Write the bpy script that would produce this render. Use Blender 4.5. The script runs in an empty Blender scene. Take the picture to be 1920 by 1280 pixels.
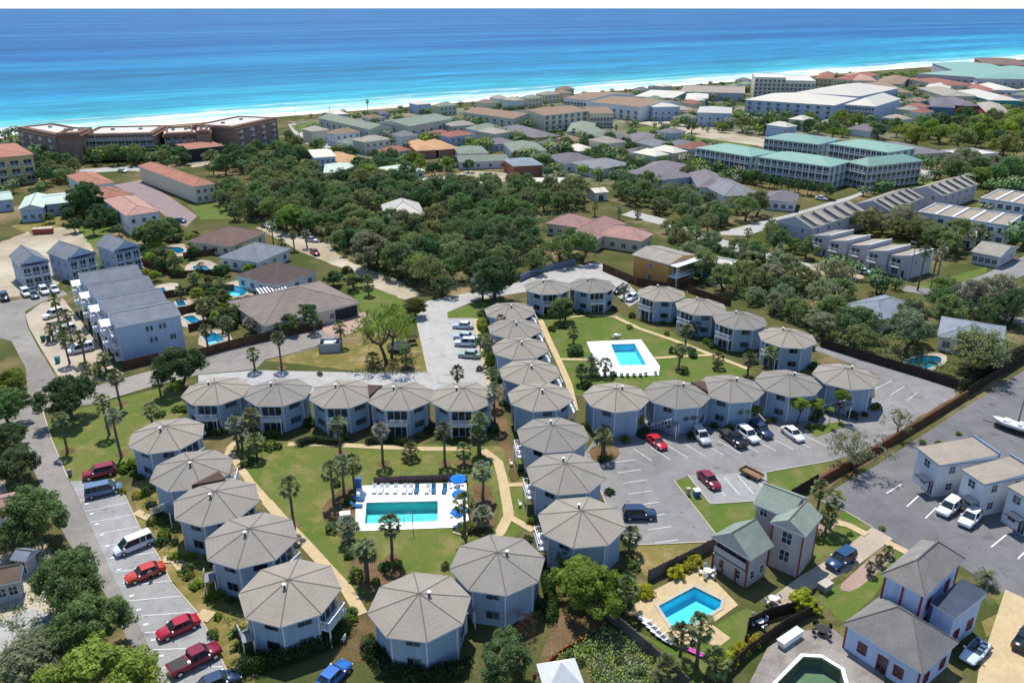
import bpy, bmesh, math, random
from mathutils import Vector, Matrix
from mathutils.geometry import tessellate_polygon
random.seed(7)
sc = bpy.context.scene
col = sc.collection
R = math.radians
# ------------------------------------------------------------------ camera, sky, sun, exposure
CAM_H = 66.0
FOC = 1493.0                      # focal length in pixels of the 1920 px wide photograph
PITCH = math.atan(625 / FOC)
cam = bpy.data.cameras.new('camera'); camo = bpy.data.objects.new('camera', cam); col.objects.link(camo)
cam.sensor_width = 36; cam.lens = 36 * FOC / 1920; cam.clip_start = 0.5; cam.clip_end = 200000
camo.location = (0, 0, CAM_H); camo.rotation_euler = (math.pi / 2 - PITCH, 0, 0)
sc.camera = camo
SUN_EL, SUN_AZ = R(65), R(-14)    # azimuth from +Y towards +X
w = bpy.data.worlds.new('World'); sc.world = w; w.use_nodes = True
nt = w.node_tree; bg = nt.nodes['Background']; sky = nt.nodes.new('ShaderNodeTexSky')
sky.sky_type = 'NISHITA'; sky.sun_disc = False; sky.sun_elevation = SUN_EL; sky.sun_rotation = SUN_AZ
sky.air_density = 1.0; sky.dust_density = 0.1; sky.ozone_density = 3.5
nt.links.new(sky.outputs[0], bg.inputs[0]); bg.inputs[1].default_value = 0.15
sd = Vector((math.sin(SUN_AZ) * math.cos(SUN_EL), math.cos(SUN_AZ) * math.cos(SUN_EL), math.sin(SUN_EL)))
sl = bpy.data.lights.new('sun', 'SUN'); sl.energy = 4.5; sl.angle = R(0.5); sl.color = (1.0, 0.95, 0.87)
so = bpy.data.objects.new('sun', sl); col.objects.link(so); so.rotation_euler = sd.to_track_quat('Z', 'Y').to_euler()
sc.view_settings.view_transform = 'Standard'; sc.view_settings.look = 'None'
sc.view_settings.exposure = 0.28; sc.view_settings.gamma = 1.0
sc.cycles.max_bounces = 6; sc.cycles.transparent_max_bounces = 8

# ------------------------------------------------------------------ ground coordinates
CP, SP = math.cos(PITCH), math.sin(PITCH)
def G(px, py, z=0.0):
    """world point at height z that stands at photograph position (px, py)"""
    u = (px - 960) / FOC; v = (640 - py) / FOC
    dx, dy, dz = u, CP + v * SP, -SP + v * CP
    t = (z - CAM_H) / dz
    return Vector((t * dx, t * dy, z))
def P(p):
    x, y, z = p[0], p[1], p[2] - CAM_H
    d = y * CP - z * SP; up = y * SP + z * CP
    return (960 + FOC * x / d, 640 - FOC * up / d)
def PPM(p):                        # photograph pixels per metre at p
    return FOC / (p[1] * CP - (p[2] - CAM_H) * SP)
def lin(r, g, b, k=1.0):
    f = lambda c: (c / 255 / 12.92 if c / 255 <= 0.04045 else ((c / 255 + 0.055) / 1.055) ** 2.4) * k
    return (f(r), f(g), f(b), 1)

# ------------------------------------------------------------------ materials
MATS = {}
class NT:
    def __init__(s, name):
        s.m = bpy.data.materials.new(name); s.m.use_nodes = True
        s.t = s.m.node_tree; s.b = s.t.nodes['Principled BSDF']; s.out = s.t.nodes['Material Output']
    def n(s, ty, **kw):
        x = s.t.nodes.new('ShaderNode' + ty)
        for k, v in kw.items():
            if k.startswith('_'): setattr(x, k[1:], v)
            else: x.inputs[k].default_value = v
        return x
    def l(s, a, b): s.t.links.new(a, b)
    def ramp(s, src, stops, interp='LINEAR'):
        r = s.t.nodes.new('ShaderNodeValToRGB'); e = r.color_ramp.elements; r.color_ramp.interpolation = interp
        while len(e) < len(stops): e.new(0.5)
        for i, (p, c) in enumerate(stops): e[i].position = p; e[i].color = c if len(c) == 4 else (*c, 1)
        s.l(src, r.inputs[0]); return r.outputs[0]
    def mix(s, a, b, f, mode='MIX'):
        x = s.t.nodes.new('ShaderNodeMix'); x.data_type = 'RGBA'; x.blend_type = mode
        for sock, v in ((x.inputs[0], f), (x.inputs[6], a), (x.inputs[7], b)):
            if hasattr(v, 'is_output'): s.l(v, sock)
            else: sock.default_value = v
        return x.outputs[2]
    def noise(s, vec, scale, detail=3, rough=0.55):
        x = s.n('TexNoise', Scale=scale, Detail=detail, Roughness=rough); s.l(vec, x.inputs['Vector']); return x.outputs['Fac']
    def pos(s): return s.t.nodes.new('ShaderNodeNewGeometry').outputs['Position']
    def obj(s): return s.t.nodes.new('ShaderNodeTexCoord').outputs['Object']
def g1(v): return (v, v, v, 1)
def surf(name, c, rough=0.8, big=0.05, fine=1.5, amt=0.18, spec=0.3, c2=None, world=True, metal=0.0, objcolor=False):
    """plain procedural surface: base colour broken up by two scales of noise"""
    if name in MATS: return MATS[name]
    n = NT(name); v = n.pos() if world else n.obj()
    base = n.t.nodes.new('ShaderNodeRGB').outputs[0]; base.default_value = c
    if objcolor: base = n.t.nodes.new('ShaderNodeObjectInfo').outputs['Color']
    if c2: base = n.mix(base, c2, n.ramp(n.noise(v, big, 4), [(0.38, g1(0)), (0.62, g1(1))]))
    f = n.ramp(n.noise(v, fine, 4), [(0.25, g1(1 - amt)), (0.75, g1(1 + amt))])
    f2 = n.ramp(n.noise(v, big * 2.3, 2), [(0.3, g1(1 - amt * 0.6)), (0.7, g1(1 + amt * 0.6))])
    n.l(n.mix(n.mix(base, f, 1.0, 'MULTIPLY'), f2, 1.0, 'MULTIPLY'), n.b.inputs['Base Color'])
    n.b.inputs['Roughness'].default_value = rough; n.b.inputs['Specular IOR Level'].default_value = spec
    n.b.inputs['Metallic'].default_value = metal
    MATS[name] = n.m; return n.m
def siding(name, c, lap=0.22):
    """lapped boards with rain streaks and patchy fading"""
    n = NT(name); v = n.obj(); wv = n.n('TexWave', Scale=6.283 / lap / 20 * 1.0, Distortion=0.0); wv.wave_profile = 'SAW'; wv.bands_direction = 'Z'; n.l(v, wv.inputs['Vector'])
    mp = n.n('Mapping'); mp.inputs['Scale'].default_value = (2.2, 2.2, .18); n.l(v, mp.inputs['Vector'])
    x = n.mix(c, n.ramp(wv.outputs['Fac'], [(0.0, g1(.84)), (.25, g1(1.0)), (1, g1(1.03))]), 1.0, 'MULTIPLY')
    x = n.mix(x, n.ramp(n.noise(mp.outputs[0], 1.0, 4, .65), [(.3, g1(.86)), (.7, g1(1.08))]), 1.0, 'MULTIPLY')
    n.l(x, n.b.inputs['Base Color']); n.b.inputs['Roughness'].default_value = .7; n.b.inputs['Specular IOR Level'].default_value = .25
    MATS[name] = n.m; return n.m
def roofmat(name, c, row=0.28, amt=0.16, rough=0.85):
    """roofing: courses along the fall plus weathering"""
    if name in MATS: return MATS[name]
    n = NT(name); v0 = n.obj(); oi = n.t.nodes.new('ShaderNodeObjectInfo')
    va = n.n('VectorMath', _operation='ADD'); sc_ = n.n('VectorMath', _operation='SCALE'); cb = n.n('CombineXYZ'); n.l(oi.outputs['Random'], cb.inputs[0]); n.l(oi.outputs['Random'], cb.inputs[1]); n.l(cb.outputs[0], sc_.inputs[0]); sc_.inputs['Scale'].default_value = 173.0
    n.l(v0, va.inputs[0]); n.l(sc_.outputs[0], va.inputs[1]); v = va.outputs[0]
    c = n.mix(c, n.ramp(oi.outputs['Random'], [(0, (.84, .85, .87, 1)), (.5, (1, 1, 1, 1)), (1, (1.12, 1.09, 1.04, 1))]), 1.0, 'MULTIPLY')
    c = n.mix(c, (.45, .42, .38, 1), n.ramp(n.noise(v, .8, 5, .7), [(.62, g1(0)), (.76, g1(.35))]), 'MULTIPLY')
    a = n.ramp(n.noise(v, 5, 3), [(0.3, g1(1 - amt)), (0.7, g1(1 + amt))])
    b = n.ramp(n.noise(v, 0.45, 4), [(0.3, g1(1 - amt)), (0.7, g1(1 + amt * 0.8))])
    wv = n.n('TexWave', Scale=1.0 / row / 6.283 * 3.2, Distortion=0.4); wv.bands_direction = 'Z'; n.l(v0, wv.inputs['Vector'])
    cw = n.ramp(wv.outputs['Fac'], [(0.0, g1(0.93)), (0.3, g1(1.0))])
    x = n.mix(n.mix(n.mix(c, a, 1.0, 'MULTIPLY'), b, 1.0, 'MULTIPLY'), cw, 1.0, 'MULTIPLY')
    n.l(x, n.b.inputs['Base Color']); n.b.inputs['Roughness'].default_value = rough; n.b.inputs['Specular IOR Level'].default_value = 0.2
    MATS[name] = n.m; return n.m
def glassmat(name='window_glass', c=(0.02, 0.035, 0.045, 1)):
    if name in MATS: return MATS[name]
    n = NT(name); f = n.ramp(n.noise(n.pos(), 0.9, 2), [(0.35, g1(0.5)), (0.65, g1(2.2))])
    n.l(n.mix(c, f, 1.0, 'MULTIPLY'), n.b.inputs['Base Color']); n.b.inputs['Roughness'].default_value = 0.12
    MATS[name] = n.m; return n.m
def leafmat(name='leaf', tr=0.5):
    if name in MATS: return MATS[name]
    n = NT(name); oi = n.t.nodes.new('ShaderNodeObjectInfo')
    a = n.ramp(n.noise(n.pos(), 0.9, 2), [(0.3, g1(0.62)), (0.7, g1(1.35))])
    b = n.ramp(n.noise(n.pos(), 4.5, 2), [(0.3, (0.65, 0.7, 0.6, 1)), (0.7, (1.35, 1.3, 1.2, 1))])
    x = n.mix(n.mix(oi.outputs['Color'], a, 1.0, 'MULTIPLY'), b, 1.0, 'MULTIPLY')
    n.l(x, n.b.inputs['Base Color']); n.b.inputs['Roughness'].default_value = 0.6; n.b.inputs['Specular IOR Level'].default_value = 0.25
    t = n.n('BsdfTranslucent'); n.l(x, t.inputs[0]); mx = n.n('MixShader', Fac=tr)
    n.l(n.b.outputs[0], mx.inputs[1]); n.l(t.outputs[0], mx.inputs[2]); n.l(mx.outputs[0], n.out.inputs[0])
    MATS[name] = n.m; return n.m
def lawnmat(name, c1, c2, c3):
    if name in MATS: return MATS[name]
    n = NT(name); v = n.pos()
    x = n.mix(c1, c2, n.ramp(n.noise(v, 0.09, 5, 0.6), [(0.36, g1(0)), (0.64, g1(1))]))
    x = n.mix(x, c3, n.ramp(n.noise(v, 0.28, 4, 0.6), [(0.50, g1(0)), (0.68, g1(0.85))]))
    x = n.mix(x, n.ramp(n.noise(v, 4, 5, 0.8), [(0.25, g1(0.66)), (0.75, g1(1.34))]), 1.0, 'MULTIPLY')
    x = n.mix(x, c3, n.ramp(n.noise(v, 0.7, 5, 0.75), [(0.54, g1(0)), (0.70, g1(0.6))]))
    n.l(x, n.b.inputs['Base Color']); n.b.inputs['Roughness'].default_value = 0.9; n.b.inputs['Specular IOR Level'].default_value = 0.1
    MATS[name] = n.m; return n.m
def asphalt(name, c, patch=0.2):
    if name in MATS: return MATS[name]
    n = NT(name); v = n.pos()
    x = n.mix(c, n.ramp(n.noise(v, 0.06, 5, 0.6), [(0.3, g1(1 - patch)), (0.7, g1(1 + patch))]), 1.0, 'MULTIPLY')
    x = n.mix(x, n.ramp(n.noise(v, 0.5, 5, 0.65), [(0.3, g1(0.86)), (0.7, g1(1.1))]), 1.0, 'MULTIPLY')
    x = n.mix(x, n.ramp(n.noise(v, 8, 2), [(0.3, g1(0.88)), (0.7, g1(1.12))]), 1.0, 'MULTIPLY')
    x = n.mix(x, g1(.6), n.ramp(n.noise(v, .33, 3, .5), [(.62, g1(0)), (.70, g1(.7))]), 'MULTIPLY')
    x = n.mix(x, g1(.5), n.ramp(n.noise(v, 1.1, 2, .5), [(.66, g1(0)), (.74, g1(.8))]), 'MULTIPLY')
    vo = n.n('TexVoronoi', Scale=0.13); vo.feature = 'DISTANCE_TO_EDGE'; n.l(v, vo.inputs['Vector'])
    x = n.mix(x, n.ramp(vo.outputs['Distance'], [(0.0, g1(0.86)), (0.008, g1(1.0))]), 1.0, 'MULTIPLY')
    n.l(x, n.b.inputs['Base Color']); n.b.inputs['Roughness'].default_value = 0.85; n.b.inputs['Specular IOR Level'].default_value = 0.2
    MATS[name] = n.m; return n.m
def watermat():
    if 'pool_water' in MATS: return MATS['pool_water']
    n = NT('pool_water'); tr = n.n('BsdfTransparent', Color=(0.78, 0.97, 0.98, 1)); gl = n.n('BsdfGlossy', Roughness=0.05)
    bp = n.n('Bump', Strength=0.15, Distance=0.05); n.l(n.noise(n.pos(), 3.0, 2), bp.inputs['Height']); n.l(bp.outputs[0], gl.inputs['Normal'])
    fr = n.n('Fresnel', IOR=1.33); n.l(bp.outputs[0], fr.inputs['Normal'])
    mx = n.n('MixShader'); n.l(fr.outputs[0], mx.inputs[0]); n.l(tr.outputs[0], mx.inputs[1]); n.l(gl.outputs[0], mx.inputs[2])
    n.l(mx.outputs[0], n.out.inputs[0]); MATS['pool_water'] = n.m; return n.m
def paintmat(name, c=None, rough=0.25, metal=0.0):
    if name in MATS: return MATS[name]
    n = NT(name); n.b.inputs['Roughness'].default_value = rough; n.b.inputs['Metallic'].default_value = metal
    c_ = n.t.nodes.new('ShaderNodeObjectInfo').outputs['Color'] if c is None else None
    f = n.ramp(n.noise(n.obj(), 2.5, 3), [(0.3, g1(0.93)), (0.7, g1(1.05))])
    n.l(n.mix(c_ if c is None else c, f, 1.0, 'MULTIPLY'), n.b.inputs['Base Color'])
    n.b.inputs['Coat Weight'].default_value = 0.3 if c is None else 0.0
    MATS[name] = n.m; return n.m
def seamat():
    n = NT('sea_water'); v = n.pos()
    mp = n.n('Mapping'); mp.vector_type = 'TEXTURE'; mp.inputs['Rotation'].default_value = (0, 0, SHORE_ANG); n.l(v, mp.inputs['Vector'])
    sx = n.n('SeparateXYZ'); n.l(mp.outputs[0], sx.inputs[0])
    sub = n.n('Math', _operation='SUBTRACT'); n.l(sx.outputs['Y'], sub.inputs[0]); sub.inputs[1].default_value = SHORE_D
    st = n.n('Mapping'); st.inputs['Scale'].default_value = (0.22, 1, 1); n.l(mp.outputs[0], st.inputs['Vector'])
    wob = n.n('Math', _operation='MULTIPLY_ADD'); n.l(n.noise(st.outputs[0], 0.012, 5, 0.6), wob.inputs[0]); wob.inputs[1].default_value = 190; n.l(sub.outputs[0], wob.inputs[2])
    d = n.n('MapRange'); d.inputs['From Min'].default_value = 95; d.inputs['From Max'].default_value = 2095; n.l(wob.outputs[0], d.inputs['Value'])
    c = n.ramp(d.outputs[0], [(0.0, lin(124, 212, 210, .6)), (0.04, lin(58, 188, 212, .58)), (0.12, lin(34, 158, 208, .55)), (0.22, lin(26, 146, 200, .56)), (0.40, lin(20, 114, 182, .54)), (1.0, lin(34, 116, 180, .55))])
    # wind streaks; light and dark of the chop painted into the colour
    s2 = n.n('Mapping'); s2.inputs['Scale'].default_value = (0.12, 1, 1); s2.inputs['Rotation'].default_value = (0, 0, -0.6); n.l(mp.outputs[0], s2.inputs['Vector'])
    f = n.ramp(n.noise(s2.outputs[0], 0.0045, 5, 0.6), [(0.36, g1(0.80)), (0.50, g1(1.0)), (0.60, (2.2, 1.45, 1.2, 1))])
    c = n.mix(c, f, 1.0, 'MULTIPLY')
    c = n.mix(c, n.ramp(n.noise(st.outputs[0], 0.07, 6, 0.8), [(0.3, g1(0.62)), (0.5, g1(1.0)), (0.7, g1(1.5))]), 1.0, 'MULTIPLY')
    c = n.mix(c, n.ramp(n.noise(s2.outputs[0], 0.022, 5, 0.7), [(0.34, g1(0.74)), (0.5, g1(1.0)), (0.68, (1.45, 1.3, 1.2, 1))]), 1.0, 'MULTIPLY')
    # breaking surf: bands parallel to the shore, torn by noise
    sw = n.n('Math', _operation='MULTIPLY_ADD'); n.l(n.noise(st.outputs[0], 0.035, 5, 0.65), sw.inputs[0]); sw.inputs[1].default_value = 70; n.l(sub.outputs[0], sw.inputs[2])
    fr = n.n('Math', _operation='DIVIDE'); n.l(sw.outputs[0], fr.inputs[0]); fr.inputs[1].default_value = 200.0
    fo = n.ramp(fr.outputs[0], [(0.0, g1(1)), (0.26, g1(1)), (0.30, g1(0.3)), (0.32, g1(0.25)), (0.335, g1(1)), (0.39, g1(0.9)), (0.42, g1(0.1)), (0.47, g1(0.0)), (0.49, g1(0.6)), (0.51, g1(0.3)), (0.53, g1(0.0)), (0.68, g1(0))])
    tear = n.ramp(n.noise(st.outputs[0], 0.11, 6, 0.75), [(0.40, g1(0.0)), (0.52, g1(1))])
    fm = n.mix(fo, tear, 0.85, 'MULTIPLY')
    cap = n.ramp(n.noise(st.outputs[0], 0.055, 3, 0.75), [(0.70, g1(0)), (0.76, g1(0.8))])
    capm = n.mix(cap, n.ramp(d.outputs[0], [(0.0, g1(1)), (0.16, g1(0.5)), (0.26, g1(0))]), 1.0, 'MULTIPLY')
    fm = n.mix(fm, capm, 1.0, 'ADD')
    c = n.mix(c, lin(250, 252, 250, .75), fm)
    n.l(c, n.b.inputs['Base Color'])
    bp = n.n('Bump', Strength=0.5, Distance=0.8); n.l(n.noise(st.outputs[0], 0.25, 4, 0.6), bp.inputs['Height']); n.l(bp.outputs[0], n.b.inputs['Normal'])
    n.b.inputs['Roughness'].default_value = 0.5; n.b.inputs['Specular IOR Level'].default_value = 0.06
    return n.m

# ------------------------------------------------------------------ mesh builder and object helpers
class MB:
    def __init__(s): s.v = []; s.f = []; s.mi = []; s.sm = []
    def poly(s, pts, mi=0, smooth=False):
        b = len(s.v); s.v += [tuple(p) for p in pts]; s.f.append(tuple(range(b, b + len(pts)))); s.mi.append(mi); s.sm.append(smooth)
    def faces(s, vs, fs, mi=0, smooth=False):
        b = len(s.v); s.v += [tuple(p) for p in vs]
        for f in fs: s.f.append(tuple(b + i for i in f)); s.mi.append(mi); s.sm.append(smooth)
    def box(s, c, d, mi=0, rz=0.0):
        x, y, z = d[0] / 2, d[1] / 2, d[2] / 2; ca, sa = math.cos(rz), math.sin(rz)
        vs = [(c[0] + a * x * ca - b * y * sa, c[1] + a * x * sa + b * y * ca, c[2] + e * z) for e in (-1, 1) for a, b in ((-1, -1), (1, -1), (1, 1), (-1, 1))]
        s.faces(vs, [(3, 2, 1, 0), (4, 5, 6, 7), (0, 1, 5, 4), (1, 2, 6, 5), (2, 3, 7, 6), (3, 0, 4, 7)], mi)
    def prism(s, ring, z0, z1, mi=0, cap=True, bottom=False):
        n = len(ring); vs = [(p[0], p[1], z0) for p in ring] + [(p[0], p[1], z1) for p in ring]
        fs = [(i, (i + 1) % n, n + (i + 1) % n, n + i) for i in range(n)]
        if cap: fs.append(tuple(range(n, 2 * n)))
        if bottom: fs.append(tuple(range(n - 1, -1, -1)))
        s.faces(vs, fs, mi)
    def tube(s, pts, rads, k=8, mi=0, smooth=True, cap=True):
        rings = []
        for i, p in enumerate(pts):
            p = Vector(p); a = Vector(pts[max(0, i - 1)]); b = Vector(pts[min(len(pts) - 1, i + 1)])
            t = (b - a).normalized(); ref = Vector((0, 0, 1)) if abs(t.z) < 0.9 else Vector((1, 0, 0))
            e1 = t.cross(ref).normalized(); e2 = t.cross(e1).normalized()
            rr = rads[i] if hasattr(rads, '__len__') else rads
            rings.append([p + (e1 * math.cos(j * 2 * math.pi / k) + e2 * math.sin(j * 2 * math.pi / k)) * rr for j in range(k)])
        vs = [q for r in rings for q in r]
        fs = [(i * k + j, i * k + (j + 1) % k, (i + 1) * k + (j + 1) % k, (i + 1) * k + j) for i in range(len(rings) - 1) for j in range(k)]
        s.faces(vs, fs, mi, smooth)
        if cap: s.poly(rings[-1], mi); s.poly(rings[0][::-1], mi)
    def mesh(s, name, mats):
        m = bpy.data.meshes.new(name); m.from_pydata(s.v, [], s.f)
        for x in (mats if isinstance(mats, (list, tuple)) else [mats]): m.materials.append(x)
        m.polygons.foreach_set('material_index', s.mi); m.polygons.foreach_set('use_smooth', s.sm); m.update(); return m
    def build(s, name, mats, parent=None, **kw): return place(name, s.mesh(name, mats), parent, **kw)
def place(name, mesh, parent=None, loc=(0, 0, 0), rz=0.0, color=None, scale=None):
    o = bpy.data.objects.new(name, mesh); col.objects.link(o); o.parent = parent; o.location = loc; o.rotation_euler = (0, 0, rz)
    if parent: CH.setdefault(parent.name, []).append(o)
    if color: o.color = color
    if scale is not None: o.scale = scale if hasattr(scale, '__len__') else (scale,) * 3
    return o
CH = {}
REG = []                                   # things whose label is completed at the end
def tag(o, label=None, cat=None, group=None, kind=None, auto=False):
    if label: o['label'] = label
    if cat: o['category'] = cat
    if group: o['group'] = group
    if kind: o['kind'] = kind
    if auto: REG.append(o)
    return o
def thing(name, label, cat, loc=(0, 0, 0), rz=0.0, group=None, auto=False):
    o = place(name, None, None, loc, rz); o.empty_display_size = 0.5
    return tag(o, label, cat, group, None, auto)
def kids(o): return list(CH.get(o.name, []))
def copy_tree(o, parent=None):
    c = o.copy(); col.objects.link(c)
    if parent: c.parent = parent; CH.setdefault(parent.name, []).append(c)
    for ch in kids(o): copy_tree(ch, c)
    return c
# ------------------------------------------------------------------ the ground, the shore and the sea
SHORE_ANG = math.atan(0.73); SHORE_D = 547.0
SU = Vector((math.cos(SHORE_ANG), math.sin(SHORE_ANG), 0)); SN = Vector((-SU.y, SU.x, 0))
def shore(s, d, z): p = SU * s + SN * (SHORE_D + d); return (p.x, p.y, z)
HOLES = []                                  # pool outlines: cut out of every sheet that lies over them
def inside(p, poly):
    c = False; n = len(poly)
    for i in range(n):
        a, b = poly[i], poly[i - 1]
        if (a[1] > p[1]) != (b[1] > p[1]) and p[0] < (b[0] - a[0]) * (p[1] - a[1]) / (b[1] - a[1]) + a[0]: c = not c
    return c
def wpoly(px): return [G(*q).to_2d() for q in px]
def chaikin(pts, it=2, closed=True):
    for _ in range(it):
        o = []; n = len(pts)
        for i in range(n):
            a, b = Vector(pts[i]), Vector(pts[(i + 1) % n]); o += [a * .75 + b * .25, a * .25 + b * .75]
        pts = o
    return pts
def sheet(name, pts, z, m, kind='structure', wobble=0.0, label=None):
    """one flat sheet with the pools cut out of it"""
    pts = [Vector((p[0], p[1])) for p in pts]
    if wobble:
        q = []
        for i, a in enumerate(pts):
            b = pts[(i + 1) % len(pts)]; k = max(1, int((b - a).length / 2.0))
            for j in range(k): q.append(a.lerp(b, j / k) + Vector((random.gauss(0, wobble), random.gauss(0, wobble))) * (1 if j else .4))
        pts = q
    hs = [h for h in HOLES if all(inside(p, pts) for p in h)]
    loops = [[Vector((p[0], p[1], 0)) for p in pts]] + [[Vector((p[0], p[1], 0)) for p in h] for h in hs]
    tris = tessellate_polygon(loops); flat = [v for l in loops for v in l]
    b = MB(); b.v = [(v.x, v.y, z) for v in flat]
    for t in tris:
        a, c, d = flat[t[0]], flat[t[1]], flat[t[2]]
        if (c - a).cross(d - a).z < 0: t = (t[0], t[2], t[1])
        b.f.append(tuple(t)); b.mi.append(0); b.sm.append(False)
    o = b.build(name, m); tag(o, kind=kind)
    return o
AVOID = []
def pxsheet(name, px, z, m, wobble=0.0, smooth=0):
    p = wpoly(px)
    if name in ('street', 'parking', 'driveway', 'patio', 'pool_deck', 'sandy_lane'): AVOID.append(p)
    if smooth: p = chaikin(p, smooth)
    return sheet(name, p, z, m, wobble=wobble)
def ribbon(name, px, width, z, m, closed=False, kind='structure'):
    p = wpoly(px); L, Rr = [], []
    for i in range(len(p)):
        t = (p[min(i + 1, len(p) - 1)] - p[max(i - 1, 0)]).normalized(); nn = Vector((-t.y, t.x)) * width / 2
        L.append(p[i] + nn); Rr.append(p[i] - nn)
    b = MB()
    for i in range(len(p) - 1):
        b.poly([(*Rr[i], z), (*Rr[i + 1], z), (*L[i + 1], z), (*L[i], z)])
    return tag(b.build(name, m), kind=kind)

# pools: outline in the photograph -> a real basin 1.3 m deep
POOLS = dict(
    main=[(687, 943), (821, 940), (821, 978), (684, 983)],
    lawn=[(1145, 646), (1190, 645), (1212, 685), (1162, 686)],
    near=[(1235, 1137), (1302, 1101), (1352, 1126), (1350, 1139), (1284, 1180), (1260, 1176)],
    green=[(1452, 1286), (1506, 1232), (1540, 1234), (1576, 1256), (1584, 1286)],
    oak=[(1687, 680), (1730, 667), (1762, 668), (1768, 679), (1730, 697), (1722, 690)],
    brown=[(312, 466), (335, 463), (347, 469), (342, 476), (318, 474)],
    grey=[(359, 500), (380, 496), (397, 506), (393, 514), (366, 508)],
    hip=[(420, 540), (440, 534), (465, 546), (458, 555), (432, 556)],
    rowa=[(294, 541), (308, 540), (312, 548), (297, 550)],
    rowb=[(330, 566), (344, 564), (350, 573), (333, 575)],
    rowc=[(342, 595), (362, 592), (377, 603), (358, 607)],
    rowd=[(378, 630), (403, 624), (421, 638), (391, 647)],
    teal=[(1335, 525), (1350, 521), (1362, 530), (1345, 535)])
for k, q in POOLS.items():
    p = wpoly(q)
    if k in ('oak', 'brown', 'grey', 'hip'): p = chaikin(p, 2)
    POOLS[k] = p; HOLES.append(p)

gm = NT('scrub_ground'); v = gm.pos()
c = gm.mix(lin(116, 112, 72, .62), lin(88, 98, 52, .62), gm.ramp(gm.noise(v, 0.06, 5, .6), [(.4, g1(0)), (.6, g1(1))]))
c = gm.mix(c, lin(184, 158, 122, .62), gm.ramp(gm.noise(v, 0.035, 5, .65), [(.52, g1(0)), (.66, g1(.85))]))
c = gm.mix(c, gm.ramp(gm.noise(v, 3, 4, .7), [(.25, g1(.65)), (.75, g1(1.3))]), 1.0, 'MULTIPLY')
gm.l(c, gm.b.inputs['Base Color']); gm.b.inputs['Roughness'].default_value = .95; gm.b.inputs['Specular IOR Level'].default_value = .05
sheet('ground', [shore(-5000, -900, 0), (300, -400), (-500, -400)][1:] + [(-3000, -400)] + [shore(-6000, -20, 0), shore(-300, -20, 0), shore(200, -20, 0), shore(800, -20, 0), shore(9000, -20, 0)] + [(9000, -400)], 0.0, gm.m)
sand = surf('beach_sand', lin(246, 240, 228, .8), .95, .03, .8, .08, .05)
b = MB(); N = 120
for i in range(N):
    s0, s1 = -1500 + i * 60, -1500 + (i + 1) * 60
    for d0, z0, d1, z1 in ((-22, -.02, -10, -1.1), (-10, -1.1, 25, -3.2)):
        b.poly([shore(s0, d0, z0), shore(s1, d0, z0), shore(s1, d1, z1), shore(s0, d1, z1)])
tag(b.build('beach', sand), kind='structure')
b = MB()
xs = [-90000, -20000, -4000, -1500, -500, 0, 500, 1000, 2000, 4000, 9000, 30000, 90000]; ys = [-14, 60, 200, 500, 1200, 3000, 9000, 30000, 120000]
for i in range(len(xs) - 1):
    for j in range(len(ys) - 1):
        b.poly([shore(xs[i], ys[j], -2), shore(xs[i + 1], ys[j], -2), shore(xs[i + 1], ys[j + 1], -2), shore(xs[i], ys[j + 1], -2)])
tag(b.build('sea', seamat()), kind='structure')

K = 0.62                                      # sunlit photograph colour -> base colour
LAWN = lawnmat('lawn_grass', lin(104, 126, 54, K), lin(126, 132, 68, K), lin(158, 146, 94, K))
LAWNG = lawnmat('lawn_green', lin(98, 126, 50, K), lin(114, 130, 62, K), lin(142, 136, 84, K))
DRY = lawnmat('dry_grass', lin(150, 138, 78, K), lin(128, 124, 62, K), lin(190, 164, 120, K))
MULCH = surf('mulch', lin(142, 116, 88, K), .95, .15, 3, .3, .05, c2=lin(108, 98, 62, K))
SAND = surf('sandy_soil', lin(220, 207, 182, K), .95, .06, 1.2, .16, .05, c2=lin(186, 172, 146, K))
PAVER = surf('cream_pavers', lin(218, 204, 184, K), .9, .08, 2.5, .1, .1, c2=lin(198, 182, 160, K))
PINKP = surf('pink_pavers', lin(208, 176, 158, K), .9, .1, 2.5, .12, .1, c2=lin(178, 150, 142, K))
MAUVE = surf('mauve_pavers', lin(170, 152, 150, K), .9, .1, 2.5, .1, .1)
ASPH = asphalt('asphalt', lin(160, 158, 156, K)); ASPD = asphalt('asphalt_dark', lin(136, 135, 136, K)); ASPL = asphalt('asphalt_pale', lin(180, 180, 178, K))
ROAD = asphalt('road_asphalt', lin(166, 160, 152, K)); CONC = asphalt('concrete', lin(204, 202, 196, K), .07)
PATH = surf('path_concrete', lin(226, 202, 158, K), .9, .2, 2, .12, .1)
KERB = surf('kerb_concrete', lin(216, 206, 190, K), .9, .2, 2, .1, .1)
WHITE = surf('white_paint', (.8, .8, .79, 1), .6, .2, 2, .05, .3)
LINE = surf('road_marking', (.62, .62, .62, 1), .8, .4, 4, .2, .2)
DECKW = surf('white_deck', (.86, .85, .83, 1), .8, .3, 2, .04, .2)

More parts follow.
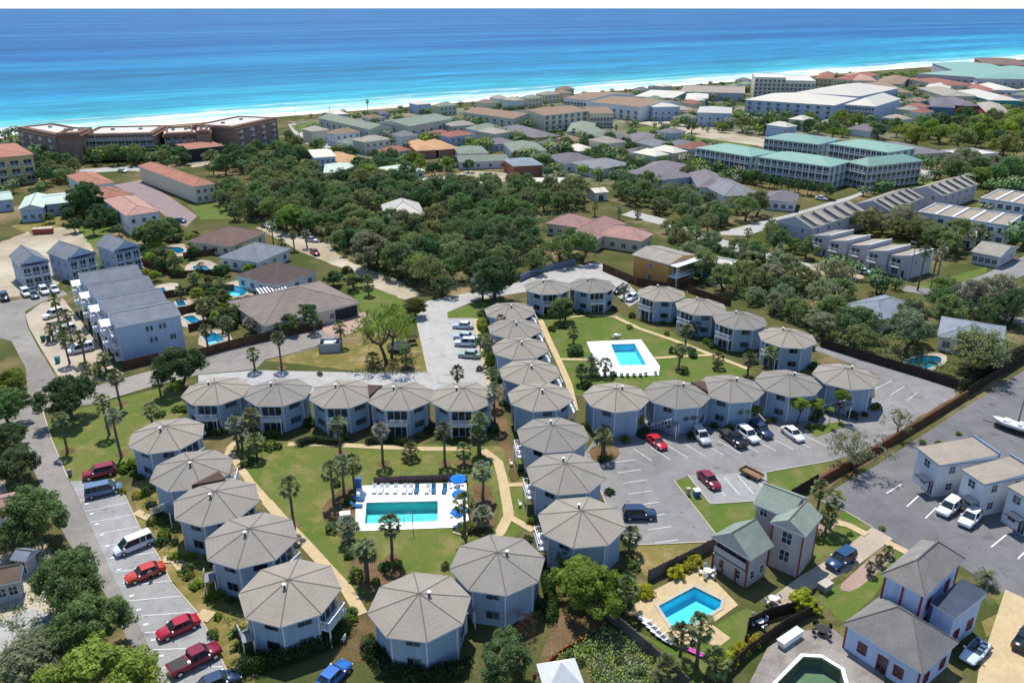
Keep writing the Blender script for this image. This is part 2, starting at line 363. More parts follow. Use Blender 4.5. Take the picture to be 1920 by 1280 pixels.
# lawns and beds
pxsheet('lawn', [(425, 846), (470, 826), (700, 830), (930, 836), (1000, 850), (985, 990), (960, 1010), (880, 1080), (700, 1120), (655, 1105), (560, 1012), (490, 930)], .02, LAWN, .12)
pxsheet('lawn', [(1010, 596), (1060, 585), (1160, 590), (1262, 628), (1345, 668), (1420, 698), (1250, 735), (1080, 742), (1050, 690)], .02, LAWNG, .12)
pxsheet('lawn', [(165, 762), (300, 728), (350, 715), (345, 775), (262, 842), (240, 885), (215, 900), (128, 902), (98, 835), (84, 790)], .02, LAWN, .1)
pxsheet('lawn', [(496, 676), (600, 652), (700, 640), (796, 630), (801, 697), (690, 698)], .02, DRY, .1)
pxsheet('lawn', [(640, 505), (665, 510), (700, 540), (752, 560), (756, 585), (720, 622), (690, 610), (668, 560)], .02, LAWNG, .15)
pxsheet('lawn', [(836, 586), (905, 562), (925, 572), (900, 600), (838, 597)], .02, LAWNG)
pxsheet('lawn', [(1264, 902), (1290, 893), (1332, 944), (1440, 938), (1480, 940), (1400, 1000), (1342, 1000)], .024, LAWNG)
pxsheet('lawn', [(1425, 886), (1558, 865), (1520, 905), (1480, 930), (1442, 928)], .024, LAWNG, .1)
pxsheet('lawn', [(1505, 800), (1580, 790), (1585, 800), (1530, 820)], .055, LAWNG)
pxsheet('lawn', [(1520, 1000), (1575, 985), (1620, 998), (1618, 1005), (1535, 1050), (1515, 1052)], .024, LAWNG)
pxsheet('lawn', [(1570, 965), (1585, 960), (1634, 988), (1620, 997)], .055, LAWNG)
pxsheet('lawn', [(1600, 1075), (1672, 1016), (1720, 1030), (1600, 1160), (1575, 1164), (1530, 1120)], .024, LAWNG, .1)
pxsheet('lawn', [(1165, 1165), (1190, 1180), (1268, 1220), (1300, 1200), (1360, 1160), (1400, 1140), (1420, 1150), (1390, 1210), (1330, 1245), (1310, 1290), (1260, 1230)], .024, LAWNG, .1)
pxsheet('lawn', [(1195, 1022), (1330, 1014), (1285, 1045), (1210, 1080), (1195, 1060)], .024, DRY, .2)
pxsheet('lawn', [(1700, 540), (1760, 525), (1850, 500), (1850, 510), (1765, 548)], .024, LAWNG)
pxsheet('lawn', [(1170, 243), (1235, 234), (1330, 262), (1260, 266)], .02, LAWNG)
pxsheet('lawn', [(1330, 262), (1350, 258), (1420, 268), (1400, 276)], .02, LAWNG)
pxsheet('lawn', [(350, 385), (390, 380), (440, 388), (440, 410), (380, 412)], .02, LAWNG, .3)
pxsheet('lawn', [(142, 428), (175, 420), (215, 428), (180, 470)], .03, LAWNG, .3)
pxsheet('lawn', [(20, 425), (100, 405), (150, 412), (60, 440)], .03, DRY, .3)
pxsheet('lawn', [(490, 345), (530, 330), (590, 335), (570, 345)], .02, LAWNG, .3)
pxsheet('lawn', [(545, 236), (590, 228), (600, 238), (560, 250)], .04, LAWNG, .3)
pxsheet('lawn', [(1700, 345), (1760, 338), (1790, 350), (1730, 355)], .02, LAWNG, .3)
pxsheet('lawn', [(1720, 290), (1800, 290), (1830, 300), (1740, 302)], .02, LAWNG, .3)
pxsheet('lawn', [(1860, 1120), (1880, 1108), (1895, 1125), (1880, 1145)], .03, LAWNG)
pxsheet('lawn', [(1840, 1165), (1870, 1150), (1885, 1160), (1850, 1195)], .03, DRY)
pxsheet('lawn', [(420, 540), (450, 520), (480, 535), (470, 560), (420, 580)], .02, LAWNG, .2)
pxsheet('mulch_bed', [(600, 965), (622, 925), (666, 905), (668, 1000), (660, 1020), (625, 1000)], .04, MULCH, .3, 1)
pxsheet('mulch_bed', [(650, 1050), (700, 1045), (760, 1062), (765, 1095), (700, 1118), (655, 1085)], .04, MULCH, .3, 1)
pxsheet('mulch_bed', [(880, 905), (920, 910), (935, 960), (930, 990), (890, 1010), (880, 990)], .04, MULCH, .2, 1)
pxsheet('mulch_bed', [(250, 900), (270, 890), (330, 960), (400, 1080), (470, 1180), (480, 1300), (430, 1290), (370, 1150), (295, 1045), (262, 985)], .03, DRY, .15)
pxsheet('mulch_bed', [(640, 1130), (700, 1110), (720, 1160), (690, 1240), (640, 1240)], .03, MULCH, .2)
pxsheet('mulch_bed', [(1000, 1270), (1030, 1190), (1060, 1120), (1130, 1140), (1128, 1168), (1010, 1275)], .03, MULCH, .2)
pxsheet('mulch_bed', [(1100, 840), (1140, 830), (1165, 845), (1155, 862), (1115, 870)], .07, MULCH, .1, 1)
pxsheet('mulch_bed', [(1480, 930), (1540, 890), (1640, 835), (1770, 755), (1805, 738), (1812, 748), (1660, 850), (1540, 925), (1530, 908)], .06, MULCH, .15)
pxsheet('mulch_bed', [(1520, 1005), (1530, 985), (1560, 975), (1570, 985), (1545, 1000)], .05, PINKP, .05, 1)
pxsheet('mulch_bed', [(1572, 1106), (1580, 1090), (1640, 1040), (1670, 1030), (1682, 1040), (1640, 1078), (1600, 1110)], .05, PINKP, .05, 1)
pxsheet('mulch_bed', [(905, 660), (930, 700), (960, 830), (975, 900), (960, 905), (930, 800), (905, 720)], .03, MULCH, .2)
# sandy ground
pxsheet('sandy_lot', [(-60, 480), (0, 455), (60, 432), (130, 424), (190, 432), (175, 470), (130, 520), (90, 545), (-60, 570)], .02, SAND, .3)
pxsheet('sandy_lane', [(478, 425), (525, 433), (585, 448), (617, 457), (632, 476), (660, 493), (748, 526), (790, 552), (760, 562), (705, 541), (680, 530), (660, 507), (622, 496), (560, 470)], .025, SAND, .2)
pxsheet('sandy_lot', [(1490, 505), (1540, 490), (1590, 500), (1620, 520), (1570, 545), (1540, 535)], .02, SAND, .3)
pxsheet('sandy_lot', [(1180, 228), (1260, 228), (1440, 262), (1440, 276), (1300, 256), (1240, 240)], .03, SAND, .4)
pxsheet('sandy_lot', [(480, 345), (530, 340), (560, 348), (510, 356)], .02, SAND, .4)
pxsheet('sandy_lot', [(820, 335), (880, 320), (960, 325), (950, 340), (860, 350)], .02, SAND, .4)
pxsheet('sandy_lot', [(400, 290), (440, 292), (470, 300), (430, 312)], .02, SAND, .4)
pxsheet('sandy_lot', [(-40, 1180), (60, 1140), (92, 1150), (80, 1190), (20, 1225), (-40, 1240)], .03, CONC, .1)
pxsheet('yard', [(-60, 880), (10, 900), (60, 980), (110, 1080), (110, 1160), (-60, 1260)], .015, SAND, .4)
# roads and parking
pxsheet('street', [(-60, 578), (45, 560), (118, 545), (128, 552), (78, 566), (47, 584), (51, 612), (72, 652), (108, 712), (165, 727), (300, 690), (385, 664), (480, 641), (560, 622), (618, 612), (628, 632), (590, 650), (496, 675), (480, 692), (370, 702), (290, 722), (168, 758), (80, 768), (97, 825), (128, 898), (165, 975), (217, 1090), (275, 1205), (325, 1300), (305, 1300), (240, 1200), (190, 1100), (150, 1055), (120, 1000), (62, 880), (60, 865), (20, 805), (-30, 790), (-30, 770), (50, 750), (52, 735), (48, 690), (22, 640), (-60, 615)], .03, ROAD)
pxsheet('parking', [(131, 902), (212, 900), (236, 935), (262, 990), (298, 1045), (322, 1095), (370, 1150), (398, 1200), (445, 1300), (324, 1300), (217, 1090), (165, 975)], .05, ASPL)
pxsheet('parking', [(372, 703), (482, 694), (690, 699), (802, 697), (780, 596), (800, 565), (890, 546), (980, 528), (1035, 505), (1120, 492), (1150, 503), (1205, 560), (1180, 575), (1130, 530), (1000, 545), (895, 562), (838, 586), (840, 597), (890, 597), (916, 722), (930, 738), (372, 738)], .04, CONC)
pxsheet('parking', [(1095, 850), (1140, 790), (1400, 770), (1580, 770), (1640, 745), (1640, 700), (1525, 655), (1545, 642), (1798, 722), (1788, 748), (1640, 838), (1560, 864), (1435, 886), (1290, 892), (1264, 903), (1342, 1002), (1330, 1015), (1195, 1022), (1160, 1000), (1130, 930)], .04, ASPH)
pxsheet('parking', [(1532, 935), (1650, 868), (1800, 770), (1930, 688), (2050, 640), (2150, 900), (2100, 1180), (1930, 1150), (1870, 1105), (1800, 1060), (1700, 1030), (1636, 988), (1585, 958)], .04, ASPD)
pxsheet('street', [(1690, 545), (1760, 556), (1830, 552), (1930, 512), (2000, 500), (2000, 460), (1925, 478), (1850, 512), (1765, 545), (1700, 535)], .03, ASPH)
pxsheet('street', [(1760, 552), (1790, 556), (1930, 600), (2000, 620), (2000, 640), (1900, 605)], .03, ASPH)
pxsheet('street', [(1330, 440), (1400, 442), (1540, 396), (1640, 356), (1760, 330), (1785, 317), (1700, 320), (1600, 366), (1480, 402)], .03, CONC)
pxsheet('street', [(1165, 403), (1240, 422), (1330, 458), (1440, 485), (1520, 505), (1520, 495), (1440, 474), (1345, 446), (1245, 410), (1185, 395)], .03, CONC)
pxsheet('street', [(212, 347), (265, 338), (320, 370), (370, 405), (350, 425), (325, 418), (285, 385)], .03, MAUVE)
pxsheet('street', [(540, 233), (556, 232), (600, 262), (690, 274), (780, 290), (760, 296), (640, 284), (560, 266)], .03, CONC)
pxsheet('street', [(150, 318), (240, 312), (330, 318), (330, 324), (240, 320), (150, 325)], .03, CONC)
pxsheet('street', [(350, 305), (420, 296), (470, 288), (470, 296), (420, 306), (360, 314)], .03, SAND)
pxsheet('parking', [(1290, 891), (1437, 885), (1442, 936), (1333, 945)], .05, ASPL)
tg = surf('town_ground', lin(164, 158, 134, K), .95, .03, .5, .25, .05, c2=lin(84, 98, 54, K))
pxsheet('town_ground', [(545, 228), (760, 212), (1000, 192), (1240, 172), (1420, 160), (1700, 140), (1960, 118), (1960, 235), (1700, 262), (1440, 262), (1330, 262), (1180, 262), (1000, 262), (860, 300), (700, 300), (600, 275)], .012, tg, 1.5)
pxsheet('town_ground', [(960, 262), (1300, 268), (1320, 345), (1180, 350), (960, 330)], .01, tg, 1.0)
# drives, patios, decks
pxsheet('driveway', [(48, 590), (78, 568), (118, 560), (150, 600), (215, 690), (232, 700), (165, 722), (112, 710), (75, 650), (55, 615)], .035, PAVER)
pxsheet('driveway', [(600, 615), (640, 590), (690, 585), (700, 600), (660, 625), (618, 632)], .05, PINKP)
pxsheet('driveway', [(1440, 1125), (1500, 1080), (1560, 1045), (1635, 988), (1674, 1010), (1602, 1064), (1510, 1112), (1460, 1150)], .06, PAVER)
pxsheet('driveway', [(1835, 1255), (1860, 1180), (1885, 1105), (1960, 1140), (1960, 1290), (1830, 1290)], .055, PATH)
pxsheet('pool_deck', [(668, 911), (874, 905), (879, 978), (855, 989), (666, 996)], .08, DECKW)
pxsheet('pool_deck', [(1100, 641), (1202, 637), (1237, 687), (1235, 704), (1127, 706)], .08, DECKW)
pxsheet('pool_deck', [(1180, 1148), (1200, 1120), (1258, 1090), (1310, 1062), (1336, 1084), (1384, 1134), (1334, 1170), (1370, 1196), (1345, 1215), (1318, 1200), (1270, 1212), (1240, 1190), (1200, 1160)], .07, PATH)
pk = NT('weathered_planks'); pv = pk.pos(); mp = pk.n('Mapping'); mp.inputs['Rotation'].default_value = (0, 0, .62); pk.l(pv, mp.inputs['Vector'])
wv = pk.n('TexWave', Scale=1.15, Distortion=0.15); wv.bands_direction = 'Y'; pk.l(mp.outputs[0], wv.inputs['Vector'])
pc = pk.mix(lin(188, 180, 170, K), lin(158, 148, 138, K), pk.ramp(pk.noise(pv, .35, 4), [(.4, g1(0)), (.6, g1(1))])); pc = pk.mix(pc, pk.ramp(wv.outputs['Fac'], [(0, g1(.45)), (.22, g1(1))]), 1.0, 'MULTIPLY'); pc = pk.mix(pc, pk.ramp(pk.noise(pv, 3, 4, .7), [(.3, g1(.8)), (.7, g1(1.15))]), 1.0, 'MULTIPLY')
pk.l(pc, pk.b.inputs['Base Color']); pk.b.inputs['Roughness'].default_value = .9; WOODG = pk.m
pxsheet('pool_deck', [(1400, 1290), (1440, 1212), (1500, 1182), (1562, 1180), (1600, 1215), (1660, 1265), (1655, 1300)], .12, WOODG)
for q in ([(300, 478), (310, 462), (345, 455), (365, 470), (345, 482)], [(345, 512), (350, 494), (385, 485), (415, 500), (405, 520), (370, 518)], [(408, 556), (425, 530), (450, 525), (478, 545), (470, 565), (430, 566)], [(285, 552), (285, 537), (330, 528), (340, 540), (315, 555)], [(322, 580), (325, 562), (355, 558), (365, 575), (340, 585)], [(335, 612), (340, 590), (375, 585), (400, 605), (370, 615)], [(372, 652), (372, 628), (405, 615), (440, 632), (425, 650)], [(1678, 684), (1728, 662), (1775, 662), (1775, 682), (1730, 702)], [(1325, 530), (1345, 516), (1375, 530), (1345, 540)]):
    pxsheet('patio', q, .05, PAVER, 0, 1)
# paths
for q, wd in (([(500, 940), (530, 975), (575, 1022), (652, 1107), (678, 1152)], 1.5), ([(425, 858), (432, 838), (448, 824)], 1.1), ([(432, 850), (470, 905), (505, 945)], 1.2), ([(540, 833), (610, 833), (700, 838), (800, 842), (880, 842)], 1.3), ([(905, 844), (934, 866), (944, 905), (954, 966), (938, 998), (925, 1010)], 1.5), ([(945, 910), (985, 908)], 1), ([(953, 968), (1000, 995)], 1.1), ([(1013, 600), (1030, 640), (1050, 682), (1067, 722), (1078, 770)], 1.3), ([(1152, 594), (1200, 617), (1262, 638), (1335, 666), (1402, 692)], 1.2), ([(1225, 672), (1290, 668), (1335, 666)], 1), ([(1052, 674), (1102, 675)], 1), ([(890, 598), (905, 650), (918, 722)], 1.4), ([(1545, 975), (1590, 985), (1625, 1003)], 1.3), ([(1660, 1016), (1700, 1036)], 1.3), ([(1070, 596), (1100, 592), (1150, 594)], .8), ([(305, 1050), (330, 1050), (345, 1070)], 1.4), ([(372, 1152), (398, 1158)], 1.8), ([(255, 960), (285, 975)], 1.2), ([(855, 992), (880, 1000)], 2)):
    PZ = PZ + .004 if 'PZ' in globals() else .084
    ribbon('path', q, wd, PZ, PATH)
# kerbs: real steps of 0.13 m
kb = MB()
def kerb(px, h=.13, wd=.18):
    p = wpoly(px)
    for a, c in zip(p, p[1:]):
        m = (a + c) / 2; dd = c - a; kb.box((m.x, m.y, h / 2), (dd.length + .1, wd, h), 0, math.atan2(dd.y, dd.x))
for q in ([(80, 770), (97, 825), (128, 898)], [(212, 899), (236, 934), (262, 989), (298, 1044), (322, 1094), (370, 1149), (398, 1199), (440, 1290)], [(496, 674), (600, 652)], [(690, 700), (802, 698), (780, 597)], [(838, 597), (889, 597), (915, 722)], [(1264, 902), (1343, 1003)], [(1290, 892), (1332, 945), (1440, 938)], [(1435, 886), (1560, 864)], [(1095, 852), (1130, 930), (1160, 1000), (1194, 1022), (1330, 1016)], [(168, 759), (290, 723), (372, 703)], [(1300, 795), (1480, 790)], [(1532, 936), (1585, 959), (1636, 989)]): kerb(q)
tag(kb.build('kerb', KERB), kind='structure')
# painted bay lines
lm = MB()
def stripe(a, c, wd=.13, z=.075):
    a, c = G(*a).to_2d(), G(*c).to_2d(); t = (c - a).normalized(); nn = Vector((-t.y, t.x)) * wd / 2
    lm.poly([(*(a - nn), z), (*(c - nn), z), (*(c + nn), z), (*(a + nn), z)])
def bays(a0, a1, b0, b1, n, wd=.13):
    """n lines from the edge a0-a1 to the edge b0-b1 (equal steps on the ground)"""
    A0, A1, B0, B1 = [G(*q) for q in (a0, a1, b0, b1)]
    for i in range(n):
        f = i / (n - 1); a = P(A0.lerp(A1, f)); c = P(B0.lerp(B1, f)); stripe(a, c, wd)
bays((140, 920), (322, 1288), (214, 903), (440, 1288), 15)
bays((868, 600), (902, 722), (890, 600), (914, 722), 9)
bays((1148, 868), (1228, 1018), (1192, 862), (1272, 1012), 8)
bays((1188, 842), (1500, 812), (1222, 864), (1552, 838), 11)
bays((1332, 896), (1410, 892), (1360, 930), (1440, 925), 4)
bays((1640, 730), (1700, 752), (1672, 714), (1720, 736), 3)
for a, c in (((1700, 950), (1722, 930)), ((1662, 925), (1690, 908)), ((1858, 1026), (1886, 1003)), ((1908, 1048), (1935, 1022)), ((1735, 972), (1755, 952)), ((52, 745), (78, 738))): stripe(a, c, .2)
for i in range(14):                          # wheel stops and arrows worn into the paving
    f = i / 13; a = G(163, 945).lerp(G(318, 1262), f); lm.box((a.x, a.y, .09), (.5, .35, .02), 0, .4)
tag(lm.build('parking_markings', LINE), kind='structure')
# ------------------------------------------------------------------ building kit
GLASS = glassmat(); TRIM = surf('trim_white', (.62, .64, .66, 1), .6, .2, 2, .05, .3)
DARK = surf('black_and_shade', (.03, .035, .045, 1), .8, .3, 2, .2, .2); RAIL = paintmat('rail_white', (.74, .75, .77, 1), .5)  # DARK: black parts, and shade painted as flat dark surfaces
GREYT = surf('grey_trim', (.2, .21, .22, 1), .7, .2, 2, .1, .3)
RIDGE = surf('ridge_cap', lin(150, 142, 134, .55), .9, .5, 3, .1, .1)
WINCACHE = {}
def window_mesh(kind, ww, hh, fr=None):
    """hung at its sill centre, facing -y"""
    key = (kind, round(ww, 2), round(hh, 2), fr.name if fr else '')
    if key in WINCACHE: return WINCACHE[key]
    b = MB(); f = .07
    if kind == 'balcony':                     # flush dark glass door painted as a shaded recess, behind slab and railing
        b.poly([(-ww / 2, -.03, 0), (ww / 2, -.03, 0), (ww / 2, -.03, hh), (-ww / 2, -.03, hh)], 1)
        for x in (-ww / 2, -.03, ww / 2): b.box((x, -.05, hh / 2), (.08, .08, hh))
        b.box((0, -.55, -.08), (ww + .2, 1.1, .16))
        b.box((0, -1.06, .98), (ww + .2, .06, .08))
        k = max(3, int(ww / .28))
        for i in range(k + 1): b.box((-ww / 2 + i * ww / k, -1.06, .5), (.05, .04, .96))
        for x in (-ww / 2 - .06, ww / 2 + .06): b.box((x, -.55, .98), (.05, 1.02, .07)); b.box((x, -.55, .5), (.04, .04, .96))
    else:
        b.poly([(-ww / 2, -.035, 0), (ww / 2, -.035, 0), (ww / 2, -.035, hh), (-ww / 2, -.035, hh)], 1)
        for x in (-ww / 2, ww / 2): b.box((x, -.04, hh / 2), (f, .1, hh + f))
        b.box((0, -.04, hh), (ww - f, .1, f)); b.box((0, -.05, 0), (ww - f, .14, f))
        if ww > .9: b.box((0, -.04, hh / 2), (f * .7, .08, hh - f))
        if hh > 1.0 and kind == 'window': b.box((0, -.045, hh * .5), (ww - f, .06, f * .6))
    WINCACHE[key] = b.mesh(kind, [fr or (RAIL if kind == 'balcony' else TRIM), GLASS]); return WINCACHE[key]
class Rect: pass
def rect(p1, p2, p3=None, z=0.0, depth=None):
    """eave rectangle from two front corners (and a back corner, or a depth in metres)"""
    a, b = G(*p1, z).to_2d(), G(*p2, z).to_2d(); u = (b - a).normalized(); n = Vector((-u.y, u.x))
    d = depth if depth is not None else (G(*p3, z).to_2d() - b).dot(n)
    if d < 0: d = -d; n = -n; 
    r = Rect(); r.w = (b - a).length; r.d = max(d, 2.5); r.c = (a + b) / 2 + n * r.d / 2; r.rz = math.atan2(u.y, u.x)
    if n.dot(Vector((-u.y, u.x))) < 0: r.rz += math.pi
    r.z = z; FOOT.append((r.c.x, r.c.y, r.w / 2, r.d / 2, r.rz)); return r
FOOT = []
def in_foot(x, y, m=0.0):
    for cx, cy, hw, hd, rz in FOOT:
        dx, dy = x - cx, y - cy; ca, sa = math.cos(rz), math.sin(rz)
        if abs(dx * ca + dy * sa) < hw + m and abs(-dx * sa + dy * ca) < hd + m: return True
    return False
def roof_mesh(kind, W, D, z, rise, oh=0.0, axis='x', mats=None, cap=True):
    """closed roof over a W x D eave rectangle centred on the origin"""
    b = MB(); x, y = W / 2, D / 2; t = .18
    e = [(-x, -y), (x, -y), (x, y), (-x, y)]
    def ridge(p, q, r=.11):
        b.tube([p, q], r, 5, 3, False)
    if kind == 'flat':
        b.prism(e, z - .1, z + .1, 0)
        for (c, d) in (((0, -y + .15, z + .22), (W, .3, .5)), ((0, y - .15, z + .22), (W, .3, .5)), ((-x + .15, 0, z + .221), (.3, D - .6, .5)), ((x - .15, 0, z + .221), (.3, D - .6, .5))): b.box(c, d, 1)
        return b
    b.prism(e, z - t, z, 1, cap=False, bottom=True)
    if kind == 'hip':
        if W >= D: r1, r2 = (-x + y, 0, z + rise), (x - y, 0, z + rise)
        else: r1, r2 = (0, -y + x, z + rise), (0, y - x, z + rise)
        E_ = [(*p, z) for p in e]
        if W >= D:
            b.poly([E_[0], E_[1], r2, r1]); b.poly([E_[1], E_[2], r2]); b.poly([E_[2], E_[3], r1, r2]); b.poly([E_[3], E_[0], r1])
            hips = ((0, r1), (3, r1), (1, r2), (2, r2))
        else:
            b.poly([E_[0], E_[1], r1]); b.poly([E_[1], E_[2], r2, r1]); b.poly([E_[2], E_[3], r2]); b.poly([E_[3], E_[0], r1, r2])
            hips = ((0, r1), (1, r1), (2, r2), (3, r2))
        if cap:
            if (Vector(r1) - Vector(r2)).length > .3: ridge(r1, r2)
            for i, rr in hips: ridge(E_[i], rr, .08)
    elif kind == 'gable':
        if axis == 'x':
            a, c = (-x, 0, z + rise), (x, 0, z + rise)
            b.poly([(-x, -y, z), (x, -y, z), c, a]); b.poly([(x, y, z), (-x, y, z), a, c]); b.poly([(-x, y, z), (-x, -y, z), a], 2); b.poly([(x, -y, z), (x, y, z), c], 2)
        else:
            a, c = (0, -y, z + rise), (0, y, z + rise)
            b.poly([(-x, y, z), (-x, -y, z), a, c]); b.poly([(x, -y, z), (x, y, z), c, a]); b.poly([(-x, -y, z), (x, -y, z), a], 2); b.poly([(x, y, z), (-x, y, z), c], 2)
        if cap: ridge(a, c, .1)
    elif kind == 'shed':                       # high along the back (+y) edge
        h = [(-x, y, z + rise), (x, y, z + rise)]
        b.poly([(-x, -y, z), (x, -y, z), h[1], h[0]]); b.poly([(x, y, z), (-x, y, z), h[0], h[1]], 2)
        b.poly([(-x, y, z), (-x, -y, z), h[0]], 2); b.poly([(x, -y, z), (x, y, z), h[1]], 2)
    return b
def block(root, W, D, H, roof, rise, wall, rmat, trim, oh=.5, axis='x', wins=(), loc=(0, 0), rz=0.0, storey=2.7, fr=None, wallname='wall', roofname='roof', z0=0.0, cap=True):
    """one wing: walls, roof and its openings. wins: (face, columns, rows, width, height, kind, sill)"""
    iw, idp = W / 2 - oh, D / 2 - oh
    if roof == 'flat': iw, idp = W / 2 - .04, D / 2 - .04
    b = MB(); b.prism([(-iw, -idp), (iw, -idp), (iw, idp), (-iw, idp)], z0, H - (.19 if roof != 'flat' else .11), 0)
    b.build(wallname, wall, root, loc=(*loc, 0), rz=rz)
    ro = roof_mesh(roof, W, D, H, rise, oh, axis, cap=cap).build(roofname, [rmat, trim, wall, RIDGE], root, loc=(*loc, 0), rz=rz)
    for (face, nc, nr, ww, hh, kind, sill) in wins:
        L = 2 * (iw if face in (0, 2) else idp); off = (idp if face in (0, 2) else iw)
        for r in range(nr):
            for c in range(nc):
                t = (c + .5) / nc * L - L / 2
                a = face * math.pi / 2; lx, ly = t * math.cos(a) + off * math.sin(a), t * math.sin(a) - off * math.cos(a)
                X = loc[0] + lx * math.cos(rz) - ly * math.sin(rz); Y = loc[1] + lx * math.sin(rz) + ly * math.cos(rz)
                place(kind, window_mesh(kind, min(ww, L / nc * .8), hh, fr), root, (X, Y, z0 + sill + r * storey), rz + a)
    return ro
def building(name, label, cat, p1, p2, p3, H, roof='hip', rise=1.5, wall=None, rmat=None, trim=None, oh=.5, axis='x', wins=(), depth=None, group=None, storey=2.7, fr=None, cap=True):
    r = rect(p1, p2, p3, H, depth)
    t = thing(name, label, cat, (r.c.x, r.c.y, 0), r.rz, group)
    t['_w'] = r.w; t['_d'] = r.d
    block(t, r.w, r.d, H, roof, rise, wall, rmat, trim or TRIM, oh, axis, wins, storey=storey, fr=fr, cap=cap)
    return t, r

# ------------------------------------------------------------------ the octagonal houses
OWALL = siding('pale_siding', (.29, .385, .50, 1)); OROOF = roofmat('shingle_greige', lin(170, 163, 152, .63), amt=.08)
RIDGE = surf('ridge_cap', lin(150, 142, 134, .55), .9, .5, 3, .1, .1); LOUV = surf('grey_louvre', (.1, .14, .16, 1), .6, .4, 3, .2, .3)
O_R, O_W, O_E, O_H = 5.75, 4.95, 5.25, 6.85
def ring(r, off=0.0): return [(r * math.cos(math.pi / 4 * i + off), r * math.sin(math.pi / 4 * i + off)) for i in range(8)]
def octo_meshes():
    m = {}
    b = MB(); b.prism(ring(O_W), 0, O_E - .16, 0)
    for i, (x, y) in enumerate(ring(O_W + .03)): b.box((x, y, (O_E - .2) / 2), (.16, .16, O_E - .25), 1, math.pi / 4 * i)
    b.box((0, 0, .12), (.01, .01, .01)); m['wall'] = b.mesh('wall', [OWALL, TRIM])
    b = MB(); e = ring(O_R)
    b.prism(e, O_E - .16, O_E, 1, cap=False, bottom=True)
    for i in range(8):
        a, c = e[i], e[(i + 1) % 8]; b.poly([(*a, O_E), (*c, O_E), (0, 0, O_H)])
        b.tube([(a[0], a[1], O_E + .01), (0, 0, O_H + .01)], .065, 4, 2, False, False)
    m['roof'] = b.mesh('roof', [OROOF, TRIM, RIDGE])
    b = MB(); b.tube([(0, 0, -.2), (0, 0, .45)], .13, 8, 0); b.tube([(0, 0, .5), (0, 0, .62)], .24, 8, 1); b.tube([(0, 0, .42), (0, 0, .52)], .1, 6, 1); m['vent'] = b.mesh('vent', [DARK, RAIL])
    ww, hh = 1.5, 1.0
    b = MB(); b.poly([(-ww / 2, -.03, 0), (ww / 2, -.03, 0), (ww / 2, -.03, hh), (-ww / 2, -.03, hh)], 1)
    for x in (-ww / 2, 0, ww / 2): b.box((x, -.04, hh / 2), (.07, .09, hh + .07))
    for z in (0, hh): b.box((0, -.04, z), (ww, .08, .07))
    for k in range(1, 8): b.box((ww / 4, -.04, k * hh / 8), (ww / 2 - .08, .05, .05), 2)
    m['window'] = b.mesh('window', [GREYT, GLASS, LOUV])
    # balcony: recessed glass, slab, rail; face length about 3.8 m
    L = 2 * O_W * math.sin(math.pi / 8) - .5
    b = MB(); b.poly([(-L / 2, -.03, 0), (L / 2, -.03, 0), (L / 2, -.03, 2.15), (-L / 2, -.03, 2.15)], 1)
    for x in (-L / 2, -L / 6, L / 6, L / 2): b.box((x, -.05, 1.08), (.09, .09, 2.15))
    b.box((0, -.05, 2.18), (L, .1, .1)); m['door'] = b.mesh('patio_door', [TRIM, GLASS])
    b = MB(); b.box((0, -.65, -.1), (L + .3, 1.3, .2)); 
    for x in (-L / 2, L / 2): b.box((x, -1.2, -1.25), (.14, .14, 2.5)); b.box((x, -1.2, .5), (.12, .12, 1.0))
    m['balcony'] = b.mesh('balcony', [TRIM])
    b = MB(); b.box((0, -1.24, 1.0), (L + .3, .09, .1)); b.box((0, -1.24, .15), (L + .3, .06, .08))
    for i in range(17): b.box((-L / 2 + i * L / 16, -1.24, .57), (.06, .04, .8))
    for sx in (-1, 1): b.box((sx * (L / 2 + .1), -.62, 1.0), (.07, 1.16, .09)); b.box((sx * (L / 2 + .1), -.62, .57), (.04, .06, .8)); b.box((sx * (L / 2 + .1), -.3, .57), (.04, .06, .8))
    m['railing'] = b.mesh('railing', [RAIL])
    # outdoor stair rising along the wall
    b = MB()
    for i in range(13): b.box((-2.2 + i * .32, -.75, .2 * i + .1), (.34, 1.1, .06), 0)
    for y in (-.2, -1.32): b.tube([(-2.3, y, 1.0), (1.9, y, 3.6)], .05, 4, 1, False); b.tube([(-2.3, y, .05), (1.9, y, 2.6)], .09, 4, 0, False)
    for y in (-.2, -1.32):
        for i in range(8): b.box((-2.2 + i * .57, y, .36 * i + .5), (.05, .05, 1.0), 1)
    b.box((2.3, -.75, 2.58), (1.1, 1.2, .12), 0); b.box((2.8, -1.3, 1.28), (.12, .12, 2.5), 1); b.box((2.8, -.2, 1.28), (.12, .12, 2.5), 1)
    m['staircase'] = b.mesh('staircase', [GREYT, RAIL])
    b = MB()
    for i in range(6):
        x = -.9 + i * .5; b.box((x, 0, .2), (.5, .45, .06)); b.box((x, .22, .45), (.5, .06, .5))
        for sx in (-.2, .2): b.box((x + sx, 0, .1), (.05, .4, .2))
    m['furniture'] = b
    return m
OM = octo_meshes()
def make_octagon():
    t = thing('octagonal_house', 'x', 'house')
    place('wall', OM['wall'], t); r = place('roof', OM['roof'], t)
    place('vent', OM['vent'], r, (.55, -.95, O_E + (O_H - O_E) * .80))
    ap = O_W * math.cos(math.pi / 8)
    def face(i): a = math.pi / 4 * i + math.pi / 8; return a
    a = face(0); pos = lambda z: (math.cos(a) * ap, math.sin(a) * ap, z)
    place('patio_door', OM['door'], t, pos(.15), a + math.pi / 2); place('patio_door', OM['door'], t, pos(2.75), a + math.pi / 2)
    bl = place('balcony', OM['balcony'], t, pos(2.7), a + math.pi / 2); place('railing', OM['railing'], bl)
    return t
OCT = []      # apex px, direction of the balcony face seen from above (degrees, -90 = towards the viewer), stair face or None, label
